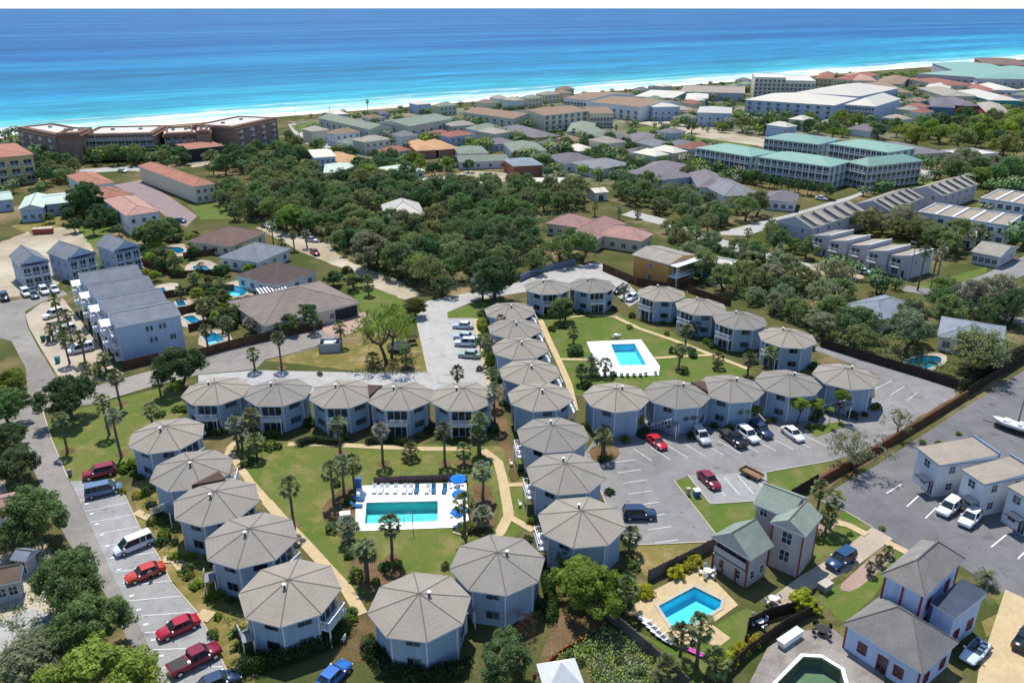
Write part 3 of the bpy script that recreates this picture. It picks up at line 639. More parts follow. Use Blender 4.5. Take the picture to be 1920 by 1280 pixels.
def row(pts, ang, phrase, stairs=(), ords=None):
    n = len(pts)
    for i, p in enumerate(pts):
        OCT.append((p, ang[i] if hasattr(ang, '__len__') else ang, i in stairs, phrase[i] if isinstance(phrase, list) else phrase.format(ords[i])))
O8 = ['first', 'second', 'third', 'fourth', 'fifth', 'sixth', 'seventh', 'eighth']
row([(310, 798), (357, 862), (403, 920), (468, 990), (541, 1086)], [-28, 10, -22, -22, -18], 'octagonal house, {} from the street corner in the row along the left car park', (1, 3, 4), O8)
row([(786, 1112), (933, 1035)], [81, 78], ['octagonal house at the bottom of the lawn, full front wall with two windows showing', 'octagonal house at the bottom of the lawn, joined to the right of its twin'], (1,))
row([(403, 717), (520, 719), (641, 722), (750, 726), (868, 727)], -90, ['octagonal house with balcony at the left end of the row above the pool lawn', 'second octagonal house from the left in the balcony row above the pool lawn', 'middle octagonal house of the balcony row above the pool lawn', 'fourth octagonal house from the left in the balcony row above the pool lawn', 'octagonal house with balcony at the right end of the row above the pool lawn'], ())
row([(956, 570), (965, 602), (975, 638), (993, 682), (1013, 727), (1037, 797), (1061, 868), (1091, 957)], [8, 8, 8, 8, 8, 188, 188, 188], 'octagonal house, {} from the far end of the long central row', (), O8)
row([(1156, 728), (1271, 722), (1371, 712), (1480, 702), (1588, 690)], [104, 100, 98, 98, 100], 'octagonal house, {} from the left in the row behind the right car park', (1, 4), O8)
row([(1027, 526), (1110, 523)], [-85, -80], ['octagonal house, left one of the two at the top of the small lawn', 'octagonal house, right one of the two at the top of the small lawn'])
row([(1241, 538), (1315, 562), (1389, 587), (1478, 619)], [-140, -140, -140, -142], 'octagonal house, {} from the top in the slanting row right of the small pool', (), O8)
proto = make_octagon()
for i, (p, ang, st, lab) in enumerate(OCT):
    o = proto if i == 0 else copy_tree(proto)
    q = G(*p, O_H); o.location = (q.x, q.y, 0); o.rotation_euler = (0, 0, R(ang) - math.pi / 8)
    o['label'] = lab; o['group'] = 'grey roofed octagonal houses'
    FOOT.append((q.x, q.y, 5.2, 5.2, 0))
    ap = O_W * math.cos(math.pi / 8)
    for fi in ((1, 6, 7) if i < 5 else (4, 3) if i < 7 else (1, 7) if i < 12 else (1, 4, 7) if i < 20 else (3, 5) if i < 25 else (1, 7)):
        a = math.pi / 4 * fi + math.pi / 8; sh = .0 if 7 <= i < 12 else .45
        for z in (1.1, 3.85): place('window', OM['window'], o, (math.cos(a) * ap - math.sin(a) * sh, math.sin(a) * ap + math.cos(a) * sh, z), a + math.pi / 2)
    if st:
        a = math.pi / 4 * (5 if i < 5 else 3) + math.pi / 8; ap = O_W * math.cos(math.pi / 8) + .1
        place('staircase', OM['staircase'], o, (math.cos(a) * ap, math.sin(a) * ap, 0), a + math.pi / 2)
octs = [o for o in col.objects if o.name.startswith('octagonal_house')]

# dark brown saddle roofs where two octagons meet
for i, j in ((9, 10), (1, 2), (21, 22)):
    A, Bo = octs[i], octs[j]; m_ = (A.location + Bo.location) / 2; d = (Bo.location - A.location).to_2d().normalized(); nn = Vector((-d.y, d.x)); b = MB()
    pts = [m_.to_2d() + nn * 2.6 - d * 1.3, m_.to_2d() + nn * 2.6 + d * 1.3, m_.to_2d() - nn * 1.6]; ca, sa = math.cos(-A.rotation_euler.z), math.sin(-A.rotation_euler.z); loc = []
    for q in pts: e = q - A.location.to_2d(); loc.append((e.x * ca - e.y * sa, e.x * sa + e.y * ca))
    if (Vector(loc[1]) - Vector(loc[0])).cross(Vector(loc[2]) - Vector(loc[0])) < 0: loc = loc[::-1]
    b.prism(loc, O_E + .05, O_E + .62, 0, bottom=True); b.build('saddle_roof', roofmat('shingle_patch_brown', lin(104, 84, 72, .55)), A)
# ------------------------------------------------------------------ all other buildings
W_WHITE = surf('wall_white', (.62, .64, .66, 1), .8, .2, 1.5, .06, .2); W_BLUE = surf('wall_pale_blue', (.34, .44, .56, 1), .8, .2, 1.5, .07, .2)
W_CREAM = surf('wall_cream', (.6, .55, .42, 1), .8, .2, 1.5, .07, .2); W_SAGE = surf('wall_sage', (.46, .48, .40, 1), .8, .2, 1.5, .07, .2)
W_BROWN = surf('wall_redbrown', (.23, .16, .13, 1), .85, .2, 1.5, .12, .1); W_TAN = surf('wall_tan', (.5, .38, .2, 1), .8, .2, 1.5, .08, .2)
W_LAV = surf('wall_lavender', (.42, .40, .44, 1), .8, .2, 1.5, .06, .2); W_GREY = surf('wall_grey', (.36, .38, .42, 1), .8, .2, 1.5, .06, .2)
W_ORANGE = surf('wall_timber_orange', (.56, .28, .09, 1), .75, .3, 3, .15, .2); W_BRICK = surf('wall_brick', (.33, .13, .08, 1), .85, .4, 3, .15, .1)
W_BLUEH = siding('wall_sky_blue', (.37, .46, .60, 1), .3); W_TEAL = surf('wall_teal', (.02, .24, .27, 1), .7, .2, 1.5, .08, .2)
W_DEEPB = surf('wall_deep_blue', (.05, .16, .33, 1), .7, .2, 1.5, .08, .2); W_RED = surf('wall_dark_red', (.3, .07, .06, 1), .8, .2, 1.5, .08, .2)
T_TERRA = roofmat('tile_terracotta', lin(196, 136, 112, .62)); T_PINK = roofmat('tile_pink', lin(200, 158, 146, .62)); T_ORANGE = roofmat('tile_orange', lin(222, 176, 128, .62))
T_RED = roofmat('tile_red', lin(178, 122, 106, .6)); T_BROWN = roofmat('shingle_brown', lin(136, 112, 104, .6)); T_DBROWN = roofmat('shingle_dark_brown', lin(120, 102, 96, .6))
T_TAN = roofmat('shingle_tan', lin(164, 140, 118, .62)); T_GREY = roofmat('shingle_grey', lin(150, 152, 158, .6)); T_LAVG = roofmat('shingle_mauve_grey', lin(142, 136, 142, .6))
T_BLUEG = roofmat('shingle_blue_grey', lin(148, 160, 174, .62)); T_WHITE = roofmat('metal_white', lin(236, 229, 212, .62), 1.2, .05, .5); T_GREEN = roofmat('metal_green', lin(150, 192, 176, .62), 1.2, .07, .5)
T_SAGE = roofmat('shingle_sage', lin(152, 164, 146, .6)); T_MINT = roofmat('metal_mint', lin(204, 222, 206, .7), 1.2, .06, .5); T_GREIGE = roofmat('shingle_greige_pale', lin(186, 178, 164, .62))
T_MEMB = surf('roof_membrane', lin(226, 220, 212, .7), .9, .15, 1.2, .1, .1); T_GRAVEL = surf('roof_gravel', lin(184, 172, 156, .62), .95, .15, 2.5, .12, .05); T_DKBLUE = roofmat('shingle_dark_slate', lin(84, 96, 116, .55))
T_SLATE = roofmat('shingle_slate_blue', lin(148, 156, 166, .55)); TILE_BAND = roofmat('tile_band', lin(166, 124, 102, .6)); TRIMB = surf('trim_bluegrey', (.2, .28, .37, 1), .7, .2, 2, .06, .2)
TRIMR = surf('trim_red', (.28, .035, .04, 1), .6, .2, 2, .06, .2); WOOD = surf('fence_wood', lin(128, 100, 80, .55), .9, .3, 4, .25, .05, c2=lin(104, 84, 70, .5)); WOODD = surf('fence_wood_dark', lin(84, 74, 68, .5), .9, .3, 4, .2, .05)
B = building
# --- grey three storey row on the left
rr = rect((217, 614), (340, 590), None, 8.0, 10.4); FOOT.pop()
uu = Vector((math.cos(rr.rz), math.sin(rr.rz))); vv = Vector((-uu.y, uu.x))
O5 = ['nearest', 'second nearest', 'third nearest', 'farthest']
for i in range(4):
    c = rr.c + vv * (10.45 * i) - uu * (.28 * i); FOOT.append((c.x, c.y, rr.w / 2, 5.2, rr.rz))
    t = thing('terraced_house', 'tall blue grey terraced house, %s unit of the stepped row of four' % O5[i], 'house', (c.x, c.y, 0), rr.rz, 'blue grey terraced houses')
    wn = [(3, 2, 3, 1.9, 2.0, 'balcony', .4), (1, 2, 3, 1.2, 1.3, 'window', 1.1)]
    block(t, rr.w, 10.4, 8.0 + .12 * i, 'gable', 1.25, W_BLUEH, T_SLATE, TRIM, .12 if i else .2, 'x', wn, storey=2.65)
    if i == 0:
        for x, z in ((-.9, 5.9), (-.1, 5.9), (1.6, 5.9), (2.4, 5.9), (-.5, 3.4), (.4, 3.4), (3.4, 3.2), (4.0, 3.2)): place('window', window_mesh('window', .42, 1.0, TRIMB), t, (x + .3, -5.02, z))
    b = MB(); b.box((-rr.w / 2 - .9, 1.0, 7.2), (2.4, 4.4, .16)); b.poly([(-rr.w / 2 - 2.1, -1.3, 7.29), (-rr.w / 2 + .2, -1.3, 7.29), (-rr.w / 2 + .2, 1.0, 8.0), (-rr.w / 2 - 2.1, 1.0, 8.0)]); b.poly([(-rr.w / 2 - 2.1, 1.0, 8.0), (-rr.w / 2 + .2, 1.0, 8.0), (-rr.w / 2 + .2, 3.3, 7.29), (-rr.w / 2 - 2.1, 3.3, 7.29)]); b.poly([(-rr.w / 2 - 2.1, -1.3, 7.29), (-rr.w / 2 - 2.1, 1.0, 8.0), (-rr.w / 2 - 2.1, 3.3, 7.29)])
    b.build('porch_roof', WHITE, t)
    b = MB()
    for y in (-1.1, 3.1): b.box((-rr.w / 2 - 1.95, y, 3.6), (.18, .18, 7.2))
    for z in (2.6, 5.1): b.box((-rr.w / 2 - 1.0, 1.0, z), (2.0, 4.2, .16)); b.box((-rr.w / 2 - 1.95, 1.0, z + 1), (.06, 4.0, .08))
    b.build('porch_frame', RAIL, t)
gn = [(0, 3, 2, 1.6, 1.9, 'balcony', .5), (1, 3, 2, .9, 1.2, 'window', 1.0), (3, 3, 2, .9, 1.2, 'window', 1.0)]
for p1, p2, dp, lab in (((37, 499), (93, 489), 12, 'blue grey gabled house with front balconies, on the left beside the cul-de-sac'), ((126, 487), (181, 474), 11, 'blue grey gabled house rising behind the far end of the stepped row'), ((213, 472), (264, 461), 11, 'blue grey gabled house nearest the terracotta roofed flats')):
    t, r = B('gabled_house', lab, 'house', p1, p2, None, 6.2, 'gable', 2.4, W_BLUEH, T_SLATE, TRIM, .35, 'y', gn, dp, 'blue grey gabled houses')
    b = MB(); b.poly([(-r.w / 2 + .3, -r.d / 2 - .5, 6.1), (r.w / 2 - .3, -r.d / 2 - .5, 6.1), (r.w / 2 - .3, -r.d / 2 + .36, 6.75), (-r.w / 2 + .3, -r.d / 2 + .36, 6.75)]); b.box((0, -r.d / 2 - .1, 6.02), (r.w - .5, .9, .12)); b.build('pent_roof', T_DKBLUE, t)
# --- suburban houses with pools
sw = [(0, 4, 1, 1.4, 1.3, 'window', .9), (1, 3, 1, 1.3, 1.3, 'window', .9), (3, 3, 1, 1.3, 1.3, 'window', .9)]
B('bungalow', 'bungalow with red-brown hipped roof next to the small round pool', 'house', (350, 452), (432, 462), (470, 432), 3.2, 'hip', 3.2, W_CREAM, T_BROWN, wins=sw)
B('bungalow', 'bungalow with blue grey hipped roof between two brown roofed neighbours', 'house', (408, 482), (485, 492), (518, 462), 3.3, 'hip', 3.0, W_WHITE, T_SLATE, wins=sw)
t, r = B('bungalow', 'bungalow with dark brown hipped roof beside the sandy lane', 'house', (440, 516), (517, 536), (607, 511), 3.3, 'hip', 3.0, W_WHITE, T_DBROWN, wins=sw)
t, r = B('bungalow', 'large bungalow with taupe hipped roof and open carport', 'house', (495, 611), (676, 566), (600, 526), 3.3, 'hip', 3.2, W_CREAM, roofmat('shingle_taupe', lin(160, 146, 136, .62)), wins=[(0, 5, 1, 1.2, 1.2, 'window', .9), (3, 3, 1, 1.3, 1.3, 'window', .9)])
b = MB(); b.box((r.w / 2 - 3.6, -r.d / 2 + .42, 1.35), (5.6, .1, 2.5)); b.build('carport_shade', DARK, t)  # flat dark panel paints the shade inside the carport
b = MB()
for i in range(9): b.box((i * .8 - 3.2, 0, 2.5), (.35, 4.5, .14))
for x, y in ((-3.3, -2), (3.3, -2), (-3.3, 2), (3.3, 2)): b.box((x, y, 1.25), (.16, .16, 2.5))
for y in (-2, 2): b.box((0, y, 2.36), (7, .14, .14))
q = G(512, 560); tag(b.build('pergola', RAIL, loc=(q.x, q.y, 0), rz=.5), 'white slatted pergola between the taupe and brown bungalows', 'pergola')
# --- hotel and flats by the beach, upper left
hw = lambda n, rws=4: [(0, n, rws, 2.6, 2.2, 'balcony', .6)]
def hotel(p1, p2, p3, H, n, rws, lab, rz=None):
    t, r = B('hotel_block', lab, 'hotel', p1, p2, p3, H, 'flat', 0, W_BROWN, T_MEMB, TILE_BAND, .0, wins=hw(n, rws) if n else [(0, 2, 3, .8, 1.6, 'window', 2), (1, 2, 3, .8, 1.6, 'window', 2)], group='red-brown beach hotel blocks', storey=2.9)
    x, y, b = r.w / 2, r.d / 2, MB(); o_, i_ = .5, min(2.0, r.d * .25)
    O = [(-x - o_, -y - o_), (x + o_, -y - o_), (x + o_, y + o_), (-x - o_, y + o_)]; I = [(-x + i_, -y + i_), (x - i_, -y + i_), (x - i_, y - i_), (-x + i_, y - i_)]
    for k in range(4): j = (k + 1) % 4; b.poly([(*O[k], H - .9), (*O[j], H - .9), (*I[j], H + .75), (*I[k], H + .75)]); b.poly([(*O[j], H - .9), (*O[k], H - .9), (*O[k], H - 1.2), (*O[j], H - 1.2)][::-1]); b.poly([(*I[k], H + .75), (*I[j], H + .75), (*I[j], H + .12), (*I[k], H + .12)])
    b.build('tile_skirt', TILE_BAND, t)
    for k in range(2): b = MB(); b.box((-x * .4 + k * x * .8, y * .2, H + .5), (1.6, 1.2, .9)); b.build('roof_unit', GREYT, t)
hotel((32, 240), (104, 254), (128, 238), 12.5, 4, 4, 'red-brown hotel block at the far left end of the beach hotel')
hotel((105, 252), (149, 251), (147, 241), 13.5, 0, 0, 'windowless red-brown hotel tower near the left end')
hotel((150, 255), (286, 252), (290, 237), 11.5, 10, 4, 'long red-brown hotel wing with rows of balconies')
hotel((306, 253), (367, 250), (368, 238), 10, 4, 3, 'red-brown hotel wing left of the square stair tower')
hotel((367, 247), (393, 246), (392, 238), 11.5, 0, 0, 'square brown stair tower between two hotel wings')
hotel((393, 246), (436, 239), (434, 229), 10, 3, 3, 'red-brown hotel wing right of the square stair tower')
hotel((437, 240), (519, 222), (512, 206), 12, 4, 4, 'red-brown hotel block at the right end nearest the surf')
t, r = B('hotel_canopy', 'dark hotel entrance canopy with terracotta tile roof', 'canopy', (352, 280), (421, 273), (416, 262), 6, 'hip', 1.2, DARK, T_TERRA, oh=.8)  # solid dark walls paint the shade under the canopy
B('apartment_building', 'yellow apartment building with terracotta roof at the left edge', 'building', (-70, 302), (64, 289), (34, 268), 11.5, 'hip', 2, W_TAN, T_TERRA, wins=[(0, 5, 3, 3, 2.2, 'balcony', .8)], storey=3.3)
tw = [(0, 3, 2, 1.1, 1.3, 'window', 1.0), (1, 3, 2, 1.1, 1.3, 'window', 1.0)]
B('apartment_building', 'white apartment house under a pale terracotta roof beside the mauve lane', 'building', (236, 405), (300, 396), (264, 365), 6.4, 'hip', 1.6, W_WHITE, T_PINK, wins=tw)
B('apartment_building', 'terracotta roofed apartment house, middle of three left of the mauve lane', 'building', (199, 372), (252, 363), (226, 347), 6.4, 'hip', 1.5, W_WHITE, T_TERRA, wins=tw)
B('apartment_building', 'apartment house with part white flat roof, farthest left of the mauve lane', 'building', (160, 349), (216, 342), (182, 322), 6.4, 'hip', 1.4, W_WHITE, T_TERRA, wins=tw)
B('apartment_building', 'long terracotta roofed apartment house right of the mauve lane', 'building', (363, 350), (405, 344), (322, 303), 6.4, 'hip', 1.7, W_CREAM, T_TERRA, wins=tw)
cw = [(0, 3, 1, 1.2, 1.2, 'window', 1.2), (1, 2, 1, 1.2, 1.2, 'window', 1.2)]
B('cottage', 'blue cottage with pale gabled roof on the left', 'house', (33, 393), (82, 389), (72, 367), 4.6, 'gable', 1.3, W_BLUEH, T_MINT, axis='y', wins=cw)
B('cottage', 'low blue cottage with cream roof joined to the pale gabled cottage', 'house', (83, 384), (138, 378), (128, 360), 4.2, 'gable', 1.0, W_BLUEH, T_MINT, wins=cw)
B('cottage', 'cream roofed cottage at the left edge under the yellow building', 'house', (-40, 380), (25, 373), (22, 357), 4.2, 'gable', 1.0, W_BLUEH, T_MINT, wins=cw)
# --- flats and houses, upper middle
dk = lambda n: [(0, n, 2, 2.2, 2.2, 'balcony', .6), (1, 1, 2, 1, 1.2, 'window', 1.2)]
B('condo_block', 'sage grey condo block with deep dark balconies running towards the beach', 'building', (595, 221), (693, 243), (722, 235), 7.5, 'gable', 2, W_SAGE, T_SAGE, wins=dk(8))
B('condo_block', 'sage grey condo block with four dark balcony bays', 'building', (767, 237), (850, 222), (812, 212), 8.5, 'gable', 2, W_SAGE, T_SAGE, wins=dk(5) + [(3, 2, 2, 1, 1.2, 'window', 1.2)])
low = [(0, 4, 1, 1.4, 1.3, 'window', .9), (1, 2, 1, 1.2, 1.2, 'window', .9)]
for p1, p2, p3, H, rf, ri, wl, rm, nm, lb in (
    ((780, 283), (820, 281), (816, 264), 4, 'hip', 2, W_BRICK, T_ORANGE, 'shop', 'orange tiled low building, left half of the pair'),
    ((821, 281), (862, 278), (854, 262), 4, 'hip', 2, W_BRICK, T_ORANGE, 'shop', 'orange tiled low building, right half of the pair'),
    ((642, 307), (694, 301), (674, 283), 3.6, 'hip', 2, W_CREAM, T_ORANGE, 'bungalow', 'orange roofed bungalow behind the round green tree'),
    ((588, 296), (631, 293), (624, 278), 6, 'gable', 1.2, W_BLUEH, T_WHITE, 'house', 'two storey pale blue house with white roof'),
    ((606, 324), (664, 322), (668, 306), 3.4, 'hip', 1.6, W_WHITE, T_MINT, 'bungalow', 'pale mint roofed bungalow below the orange roofed one'),
    ((736, 327), (798, 319), (796, 303), 3.4, 'hip', 1.6, W_WHITE, T_MINT, 'bungalow', 'pale mint roofed bungalow at the top edge of the wood'),
    ((860, 289), (917, 287), (926, 273), 3.8, 'hip', 1.6, W_CREAM, T_SAGE, 'bungalow', 'sage green roofed bungalow right of the orange pair'),
    ((860, 304), (956, 301), (950, 289), 3.4, 'gable', 1.4, W_WHITE, T_SAGE, 'bungalow', 'long low house with grey-green roof'),
    ((800, 346), (850, 342), (846, 330), 2.8, 'gable', .6, W_WHITE, T_WHITE, 'shed', 'white metal roofed shed at the top of the wood'),
    ((722, 408), (798, 404), (786, 380), 4.4, 'hip', 3.4, W_WHITE, T_WHITE, 'bungalow', 'pale grey roofed house alone in the wood'),
    ((866, 210), (962, 223), (992, 213), 7.5, 'gable', 2, W_SAGE, T_TAN, 'condo_block', 'brown roofed condo row nearest the surf'),
    ((1020, 217), (1104, 208), (1082, 196), 9.5, 'gable', 2, W_CREAM, T_TAN, 'condo_block', 'brown roofed three storey condo block with dark bays'),
    ((1106, 213), (1152, 212), (1142, 200), 8.5, 'gable', 2, W_CREAM, T_TAN, 'condo_block', 'beige gable ended condo wing beside the brown roofed block'),
    ((1105, 191), (1200, 201), (1234, 187), 8.8, 'gable', 2, W_WHITE, T_TAN, 'condo_block', 'long white condo block with brown roof and balconies'),
    ((1055, 184), (1100, 188), (1152, 173), 8, 'gable', 2, W_WHITE, T_TAN, 'condo_block', 'white condo block with brown roof nearest the beach'),
    ((1224, 201), (1276, 200), (1271, 190), 8.5, 'hip', 1.6, W_BLUEH, T_WHITE, 'beach_house', 'white roofed blue house with bay front'),
    ((1307, 211), (1372, 213), (1414, 203), 8, 'hip', 1.6, W_BLUEH, T_WHITE, 'beach_house', 'white roofed pale blue block left of the big white roofs'),
    ((1275, 173), (1396, 176), (1392, 163), 6, 'flat', 0, W_GREY, T_GRAVEL, 'condo_block', 'low grey flat roofed building on the beach'),
    ((1188, 181), (1263, 184), (1256, 170), 6, 'hip', 1.2, W_SAGE, T_WHITE, 'beach_house', 'cream roofed row house behind the brown roofs'),
    ((1285, 184), (1328, 185), (1322, 176), 6, 'hip', 1.2, W_TEAL, T_WHITE, 'beach_house', 'small cream roofed house with teal walls'),
    ((1396, 187), (1565, 198), (1540, 180), 10, 'hip', 4, W_BLUEH, T_WHITE, 'resort_block', 'large blue resort block with white roof, left of three'),
    ((1493, 173), (1612, 181), (1628, 162), 10, 'hip', 4, W_BLUEH, T_WHITE, 'resort_block', 'large blue resort block with white roof, rear one of three'),
    ((1583, 196), (1642, 200), (1700, 186), 10, 'hip', 4, W_BLUEH, T_WHITE, 'resort_block', 'large blue resort block with white roof, right of three'),
    ((1416, 146), (1474, 147), (1480, 139), 16, 'flat', 0, W_CREAM, T_MEMB, 'hotel_block', 'tall beige beach tower with dark balconies'),
    ((1474, 152), (1530, 153), (1531, 143), 14, 'flat', 0, W_CREAM, T_MEMB, 'hotel_block', 'beige beach block right of the tall tower'),
    ((1528, 147), (1561, 148), (1566, 138), 7, 'hip', 2.5, W_TAN, T_RED, 'beach_house', 'red roofed house next to the beige beach block'),
    ((1561, 148), (1600, 150), (1602, 138), 7, 'hip', 2.8, W_CREAM, T_RED, 'beach_house', 'bright red roofed house, second along the beach'),
    ((1600, 151), (1645, 152), (1642, 140), 7, 'hip', 2.5, W_CREAM, T_PINK, 'beach_house', 'pink roofed house, third along the beach'),
    ((1640, 156), (1692, 158), (1691, 145), 7, 'hip', 2.4, W_SAGE, T_TAN, 'beach_house', 'tan roofed house left of the long green roof'),
    ((1658, 173), (1713, 174), (1706, 158), 7, 'hip', 3, W_CREAM, T_TAN, 'beach_house', 'tan roofed house among trees behind the resort'),
    ((1720, 138), (1832, 145), (1842, 124), 12, 'hip', 3.5, W_GREY, T_GREEN, 'resort_block', 'long green roofed resort on the beach, left half'),
    ((1832, 147), (1975, 150), (1968, 122), 12, 'hip', 3.5, W_GREY, T_GREEN, 'resort_block', 'long green roofed resort on the beach, right half'),
    ((1848, 121), (1935, 123), (1935, 111), 9, 'hip', 2, W_BRICK, T_BROWN, 'resort_block', 'brown building farthest along the beach'),
    ((1734, 164), (1781, 166), (1773, 155), 6, 'hip', 2, W_WHITE, T_WHITE, 'beach_house', 'white roofed house under the green roofed resort'),
    ((1768, 160), (1834, 160), (1826, 147), 7, 'hip', 2.6, W_CREAM, T_RED, 'beach_house', 'red roofed house under the green roofed resort'),
    ((1836, 171), (1880, 172), (1872, 161), 6, 'hip', 2, W_CREAM, T_RED, 'beach_house', 'small red roofed house near the right edge'),
    ((1863, 169), (1914, 170), (1907, 157), 7, 'hip', 2.2, W_WHITE, T_WHITE, 'beach_house', 'white roofed house at the right edge, behind'),
    ((1770, 180), (1837, 181), (1827, 166), 7, 'hip', 2.4, W_CREAM, T_GREIGE, 'beach_house', 'beige roofed house with stepped hips'),
    ((1745, 200), (1792, 202), (1802, 187), 7, 'hip', 2, W_DEEPB, T_LAVG, 'beach_house', 'grey roofed house with deep blue walls'),
    ((1795, 198), (1842, 199), (1848, 186), 6.5, 'hip', 2, W_RED, T_LAVG, 'beach_house', 'grey roofed house with red upper wall'),
    ((1848, 210), (1896, 212), (1908, 196), 7, 'hip', 2, W_RED, T_GREIGE, 'beach_house', 'greige roofed house with dark red wall band'),
    ((1855, 188), (1917, 189), (1909, 172), 7, 'hip', 2.6, W_TEAL, T_WHITE, 'beach_house', 'white roofed house with teal walls near the right edge'),
    ((1704, 290), (1778, 286), (1762, 262), 3.4, 'hip', 2.2, W_CREAM, T_LAVG, 'bungalow', 'grey-brown hipped bungalow right of the green roofed condos'),
    ((1812, 293), (1872, 288), (1872, 275), 3.4, 'flat', 0, W_WHITE, T_MEMB, 'bungalow', 'white flat roofed house among the trees on the right'),
    ((1000, 259), (1052, 255), (1046, 232), 4, 'hip', 2.4, W_BRICK, T_LAVG, 'bungalow', 'mauve grey hipped house below the brown roofed condos'),
    ((1062, 247), (1112, 248), (1106, 231), 4, 'hip', 2.2, W_WHITE, T_SAGE, 'bungalow', 'green-grey hipped house below the three storey condo block'),
    ((1108, 257), (1152, 256), (1146, 238), 4, 'hip', 2.2, W_WHITE, T_SAGE, 'bungalow', 'green-grey hipped house left of the open grass'),
    ((1145, 263), (1192, 261), (1182, 246), 4, 'hip', 2.2, W_WHITE, T_LAVG, 'bungalow', 'mauve grey hipped house, first below the open grass'),
    ((1183, 267), (1233, 268), (1226, 252), 4, 'hip', 2.2, W_WHITE, T_LAVG, 'bungalow', 'mauve grey hipped house, second below the open grass'),
    ((1234, 277), (1277, 273), (1267, 260), 4, 'hip', 2.2, W_WHITE, T_GREY, 'bungalow', 'grey hipped house, third below the open grass'),
    ((1272, 277), (1322, 271), (1316, 259), 4, 'hip', 2.2, W_WHITE, T_LAVG, 'bungalow', 'mauve grey hipped house left of the green roofed condos'),
    ((960, 285), (1027, 283), (1016, 266), 4, 'hip', 2.4, W_WHITE, T_SAGE, 'bungalow', 'green-grey hipped house right of the grey-green long roof'),
    ((1058, 307), (1127, 301), (1107, 285), 4, 'hip', 2.4, W_WHITE, T_LAVG, 'bungalow', 'mauve grey hipped house with small white gable'),
    ((1120, 318), (1192, 309), (1176, 292), 4, 'hip', 2.4, W_WHITE, T_GREY, 'bungalow', 'broad grey hipped house in front of a dark tree clump'),
    ((1178, 325), (1250, 332), (1246, 305), 4, 'hip', 2.6, W_BLUEH, T_LAVG, 'bungalow', 'mauve grey hipped house with blue front wall'),
    ((1237, 338), (1308, 330), (1288, 308), 4, 'hip', 2.6, W_BLUEH, T_LAVG, 'bungalow', 'mauve grey hipped house joined right of the blue fronted one'),
    ((1308, 351), (1366, 352), (1362, 325), 4, 'hip', 2.6, W_WHITE, T_LAVG, 'bungalow', 'mauve grey hipped house below the first green roofed condo'),
    ((1358, 368), (1432, 365), (1418, 335), 4, 'hip', 2.6, W_WHITE, T_GREY, 'bungalow', 'wide grey hipped house with white gable at the end of its row'),
    ((963, 312), (1020, 309), (1016, 295), 5, 'hip', 1.6, W_BRICK, T_BLUEG, 'bungalow', 'brick house with pale blue metal roof'),
    ((985, 346), (1082, 346), (1068, 333), 3.2, 'gable', 1, W_WHITE, T_WHITE, 'shed', 'white roofed building half hidden by the wood'),
    ((1115, 362), (1142, 360), (1140, 350), 3.2, 'gable', 1, W_WHITE, T_WHITE, 'shed', 'small white roofed shelter with dark opening in the wood'),
    ((1432, 374), (1494, 379), (1524, 366), 3.6, 'hip', 2.2, W_WHITE, T_LAVG, 'bungalow', 'mauve grey hipped house beside the diagonal street'),
    ((1578, 571), (1653, 599), (1702, 566), 3.2, 'hip', 1.8, W_CREAM, T_BLUEG, 'bungalow', 'blue grey roofed bungalow among the oaks on the right'),
    ((1757, 630), (1886, 652), (1903, 614), 3.2, 'hip', 1.8, W_WHITE, T_BLUEG, 'bungalow', 'blue grey roofed bungalow above the oak shaded pool'),
    ((1820, 471), (1876, 482), (1906, 462), 3.4, 'gable', 1.6, W_LAV, T_GREIGE, 'bungalow', 'small greige gabled office near the right edge'),
    ((1795, 444), (1832, 448), (1838, 436), 3, 'flat', 0, W_CREAM, T_GRAVEL, 'shed', 'small flat roofed hut behind the oaks on the right'),
):
    big = nm in ('condo_block', 'resort_block', 'hotel_block')
    if big: wn = [(0, 7 if nm != 'resort_block' else 9, max(1, int(H / 3.1)), 2.2, 2.1, 'balcony', .7), (1, 2, max(1, int(H / 3.1)), 1.2, 1.3, 'window', 1.1)]
    elif nm in ('beach_house', 'house'): wn = [(0, 4, 2, 1.3, 1.4, 'window', .9), (1, 3, 2, 1.2, 1.4, 'window', .9)]
    elif nm == 'shed': wn = [(0, 1, 1, 2, 2, 'door', .05)]
    else: wn = low
    B(nm, lb, 'building' if big else 'shed' if nm == 'shed' else 'house', p1, p2, p3, H, rf, ri, wl, rm, wins=wn, storey=3.0 if H > 6 else 2.6, cap=p1[1] > 360)
# --- green roofed condos
for i, (p1, p2, p3, lb) in enumerate((((1303, 277), (1408, 294), (1436, 282), 'green roofed condo block at the left end, dark balconies in front'), ((1421, 294), (1558, 313), (1582, 300), 'green roofed condo block in the middle of the front row'), ((1585, 303), (1628, 312), (1690, 293), 'green roofed condo block turning the corner towards the street'), ((1431, 259), (1536, 271), (1548, 258), 'green roofed condo block, left one of the rear row'), ((1553, 269), (1666, 286), (1684, 272), 'green roofed condo block, right one of the rear row'))):
    B('condo_block', lb, 'building', p1, p2, p3, 9.2, 'hip', 2.2, surf('wall_pale_teal', (.42, .50, .50, 1), .8, .2, 1.5, .08, .2) if i != 2 else W_SAGE, T_GREEN, wins=[(0, 11 if i != 2 else 5, 3, 2.3, 2.3, 'balcony', .45), (1, 4 if i != 2 else 11, 3, 2.0, 2.2, 'balcony', .45)], group='green roofed condos', storey=2.9, cap=False)
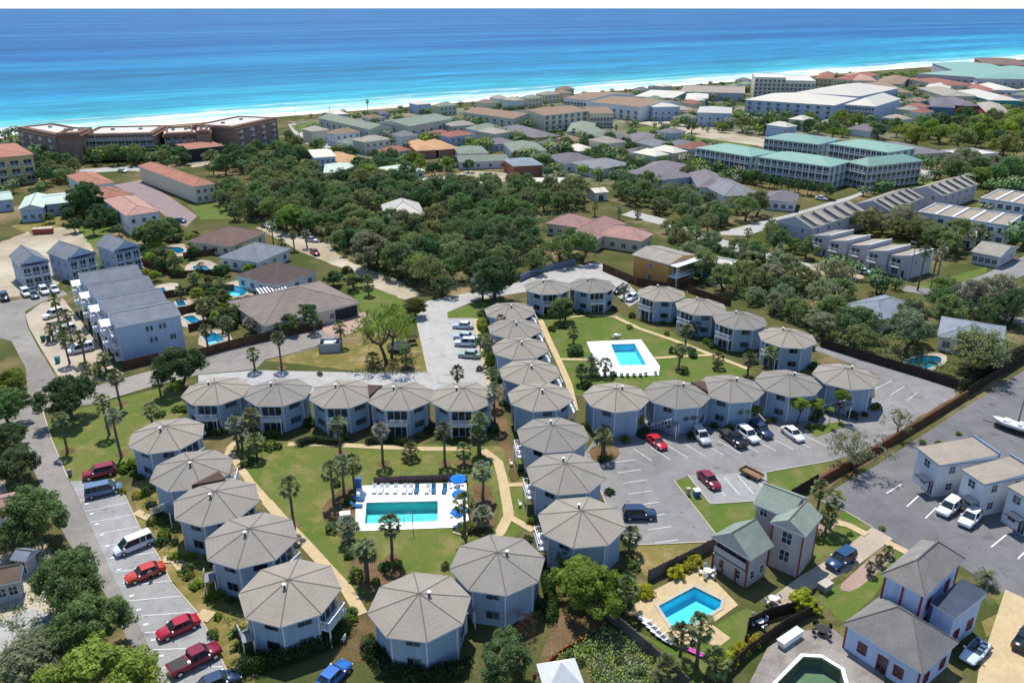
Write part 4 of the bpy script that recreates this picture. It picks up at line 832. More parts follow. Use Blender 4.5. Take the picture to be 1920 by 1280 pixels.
# --- rows with rooflights on the right
def skyrow(p1, p2, dp, lab, n=5):
    t, r = B('townhouse_row', lab, 'building', p1, p2, None, 5.8, 'gable', 2.4, W_LAV, T_GREIGE, TRIM, .2, 'x', [(0, n, 2, 1.4, 1.3, 'window', 1.0), (3, 2, 2, 1.0, 1.2, 'window', 1.1)], dp, 'townhouse rows with rooflights')
    sl_ = math.atan2(2.4, r.d / 2)
    for i in range(n):
        b = MB(); x = -r.w / 2 + (i + .62) * r.w / n; y0, y1 = -r.d / 2 * .95, -r.d / 2 * .1
        z = lambda y: 5.8 + (y + r.d / 2) * 2.4 / (r.d / 2)
        wd = r.w / n * .2
        b.faces([(x - wd, y0, z(y0)), (x - wd, y1, z(y1)), (x - wd, y1, z(y1) + .5), (x - wd, y0, z(y0) + .5), (x + wd, y0, z(y0) + .02), (x + wd, y1, z(y1) + .02)], [(0, 1, 2, 3), (3, 2, 5, 4)], 1)
        b.poly([(x - wd - .03, y0 + .2, z(y0) + .25), (x - wd - .03, y1, z(y1) + .2), (x - wd - .03, y1, z(y1) + .45), (x - wd - .03, y0 + .2, z(y0) + .45)], 0)
        b.poly([(x - wd, y0, z(y0)), (x - wd, y0, z(y0) + .5), (x + wd, y0, z(y0) + .02)], 1)
        b.poly([(x - 2.2 * wd, y0, z(y0) + .05), (x - wd, y0, z(y0) + .05), (x - wd, y1, z(y1) + .05), (x - 2.2 * wd, y1, z(y1) + .05)], 2)
        b.build('rooflight', [GLASS, T_GREIGE, T_DKBLUE], t)
skyrow((1524, 428), (1624, 396), 12.5, 'rooflight townhouse row nearest the front, its blank gable end showing')
skyrow((1668, 395), (1733, 370), 12.0, 'middle one of the three rooflight townhouse rows')
skyrow((1768, 367), (1834, 345), 12.0, 'farthest of the three rooflight townhouse rows')
rr = rect((1524, 440), (1708, 487), None, 5.4, 10.5); U5 = ['leftmost', 'second', 'middle', 'fourth', 'end wall']
for i in range(5):
    wd = rr.w / 5; uu = Vector((math.cos(rr.rz), math.sin(rr.rz))); vv = Vector((-uu.y, uu.x)); c = rr.c + uu * (wd * (i - 2)) - vv * (.9 if i % 2 else 0)
    t = thing('townhouse', '%s lavender grey townhouse of the saw-tooth row of five' % U5[i] if i < 4 else 'lavender grey townhouse whose blank end wall closes the saw-tooth row', 'house', (c.x, c.y, 0), rr.rz, 'stepped townhouses on the right'); x, y = wd / 2, 5.25
    b = MB(); b.prism([(-x + .01, -y), (x - .01, -y), (x - .01, y), (-x + .01, y)], 0, 5.2, 0); b.build('wall', W_LAV, t)
    b = MB(); b.poly([(-x, -y - .3, 5.21), (x - .15, -y - .3, 6.5), (x - .15, y + .3, 6.5), (-x, y + .3, 5.21)], 0); b.poly([(x - .15, -y - .3, 5.21), (x - .15, y + .3, 5.21), (x - .15, y + .3, 6.5), (x - .15, -y - .3, 6.5)], 1); b.poly([(-x, -y - .3, 5.21), (x - .15, -y - .3, 5.21), (x - .15, -y - .3, 6.5)], 1); b.poly([(x - .15, y + .3, 5.21), (-x, y + .3, 5.21), (x - .15, y + .3, 6.5)], 1); b.box((x - .3, 0, 6.55), (.35, 2 * y + .6, .14), 2); b.build('roof', [T_GREIGE, W_LAV, TRIM], t)
    place('balcony', window_mesh('balcony', 2.6, 1.9), t, (-.8, -y, 2.8)); place('window', window_mesh('window', 1.8, 1.5), t, (-.8, -y, .6)); place('door', window_mesh('door', .9, 2), t, (1.5, -y, .05))
    if i == 4: [place('window', window_mesh('window', .7, 1.1), t, (x - .01, k, 3.4), math.pi / 2) for k in (-2.5, 2.5)]
for p1, p2, p3, lb in (((1721, 399), (1889, 425), (1914, 406), 'flat roofed white apartment block with pale roof strips'), ((1838, 373), (1985, 394), (2005, 374), 'flat roofed apartment block cut by the right edge')):
    t, r = B('apartment_building', lb, 'building', p1, p2, p3, 6, 'flat', 0, W_WHITE, T_GRAVEL, TRIM, 0, wins=[(0, 9, 2, 1.6, 1.5, 'window', .9)], storey=2.8)
    for i in range(1, 5):
        b = MB(); b.box((-r.w / 2 + i * r.w / 5, 0, 6.3), (.7, r.d - .7, .4)); b.build('party_wall', TRIM, t)
# --- orange timber house, teal building, pink house
t, r = B('timber_house', 'orange timber two storey house with white-grey metal roof', 'house', (1184, 477), (1254, 496), (1276, 470), 6.2, 'gable', 1.2, W_ORANGE, T_GREIGE, TRIM, .5, 'x', [(0, 1, 1, 1.1, 1.3, 'window', 3.8), (0, 1, 1, 1, 2, 'door', .1), (1, 2, 2, 1.6, 1.9, 'balcony', .5)])
b = MB(); x = r.w / 2
for y in (-r.d / 2 + .6, r.d / 2 - .6): b.box((x + 2.2, y, 2.9), (.16, .16, 5.8))
for z in (2.9, 5.9): b.box((x + .95, 0, z), (2.9, r.d - .8, .14))
for z in (1.0, 3.9): b.box((x + 2.25, 0, z), (.07, r.d - 1, .08))
b.build('porch', RAIL, t)
B('bar_building', 'low teal fronted building with white flat roof behind the orange house', 'building', (1300, 489), (1368, 501), (1380, 490), 4, 'flat', 0, W_TEAL, T_WHITE, TRIM, 0, wins=[(0, 3, 1, 2, 1.6, 'window', 1)])
rp = rect((1058, 440), (1120, 449), (1150, 415), 3.8); t = thing('bungalow', 'sprawling house with pink tiled hipped roofs at the edge of the wood', 'house', (rp.c.x, rp.c.y, 0), rp.rz)
block(t, rp.w, rp.d, 3.8, 'hip', 3, W_CREAM, T_PINK, TRIM, .5, 'x', low)
block(t, 13, 11, 3.8, 'hip', 2.6, W_CREAM, T_PINK, TRIM, .5, 'x', low, (-rp.w / 2 - 5, 4))
block(t, 15, 10, 3.8, 'hip', 2.6, W_CREAM, T_PINK, TRIM, .5, 'x', low, (rp.w / 2 + 4.5, -1.5)); FOOT.append((rp.c.x, rp.c.y, rp.w / 2 + 11, rp.d / 2 + 4, rp.rz))
# --- green roofed house with tower, near right
r = rect((1333, 1005), (1407, 1050), (1455, 1024), 4.7); t = thing('villa', 'lavender two storey house with green roofs, tower wing and red trim', 'house', (r.c.x, r.c.y, 0), r.rz)
VG = roofmat('shingle_green_grey', lin(158, 172, 160, .6)); VW = siding('wall_mauve', (.41, .38, .375, 1))
block(t, r.w, r.d, 4.7, 'gable', 2.3, VW, VG, TRIM, .45, 'y', [(0, 2, 1, .8, 1.3, 'window', .7), (1, 2, 1, .9, 1.2, 'window', 1.0)])
b = MB(); b.box((0, -r.d / 2 + .42, 3.4), (r.w - 1.6, .1, 1.5)); b.build('veranda_shade', DARK, t)  # flat dark panel paints the veranda's shade on the wall
b = MB()
for x in (-r.w / 2 + .45, -r.w / 6, r.w / 6, r.w / 2 - .45): b.box((x, -r.d / 2 + .3, 2.3), (.16, .2, 4.4))
b.build('red_post', TRIMR, t)
b = MB(); b.box((0, -r.d / 2 + .2, 2.55), (r.w - 1.2, .5, .16)); b.box((0, -r.d / 2 + .1, 3.3), (r.w - 1.2, .08, .9)); b.build('veranda_railing', VW, t)
r2 = rect((1418, 945), (1476, 968), None, 7.0, 6.0)
c2 = Vector((r2.c.x, r2.c.y)) - Vector((r.c.x, r.c.y)); ca, sa = math.cos(-r.rz), math.sin(-r.rz); lc = (c2.x * ca - c2.y * sa, c2.x * sa + c2.y * ca)
block(t, r2.w + 1.0, 6.0, 6.9, 'gable', 1.6, VW, VG, TRIM, .4, 'x', [(0, 2, 1, 1.0, 1.6, 'window', 5.4), (1, 2, 2, 1, 1.5, 'window', 1.6)], lc, r2.rz - r.rz)
d2 = (lc[0] + math.cos(r2.rz - r.rz) * 3.0 + math.sin(r2.rz - r.rz) * 2.2, lc[1] + math.sin(r2.rz - r.rz) * 3.0 - math.cos(r2.rz - r.rz) * 2.2)
block(t, 4.6, 5.6, 6.6, 'gable', 1.4, VW, VG, TRIM, .35, 'y', [(0, 1, 2, 1.3, 1.7, 'window', 1.6)], d2, r2.rz - r.rz, roofname='tower_roof', wallname='tower_wall')
b = MB(); ca, sa = math.cos(r2.rz - r.rz), math.sin(r2.rz - r.rz)
for x, y in ((-1.96, -2.46), (1.96, -2.46), (1.96, 2.3)): b.box((d2[0] + x * ca - y * sa, d2[1] + x * sa + y * ca, 3.15), (.16, .16, 6.2), 0, r2.rz - r.rz)
b.build('corner_board', TRIMR, t)
# --- sky blue house, bottom right
r = rect((1581, 1167), (1730, 1262), (1800, 1204), 3.5); t = thing('villa', 'sky blue house with grey hipped roofs and red trim beside the timber deck', 'house', (r.c.x, r.c.y, 0), r.rz)
VGR = roofmat('shingle_warm_grey', lin(160, 156, 152, .6)); W_SKY = siding('wall_cornflower', (.44, .55, .76, 1))
block(t, r.w, r.d, 3.5, 'hip', 3.0, W_SKY, VGR, TRIM, .35, 'x', [(0, 2, 1, 1.0, 1.3, 'window', .9), (1, 2, 1, 1, 1.2, 'window', .9)], fr=TRIMR)
place('door', window_mesh('door', 1.1, 2.1, TRIMR), t, (.3, -r.d / 2 + .34, .1))
r2 = rect((1652, 1075), (1735, 1118), (1832, 1057), 7.2); c2 = r2.c - r.c; ca, sa = math.cos(-r.rz), math.sin(-r.rz); lc = (c2.x * ca - c2.y * sa, c2.x * sa + c2.y * ca)
block(t, r2.w, r2.d, 7.2, 'hip', 2.2, W_SKY, VGR, TRIM, .4, 'x', [(1, 2, 2, 1, 1.4, 'window', 1.2), (3, 1, 1, .8, 1.2, 'window', 4.8)], lc, r2.rz - r.rz, fr=TRIMR)
b = MB(); a_ = r2.rz - r.rz; ca, sa = math.cos(a_), math.sin(a_)
for x, y in ((-r2.w / 2 + .4, -r2.d / 2 + .4), (0, -r2.d / 2 + .38), (r2.w / 2 - .4, -r2.d / 2 + .4), (r2.w / 2 - .4, r2.d / 2 - .4)): b.box((lc[0] + x * ca - y * sa, lc[1] + x * sa + y * ca, 3.5), (.2, .2, 6.9), 0, a_)
for x, y in ((-r.w / 2 + .35, -r.d / 2 + .35), (r.w / 2 - .35, -r.d / 2 + .35)): b.box((x, y, 1.6), (.18, .18, 3.2))
b.build('corner_board', TRIMR, t)
r3 = rect((1745, 1130), (1792, 1158), (1856, 1120), 5.2); c2 = r3.c - r.c; ca, sa = math.cos(-r.rz), math.sin(-r.rz); lc = (c2.x * ca - c2.y * sa, c2.x * sa + c2.y * ca)
block(t, r3.w, r3.d, 5.2, 'shed', .5, W_SKY, T_DKBLUE, TRIM, .25, 'x', [(1, 2, 1, 1.1, 1.3, 'window', 1.2)], lc, r3.rz - r.rz, fr=TRIMR, roofname='garage_roof', wallname='garage_wall')
# --- flat roofed flats, right
fw = [(0, 1, 2, 1.2, 1.2, 'window', 1.0), (3, 2, 2, .9, 1.2, 'window', 1.0), (1, 2, 2, 1, 1.2, 'window', 1.0)]
for p1, p2, p3, lb in (((1718, 838), (1762, 872), (1850, 846), 'flat roofed two storey unit with gravel roof, nearest the mulch bed'), ((1802, 879), (1846, 908), (1930, 886), 'flat roofed two storey unit with gravel roof, middle of the three'), ((1888, 911), (1930, 936), (2010, 912), 'flat roofed two storey unit cut by the right edge')):
    t, r = B('townhouse', lb, 'house', p1, p2, p3, 5.6, 'shed', .7, W_WHITE, T_GRAVEL, TRIMB, .25, wins=fw, group='gravel roofed townhouses on the right', storey=2.8)
    b = MB(); b.box((0, r.d / 2 + .1, 6.2), (r.w + .2, .25, .9)); b.build('parapet', TRIMB, t)
    b = MB(); b.box((1.0, -r.d / 2 - .7, 2.6), (2.2, 1.5, .14)); b.build('door_canopy', T_DKBLUE, t)
    place('door', window_mesh('door', 1, 2.1), t, (1.6, -r.d / 2 + .28, .05))
B('bungalow', 'brown gabled bungalow cut by the left edge near the bottom', 'house', (-70, 1112), (38, 1088), (26, 1064), 3, 'gable', 1.4, W_GREY, T_TAN, wins=low)
B('bungalow', 'pinkish roofed house at the left edge beside the left street', 'house', (-60, 985), (22, 968), (10, 925), 3, 'gable', 1.2, W_WHITE, T_PINK, wins=low)
B('shed', 'small grey metal roofed shed between trees left of the street', 'shed', (18, 1048), (48, 1052), (54, 1030), 2.4, 'gable', .7, W_GREY, T_BLUEG, wins=[(0, 1, 1, 1, 1.9, 'door', .05)])
# --- white canopy tent
b = MB(); q = G(1052, 1240, 4.3); s_ = 2.1
b.faces([(-s_, -s_, 2.4), (s_, -s_, 2.4), (s_, s_, 2.4), (-s_, s_, 2.4), (0, 0, 4.3)], [(0, 1, 4), (1, 2, 4), (2, 3, 4), (3, 0, 4), (3, 2, 1, 0)])
b.prism([(-s_, -s_), (s_, -s_), (s_, s_), (-s_, s_)], 2.15, 2.399, 0, cap=False)
t = thing('canopy_tent', 'white peaked canopy tent at the bottom edge', 'tent', (q.x, q.y, 0), .2); b.build('canopy', surf('canvas_white', (.62, .63, .64, 1), .8, .5, 2, .06, .1), t)
for x, y in ((-2, -2), (2, -2), (2, 2), (-2, 2)): b = MB(); b.tube([(x, y, 0), (x, y, 2.3)], .05, 6); b.build('leg', RAIL, t)
FOOT.append((q.x, q.y, 3.2, 3.2, .5))

q = G(762, 408); FOOT.append((q.x, q.y - 4, 13, 10, 0))
# --- small houses filling the far town
LATE = []
for q, n in (([(1530, 160), (1700, 160), (1960, 150), (1960, 232), (1700, 238), (1640, 215), (1720, 185)], 24), ([(570, 264), (720, 264), (1010, 240), (1010, 262), (880, 300), (760, 300)], 14), ([(1180, 186), (1310, 188), (1300, 238), (1280, 240)], 7), ([(1280, 190), (1410, 160), (1420, 172), (1330, 198)], 3), ([(960, 262), (1300, 268), (1320, 330), (960, 330)], 9), ([(1440, 240), (1700, 240), (1690, 258), (1440, 260)], 7), ([(860, 196), (1060, 180), (1060, 196), (900, 205)], 4), ([(600, 226), (860, 206), (1000, 190), (1240, 172), (1240, 182), (1000, 204), (860, 218), (640, 236)], 12)):
    poly = wpoly(q); xs = [p.x for p in poly]; ys = [p.y for p in poly]; k = t_ = 0
    while k < n and t_ < 900:
        t_ += 1; x, y = random.uniform(min(xs), max(xs)), random.uniform(min(ys), max(ys))
        if not inside((x, y), poly) or in_foot(x, y, 7.0): continue
        k += 1; wd, dp, rz = random.uniform(11, 16), random.uniform(9, 12), random.choice((SHORE_ANG, SHORE_ANG + math.pi / 2)) + random.uniform(-.15, .15); h = random.choice((3.4, 6.2)); i = random.randrange(6)
        rm, nm = ((T_WHITE, 'white'), (T_TAN, 'tan'), (T_RED, 'red'), (T_LAVG, 'mauve grey'), (T_SAGE, 'sage'), (T_GREIGE, 'greige'))[i]; wl = random.choice((W_WHITE, W_CREAM, W_BLUEH, W_SAGE))
        FOOT.append((x, y, wd / 2, dp / 2, rz)); t = thing('beach_house', 'x', 'house', (x, y, 0), rz, 'small houses in the far town'); t['label'] = '%s small house with %s roof' % ('two storey' if h > 5 else 'low', nm); LATE.append(t)
        block(t, wd, dp, h, 'hip', 2.0, wl, rm, TRIM, .5, 'x', [(0, 4, 2 if h > 5 else 1, 1.3, 1.3, 'window', .9), (1, 3, 2 if h > 5 else 1, 1.2, 1.3, 'window', .9), (3, 3, 1, 1.2, 1.3, 'window', .9)], cap=False)
# ------------------------------------------------------------------ vegetation
LEAF = leafmat(); FROND = leafmat('frond', .2); BARK = surf('bark', (.10, .075, .055, 1), .95, .8, 5, .25, .05); PBARK = surf('palm_bark', (.17, .135, .105, 1), .95, .8, 6, .25, .05)
def leafy(n_clump, per, rx, rz, leaf, seed, cz, low=-.55, clump=.38, flat=.0, branches=6):
    """crown: clumps of leaf-sized faces spread through an uneven ellipsoid"""
    rnd = random.Random(seed); b = MB()
    lob = [(rnd.uniform(0, 6.28), rnd.uniform(.1, .28)) for _ in range(3)]
    for c in range(n_clump):
        th = rnd.uniform(0, 6.283); z = rnd.uniform(low, 1.0); rr = math.sqrt(max(0.02, 1 - z * z if z > 0 else 1 - (z / 1.25) ** 2)) * rnd.uniform(.5, 1.0) ** .6
        k = 1 + sum(a * math.sin((i + 2) * th + p) for i, (p, a) in enumerate(lob))
        cx, cy, c_z = rr * math.cos(th) * rx * k, rr * math.sin(th) * rx * k, cz + z * rz * rnd.uniform(.78, 1.05)
        cr = clump * rx * rnd.uniform(.55, 1.1)
        for _ in range(per):
            d = Vector((rnd.gauss(0, 1), rnd.gauss(0, 1), rnd.gauss(0, 1) + .25)).normalized(); q = Vector((cx, cy, c_z)) + Vector((d.x, d.y, d.z * .7)) * cr * rnd.uniform(.55, 1.0)
            nn = (d + Vector((rnd.gauss(0, .55), rnd.gauss(0, .55), rnd.gauss(.3, .5)))).normalized()
            e1 = nn.orthogonal().normalized(); e1.rotate(Matrix.Rotation(rnd.uniform(0, 6.28), 3, nn)); e2 = nn.cross(e1)
            s1 = leaf * rnd.uniform(.6, 1.25); s2 = s1 * rnd.uniform(.5, .8)
            b.poly([q - e1 * s1, q - e2 * s2 * .6, q + e1 * s1, q + e2 * s2])
    return b
def trunk_mesh(h, r, seed, spread=1.6, limbs=5):
    rnd = random.Random(seed); b = MB()
    top = Vector((rnd.gauss(0, .15), rnd.gauss(0, .15), h * .55)); b.tube([(0, 0, -.1), (top.x * .4, top.y * .4, h * .25), top], [r * 1.35, r, r * .8], 8)
    for i in range(limbs):
        a = i * 6.283 / limbs + rnd.uniform(-.3, .3); e = top + Vector((math.cos(a) * spread * rnd.uniform(.6, 1), math.sin(a) * spread * rnd.uniform(.6, 1), h * rnd.uniform(.3, .5))); m = (top + e) / 2 + Vector((0, 0, -.1 * h))
        b.tube([top, m, e], [r * .65, r * .45, r * .2], 6)
    return b.mesh('trunk', BARK)
# unit trees: crown radius 1 m in plan, scaled per tree
OAKS = [(leafy(64, 62, .82, .62, .058, s, 1.05, clump=.34).mesh('crown', LEAF), trunk_mesh(1.0, .075, s, .5)) for s in range(6)]
FINE = [(leafy(110, 115, .84, .66, .048, 40 + s, 1.05, clump=.30).mesh('crown', LEAF), trunk_mesh(1.0, .07, 40 + s, .5)) for s in range(4)]
OPEN = [(leafy(60, 26, .86, .62, .042, 60 + s, 1.05, clump=.27).mesh('crown', LEAF), trunk_mesh(1.15, .05, 60 + s, .65, 8)) for s in range(3)]
BUSH = [(leafy(48, 70, .86, .62, .085, 80 + s, .52, low=-.7, clump=.33).mesh('foliage', LEAF)) for s in range(4)]
BALL = [(leafy(100, 60, .88, .78, .062, 90 + s, .75, low=-.85, clump=.2).mesh('foliage', LEAF)) for s in range(2)]
_F = 1.6
DK, OL, GY, BR, YE, LI, MD = (.052, .092, .038, 1), (.125, .150, .062, 1), (.165, .172, .112, 1), (.125, .175, .030, 1), (.30, .28, .03, 1), (.19, .24, .045, 1), (.088, .136, .052, 1)
DK, OL, GY, BR, YE, LI, MD = [(a * _F, b_ * _F * 1.04, c_ * _F, 1) for a, b_, c_, d_ in (DK, OL, GY, BR, YE, LI, MD)]
CN = {DK: 'dark green', OL: 'olive green', GY: 'grey-green', BR: 'bright green', YE: 'yellow-green', LI: 'light green', MD: 'mid green'}
LAND = [((760, 390), 'the pale roofed house in the wood'), ((600, 420), 'the left edge of the wood'), ((900, 400), 'the middle of the wood'), ((1040, 470), 'the lower right of the wood'), ((760, 520), 'the bottom of the wood'), ((640, 370), 'the top left of the wood'), ((950, 345), 'the top of the wood'), ((1100, 420), 'the pink tiled house'), ((1240, 490), 'the orange timber house'), ((1220, 400), 'the street beyond the pink house'), ((1340, 400), 'the grey hipped houses'), ((1360, 500), 'the teal building'), ((1480, 540), 'the slanting row of octagons'), ((1640, 570), 'the blue grey bungalow among oaks'), ((1740, 680), 'the oak shaded pool'), ((1840, 630), 'the bungalow above the shaded pool'), ((1890, 540), 'the side street on the right'), ((1680, 430), 'the stepped townhouses'), ((1780, 470), 'the flat roofed white block'), ((1850, 330), 'the rooflight rows'), ((1560, 340), 'the green roofed condos'), ((1450, 330), 'the front green condo row'), ((1600, 220), 'the big white roofs'), ((1750, 250), 'the grey-brown bungalow'), ((1880, 250), 'the right edge, upper part'), ((1850, 160), 'the long green resort roof'), ((1360, 240), 'the pale blue block'), ((1180, 270), 'the open grass'), ((1060, 290), 'the mauve grey houses'), ((930, 300), 'the sage roofed bungalow'), ((820, 290), 'the orange tiled buildings'), ((680, 310), 'the mint roofed bungalows'), ((650, 260), 'the sage condo with dark bays'), ((480, 290), 'the hotel canopy'), ((230, 300), 'the red-brown hotel'), ((100, 330), 'the yellow apartment building'), ((80, 400), 'the blue cottages'), ((170, 390), 'the terracotta apartment houses'), ((330, 390), 'the long terracotta roof'), ((400, 440), 'the red-brown roofed bungalow'), ((310, 520), 'the small row pools'), ((460, 560), 'the brown roofed bungalow pool'), ((560, 590), 'the taupe bungalow'), ((150, 620), 'the pavers in front of the terraced row'), ((230, 700), 'the corner of the side road'), ((40, 700), 'the left street corner'), ((180, 820), 'the grass at the left corner'), ((60, 950), 'the left street'), ((130, 1120), 'the street beside the left car park'), ((320, 1020), 'the left car park'), ((450, 860), 'the top left of the pool lawn'), ((560, 960), 'the left of the main pool'), ((660, 900), 'the top left corner of the main pool'), ((760, 850), 'the balcony row'), ((880, 900), 'the blue umbrellas'), ((700, 1060), 'the planting bed below the main pool'), ((840, 1060), 'the lower end of the pool lawn'), ((680, 1180), 'the gap between bottom octagons'), ((960, 1210), 'the bottom octagon pair'), ((1110, 1100), 'the nearest central octagon'), ((1140, 840), 'the mulch circle in the car park'), ((930, 700), 'the far central octagons'), ((720, 650), 'the small park with the trampoline'), ((560, 660), 'the fenced enclosure'), ((740, 590), 'the bright green strip'), ((850, 700), 'the pale parking strip'), ((930, 520), 'the top of the central row'), ((1080, 650), 'the left of the small pool'), ((1270, 660), 'the right of the small pool'), ((1420, 680), 'the lower end of the small lawn'), ((1300, 790), 'the row behind the right car park'), ((1500, 780), 'the right end of the car park row'), ((1640, 820), 'the mulch bed by the long fence'), ((1540, 960), 'the lavender villa'), ((1270, 1060), 'the small backyard pool'), ((1330, 1210), 'the backyard lawn'), ((1400, 1220), 'the timber deck'), ((1620, 1060), 'the pink gravel bed'), ((1850, 1080), 'the sky blue villa'), ((1180, 1240), 'the rough ground at the bottom')]
def near(p, n=0):
    x, y = P(p); return sorted(LAND, key=lambda l: (l[0][0] - x) ** 2 + ((l[0][1] - y) * 1.6) ** 2)[n][1]
for t in LATE: t['label'] += ' by ' + near(t.location); REG.append(t)
def szw(r, lo, hi): return 'small' if r < lo else 'broad' if r > hi else 'medium'
def tree(p, r, tint, pool=None, hk=1.0, group=None, name='oak_tree', jit=.12, noun='tree', where=None):
    """p: base on the ground, r: crown radius in metres"""
    pool = pool or OAKS; i = random.randrange(len(pool)); cm, tm = pool[i]
    t = place(name, None, None, (p[0], p[1], 0), random.uniform(0, 6.28), None, (r, r, r * hk))
    f = [random.uniform(1 - jit, 1 + jit) for _ in range(3)]; c = tuple(a * b for a, b in zip(tint[:3], f)) + (1,)
    c_ = place('crown', cm, t, color=c); k_ = place('trunk', tm, t)
    t['_tint'] = CN[tint]; sz = szw(r, 3.0, 4.6)
    tag(t, ('%s %s by %s' % (CN[tint], noun, near(p)) if sz == 'medium' else '%s %s %s by %s' % (sz, CN[tint], noun, near(p))), 'tree', group or 'leafy trees', auto=True); return t
def tree_px(cx, cy, rpx, tint, pool=None, hk=1.0, **kw):
    """placed from the centre of its crown in the photograph"""
    r = rpx / PPM(G(cx, cy, 3)); r = rpx / PPM(G(cx, cy, 1.05 * r * hk)); p = G(cx, cy, 1.05 * r * hk); return tree(p, r, tint, pool, hk, **kw)
def shrub_px(cx, cy, rpx, tint, ball=False, hk=1.0, noun=None):
    r = rpx / PPM(G(cx, cy, 1)); p = G(cx, cy, .6 * r * hk)
    t = place('clipped_bush' if ball else 'shrub', random.choice(BALL if ball else BUSH), None, (p.x, p.y, 0), random.uniform(0, 6.28), tuple(a * random.uniform(.88, 1.12) for a in tint[:3]) + (1,), (r, r, r * hk))
    return tag(t, '%s %s %s by %s' % (szw(r, .8, 1.4), CN[tint], noun or ('clipped bush' if ball else 'shrub'), near(p)), 'bush', 'clipped round bushes' if ball else 'shrubs', auto=True)
def blocked(x, y, m=2.0):
    return any(inside((x + a * m, y + b_ * m), p) for p in AVOID + HOLES for a, b_ in ((0, 0), (1, 0), (-1, 0), (0, 1), (0, -1)))
def scatter(px, space, rmin, rmax, tints, noun='scrub oak', pool=None, hk=.9, group=None, cap=400, name='oak_tree', foot=1.5):
    poly = wpoly(px); xs = [p.x for p in poly]; ys = [p.y for p in poly]; got = []; tries = 0
    while tries < 6000 and len(got) < cap:
        tries += 1; x, y = random.uniform(min(xs), max(xs)), random.uniform(min(ys), max(ys))
        if not inside((x, y), poly) or in_foot(x, y, foot) or blocked(x, y, 1.2) or any((x - a) ** 2 + (y - b_) ** 2 < (space * s_) ** 2 for a, b_, s_ in got): continue
        s_ = random.uniform(.75, 1.15); got.append((x, y, s_)); tree((x, y, 0), rmin + (rmax - rmin) * (s_ - .75) / .4, random.choice(tints), pool, hk * random.uniform(.85, 1.25), group, noun=noun, name=name)
# palms
def palm_meshes():
    out = []
    for s in range(4):
        rnd = random.Random(200 + s); b = MB()
        for i in range(34):
            az = i * 2.399 + rnd.uniform(-.2, .2); el = R(rnd.uniform(-62, -20) if i < 9 else rnd.uniform(-25, 40) if i < 24 else rnd.uniform(40, 80))
            L = rnd.uniform(.75, 1.0); d = Vector((math.cos(az) * math.cos(el), math.sin(az) * math.cos(el), math.sin(el))); side = Vector((-math.sin(az), math.cos(az), 0)); up = side.cross(d) * -1
            h = d * L + Vector((0, 0, -.10 * L))
            b.tube([(0, 0, 0), d * L * .5 + Vector((0, 0, .03)), h], [.035, .025, .02], 4, 0, False, False)
            for k in range(9):
                a = R(-78 + k * 19.5); bd = (d * math.cos(a) + side * math.sin(a)).normalized(); l = rnd.uniform(.6, .85) * (1 - .25 * abs(k - 4) / 4)
                w_ = side * math.cos(a) - d * math.sin(a); m = h + bd * l * .55; e = h + bd * l + Vector((0, 0, -.3 * l))
                b.faces([h - w_ * .02, h + w_ * .02, m + w_ * .075, e, m - w_ * .075], [(0, 1, 2, 4), (4, 2, 3)])
        out.append(b.mesh('crown', FROND))
    for s in range(2):                         # feather palm
        rnd = random.Random(300 + s); b = MB()
        for i in range(26):
            az = i * 2.399; el = R(rnd.uniform(0, 75)); L = rnd.uniform(1.7, 2.1); pts = []
            for k in range(8):
                f = k / 7; rr = L * f * math.cos(el) * (1 - .1 * f); pts.append(Vector((math.cos(az) * rr, math.sin(az) * rr, L * (math.sin(el) * f - .62 * f * f * (1.2 - .4 * math.sin(el))))))
            side = Vector((-math.sin(az), math.cos(az), 0))
            b.tube(pts, [.03 * (1 - k / 9) for k in range(8)], 4, 0, False, False)
            for k in range(1, 8):
                for sg in (-1, 1):
                    for j in (0, .5):
                        p0 = pts[k - 1].lerp(pts[k], j + .2); t = (pts[k] - pts[k - 1]).normalized(); e = p0 + side * sg * .42 * (1.1 - k / 10) + t * .2 + Vector((0, 0, -.12))
                        b.poly([p0 - t * .04, p0 + t * .06, e])
        out.append(b.mesh('crown', FROND))
    return out
PALMS = palm_meshes()
def ptrunk(seed):
    rnd = random.Random(seed); b = MB(); bx, by = rnd.uniform(-.05, .05), rnd.uniform(-.05, .05); n = 9
    pts = [(bx * math.sin(3.14 * i / (n - 1)) * 2, by * math.sin(3.14 * i / (n - 1)) * 2, -.02 + 1.02 * i / (n - 1)) for i in range(n)]
    b.tube(pts, [.21 * (1.25 if i == 0 else .92 + .16 * (i % 2)) * (1 - .15 * i / n) for i in range(n)], 9); return b.mesh('trunk', PBARK)
PTR = [ptrunk(s) for s in range(4)]
PG, PGD, PGG = (.14, .165, .06, 1), (.095, .12, .05, 1), (.19, .21, .135, 1); CN.update({PG: 'green', PGD: 'dark green', PGG: 'grey-green'})
def palm(bx, by, top, tint=PG, s=1.0, feather=False):
    """bx, by: foot of the trunk in the photograph; top: height of the crown's heart there"""
    p = G(bx, by); lo, hi = .2, 30
    for _ in range(40):
        m = (lo + hi) / 2
        if P((p.x, p.y, m))[1] > top: lo = m
        else: hi = m
    h = lo; t = thing('palm_tree', None, 'tree', (p.x, p.y, 0), random.uniform(0, 6.28))
    q = place('trunk', random.choice(PTR), t); q.scale = (1.0, 1.0, h)
    place('crown', PALMS[random.choice((4, 5)) if feather else random.randrange(4)], t, (0, 0, h), random.uniform(0, 6), tuple(a * random.uniform(.88, 1.12) for a in tint[:3]) + (1,), 1.12 * s * random.uniform(.92, 1.08))
    tag(t, '%s %s %s by %s' % ('tall' if h > 6 else 'short' if h < 3 else 'medium height', CN[tint], 'feather palm' if feather else 'fan palm', near(p)), None, 'palm trees', auto=True)
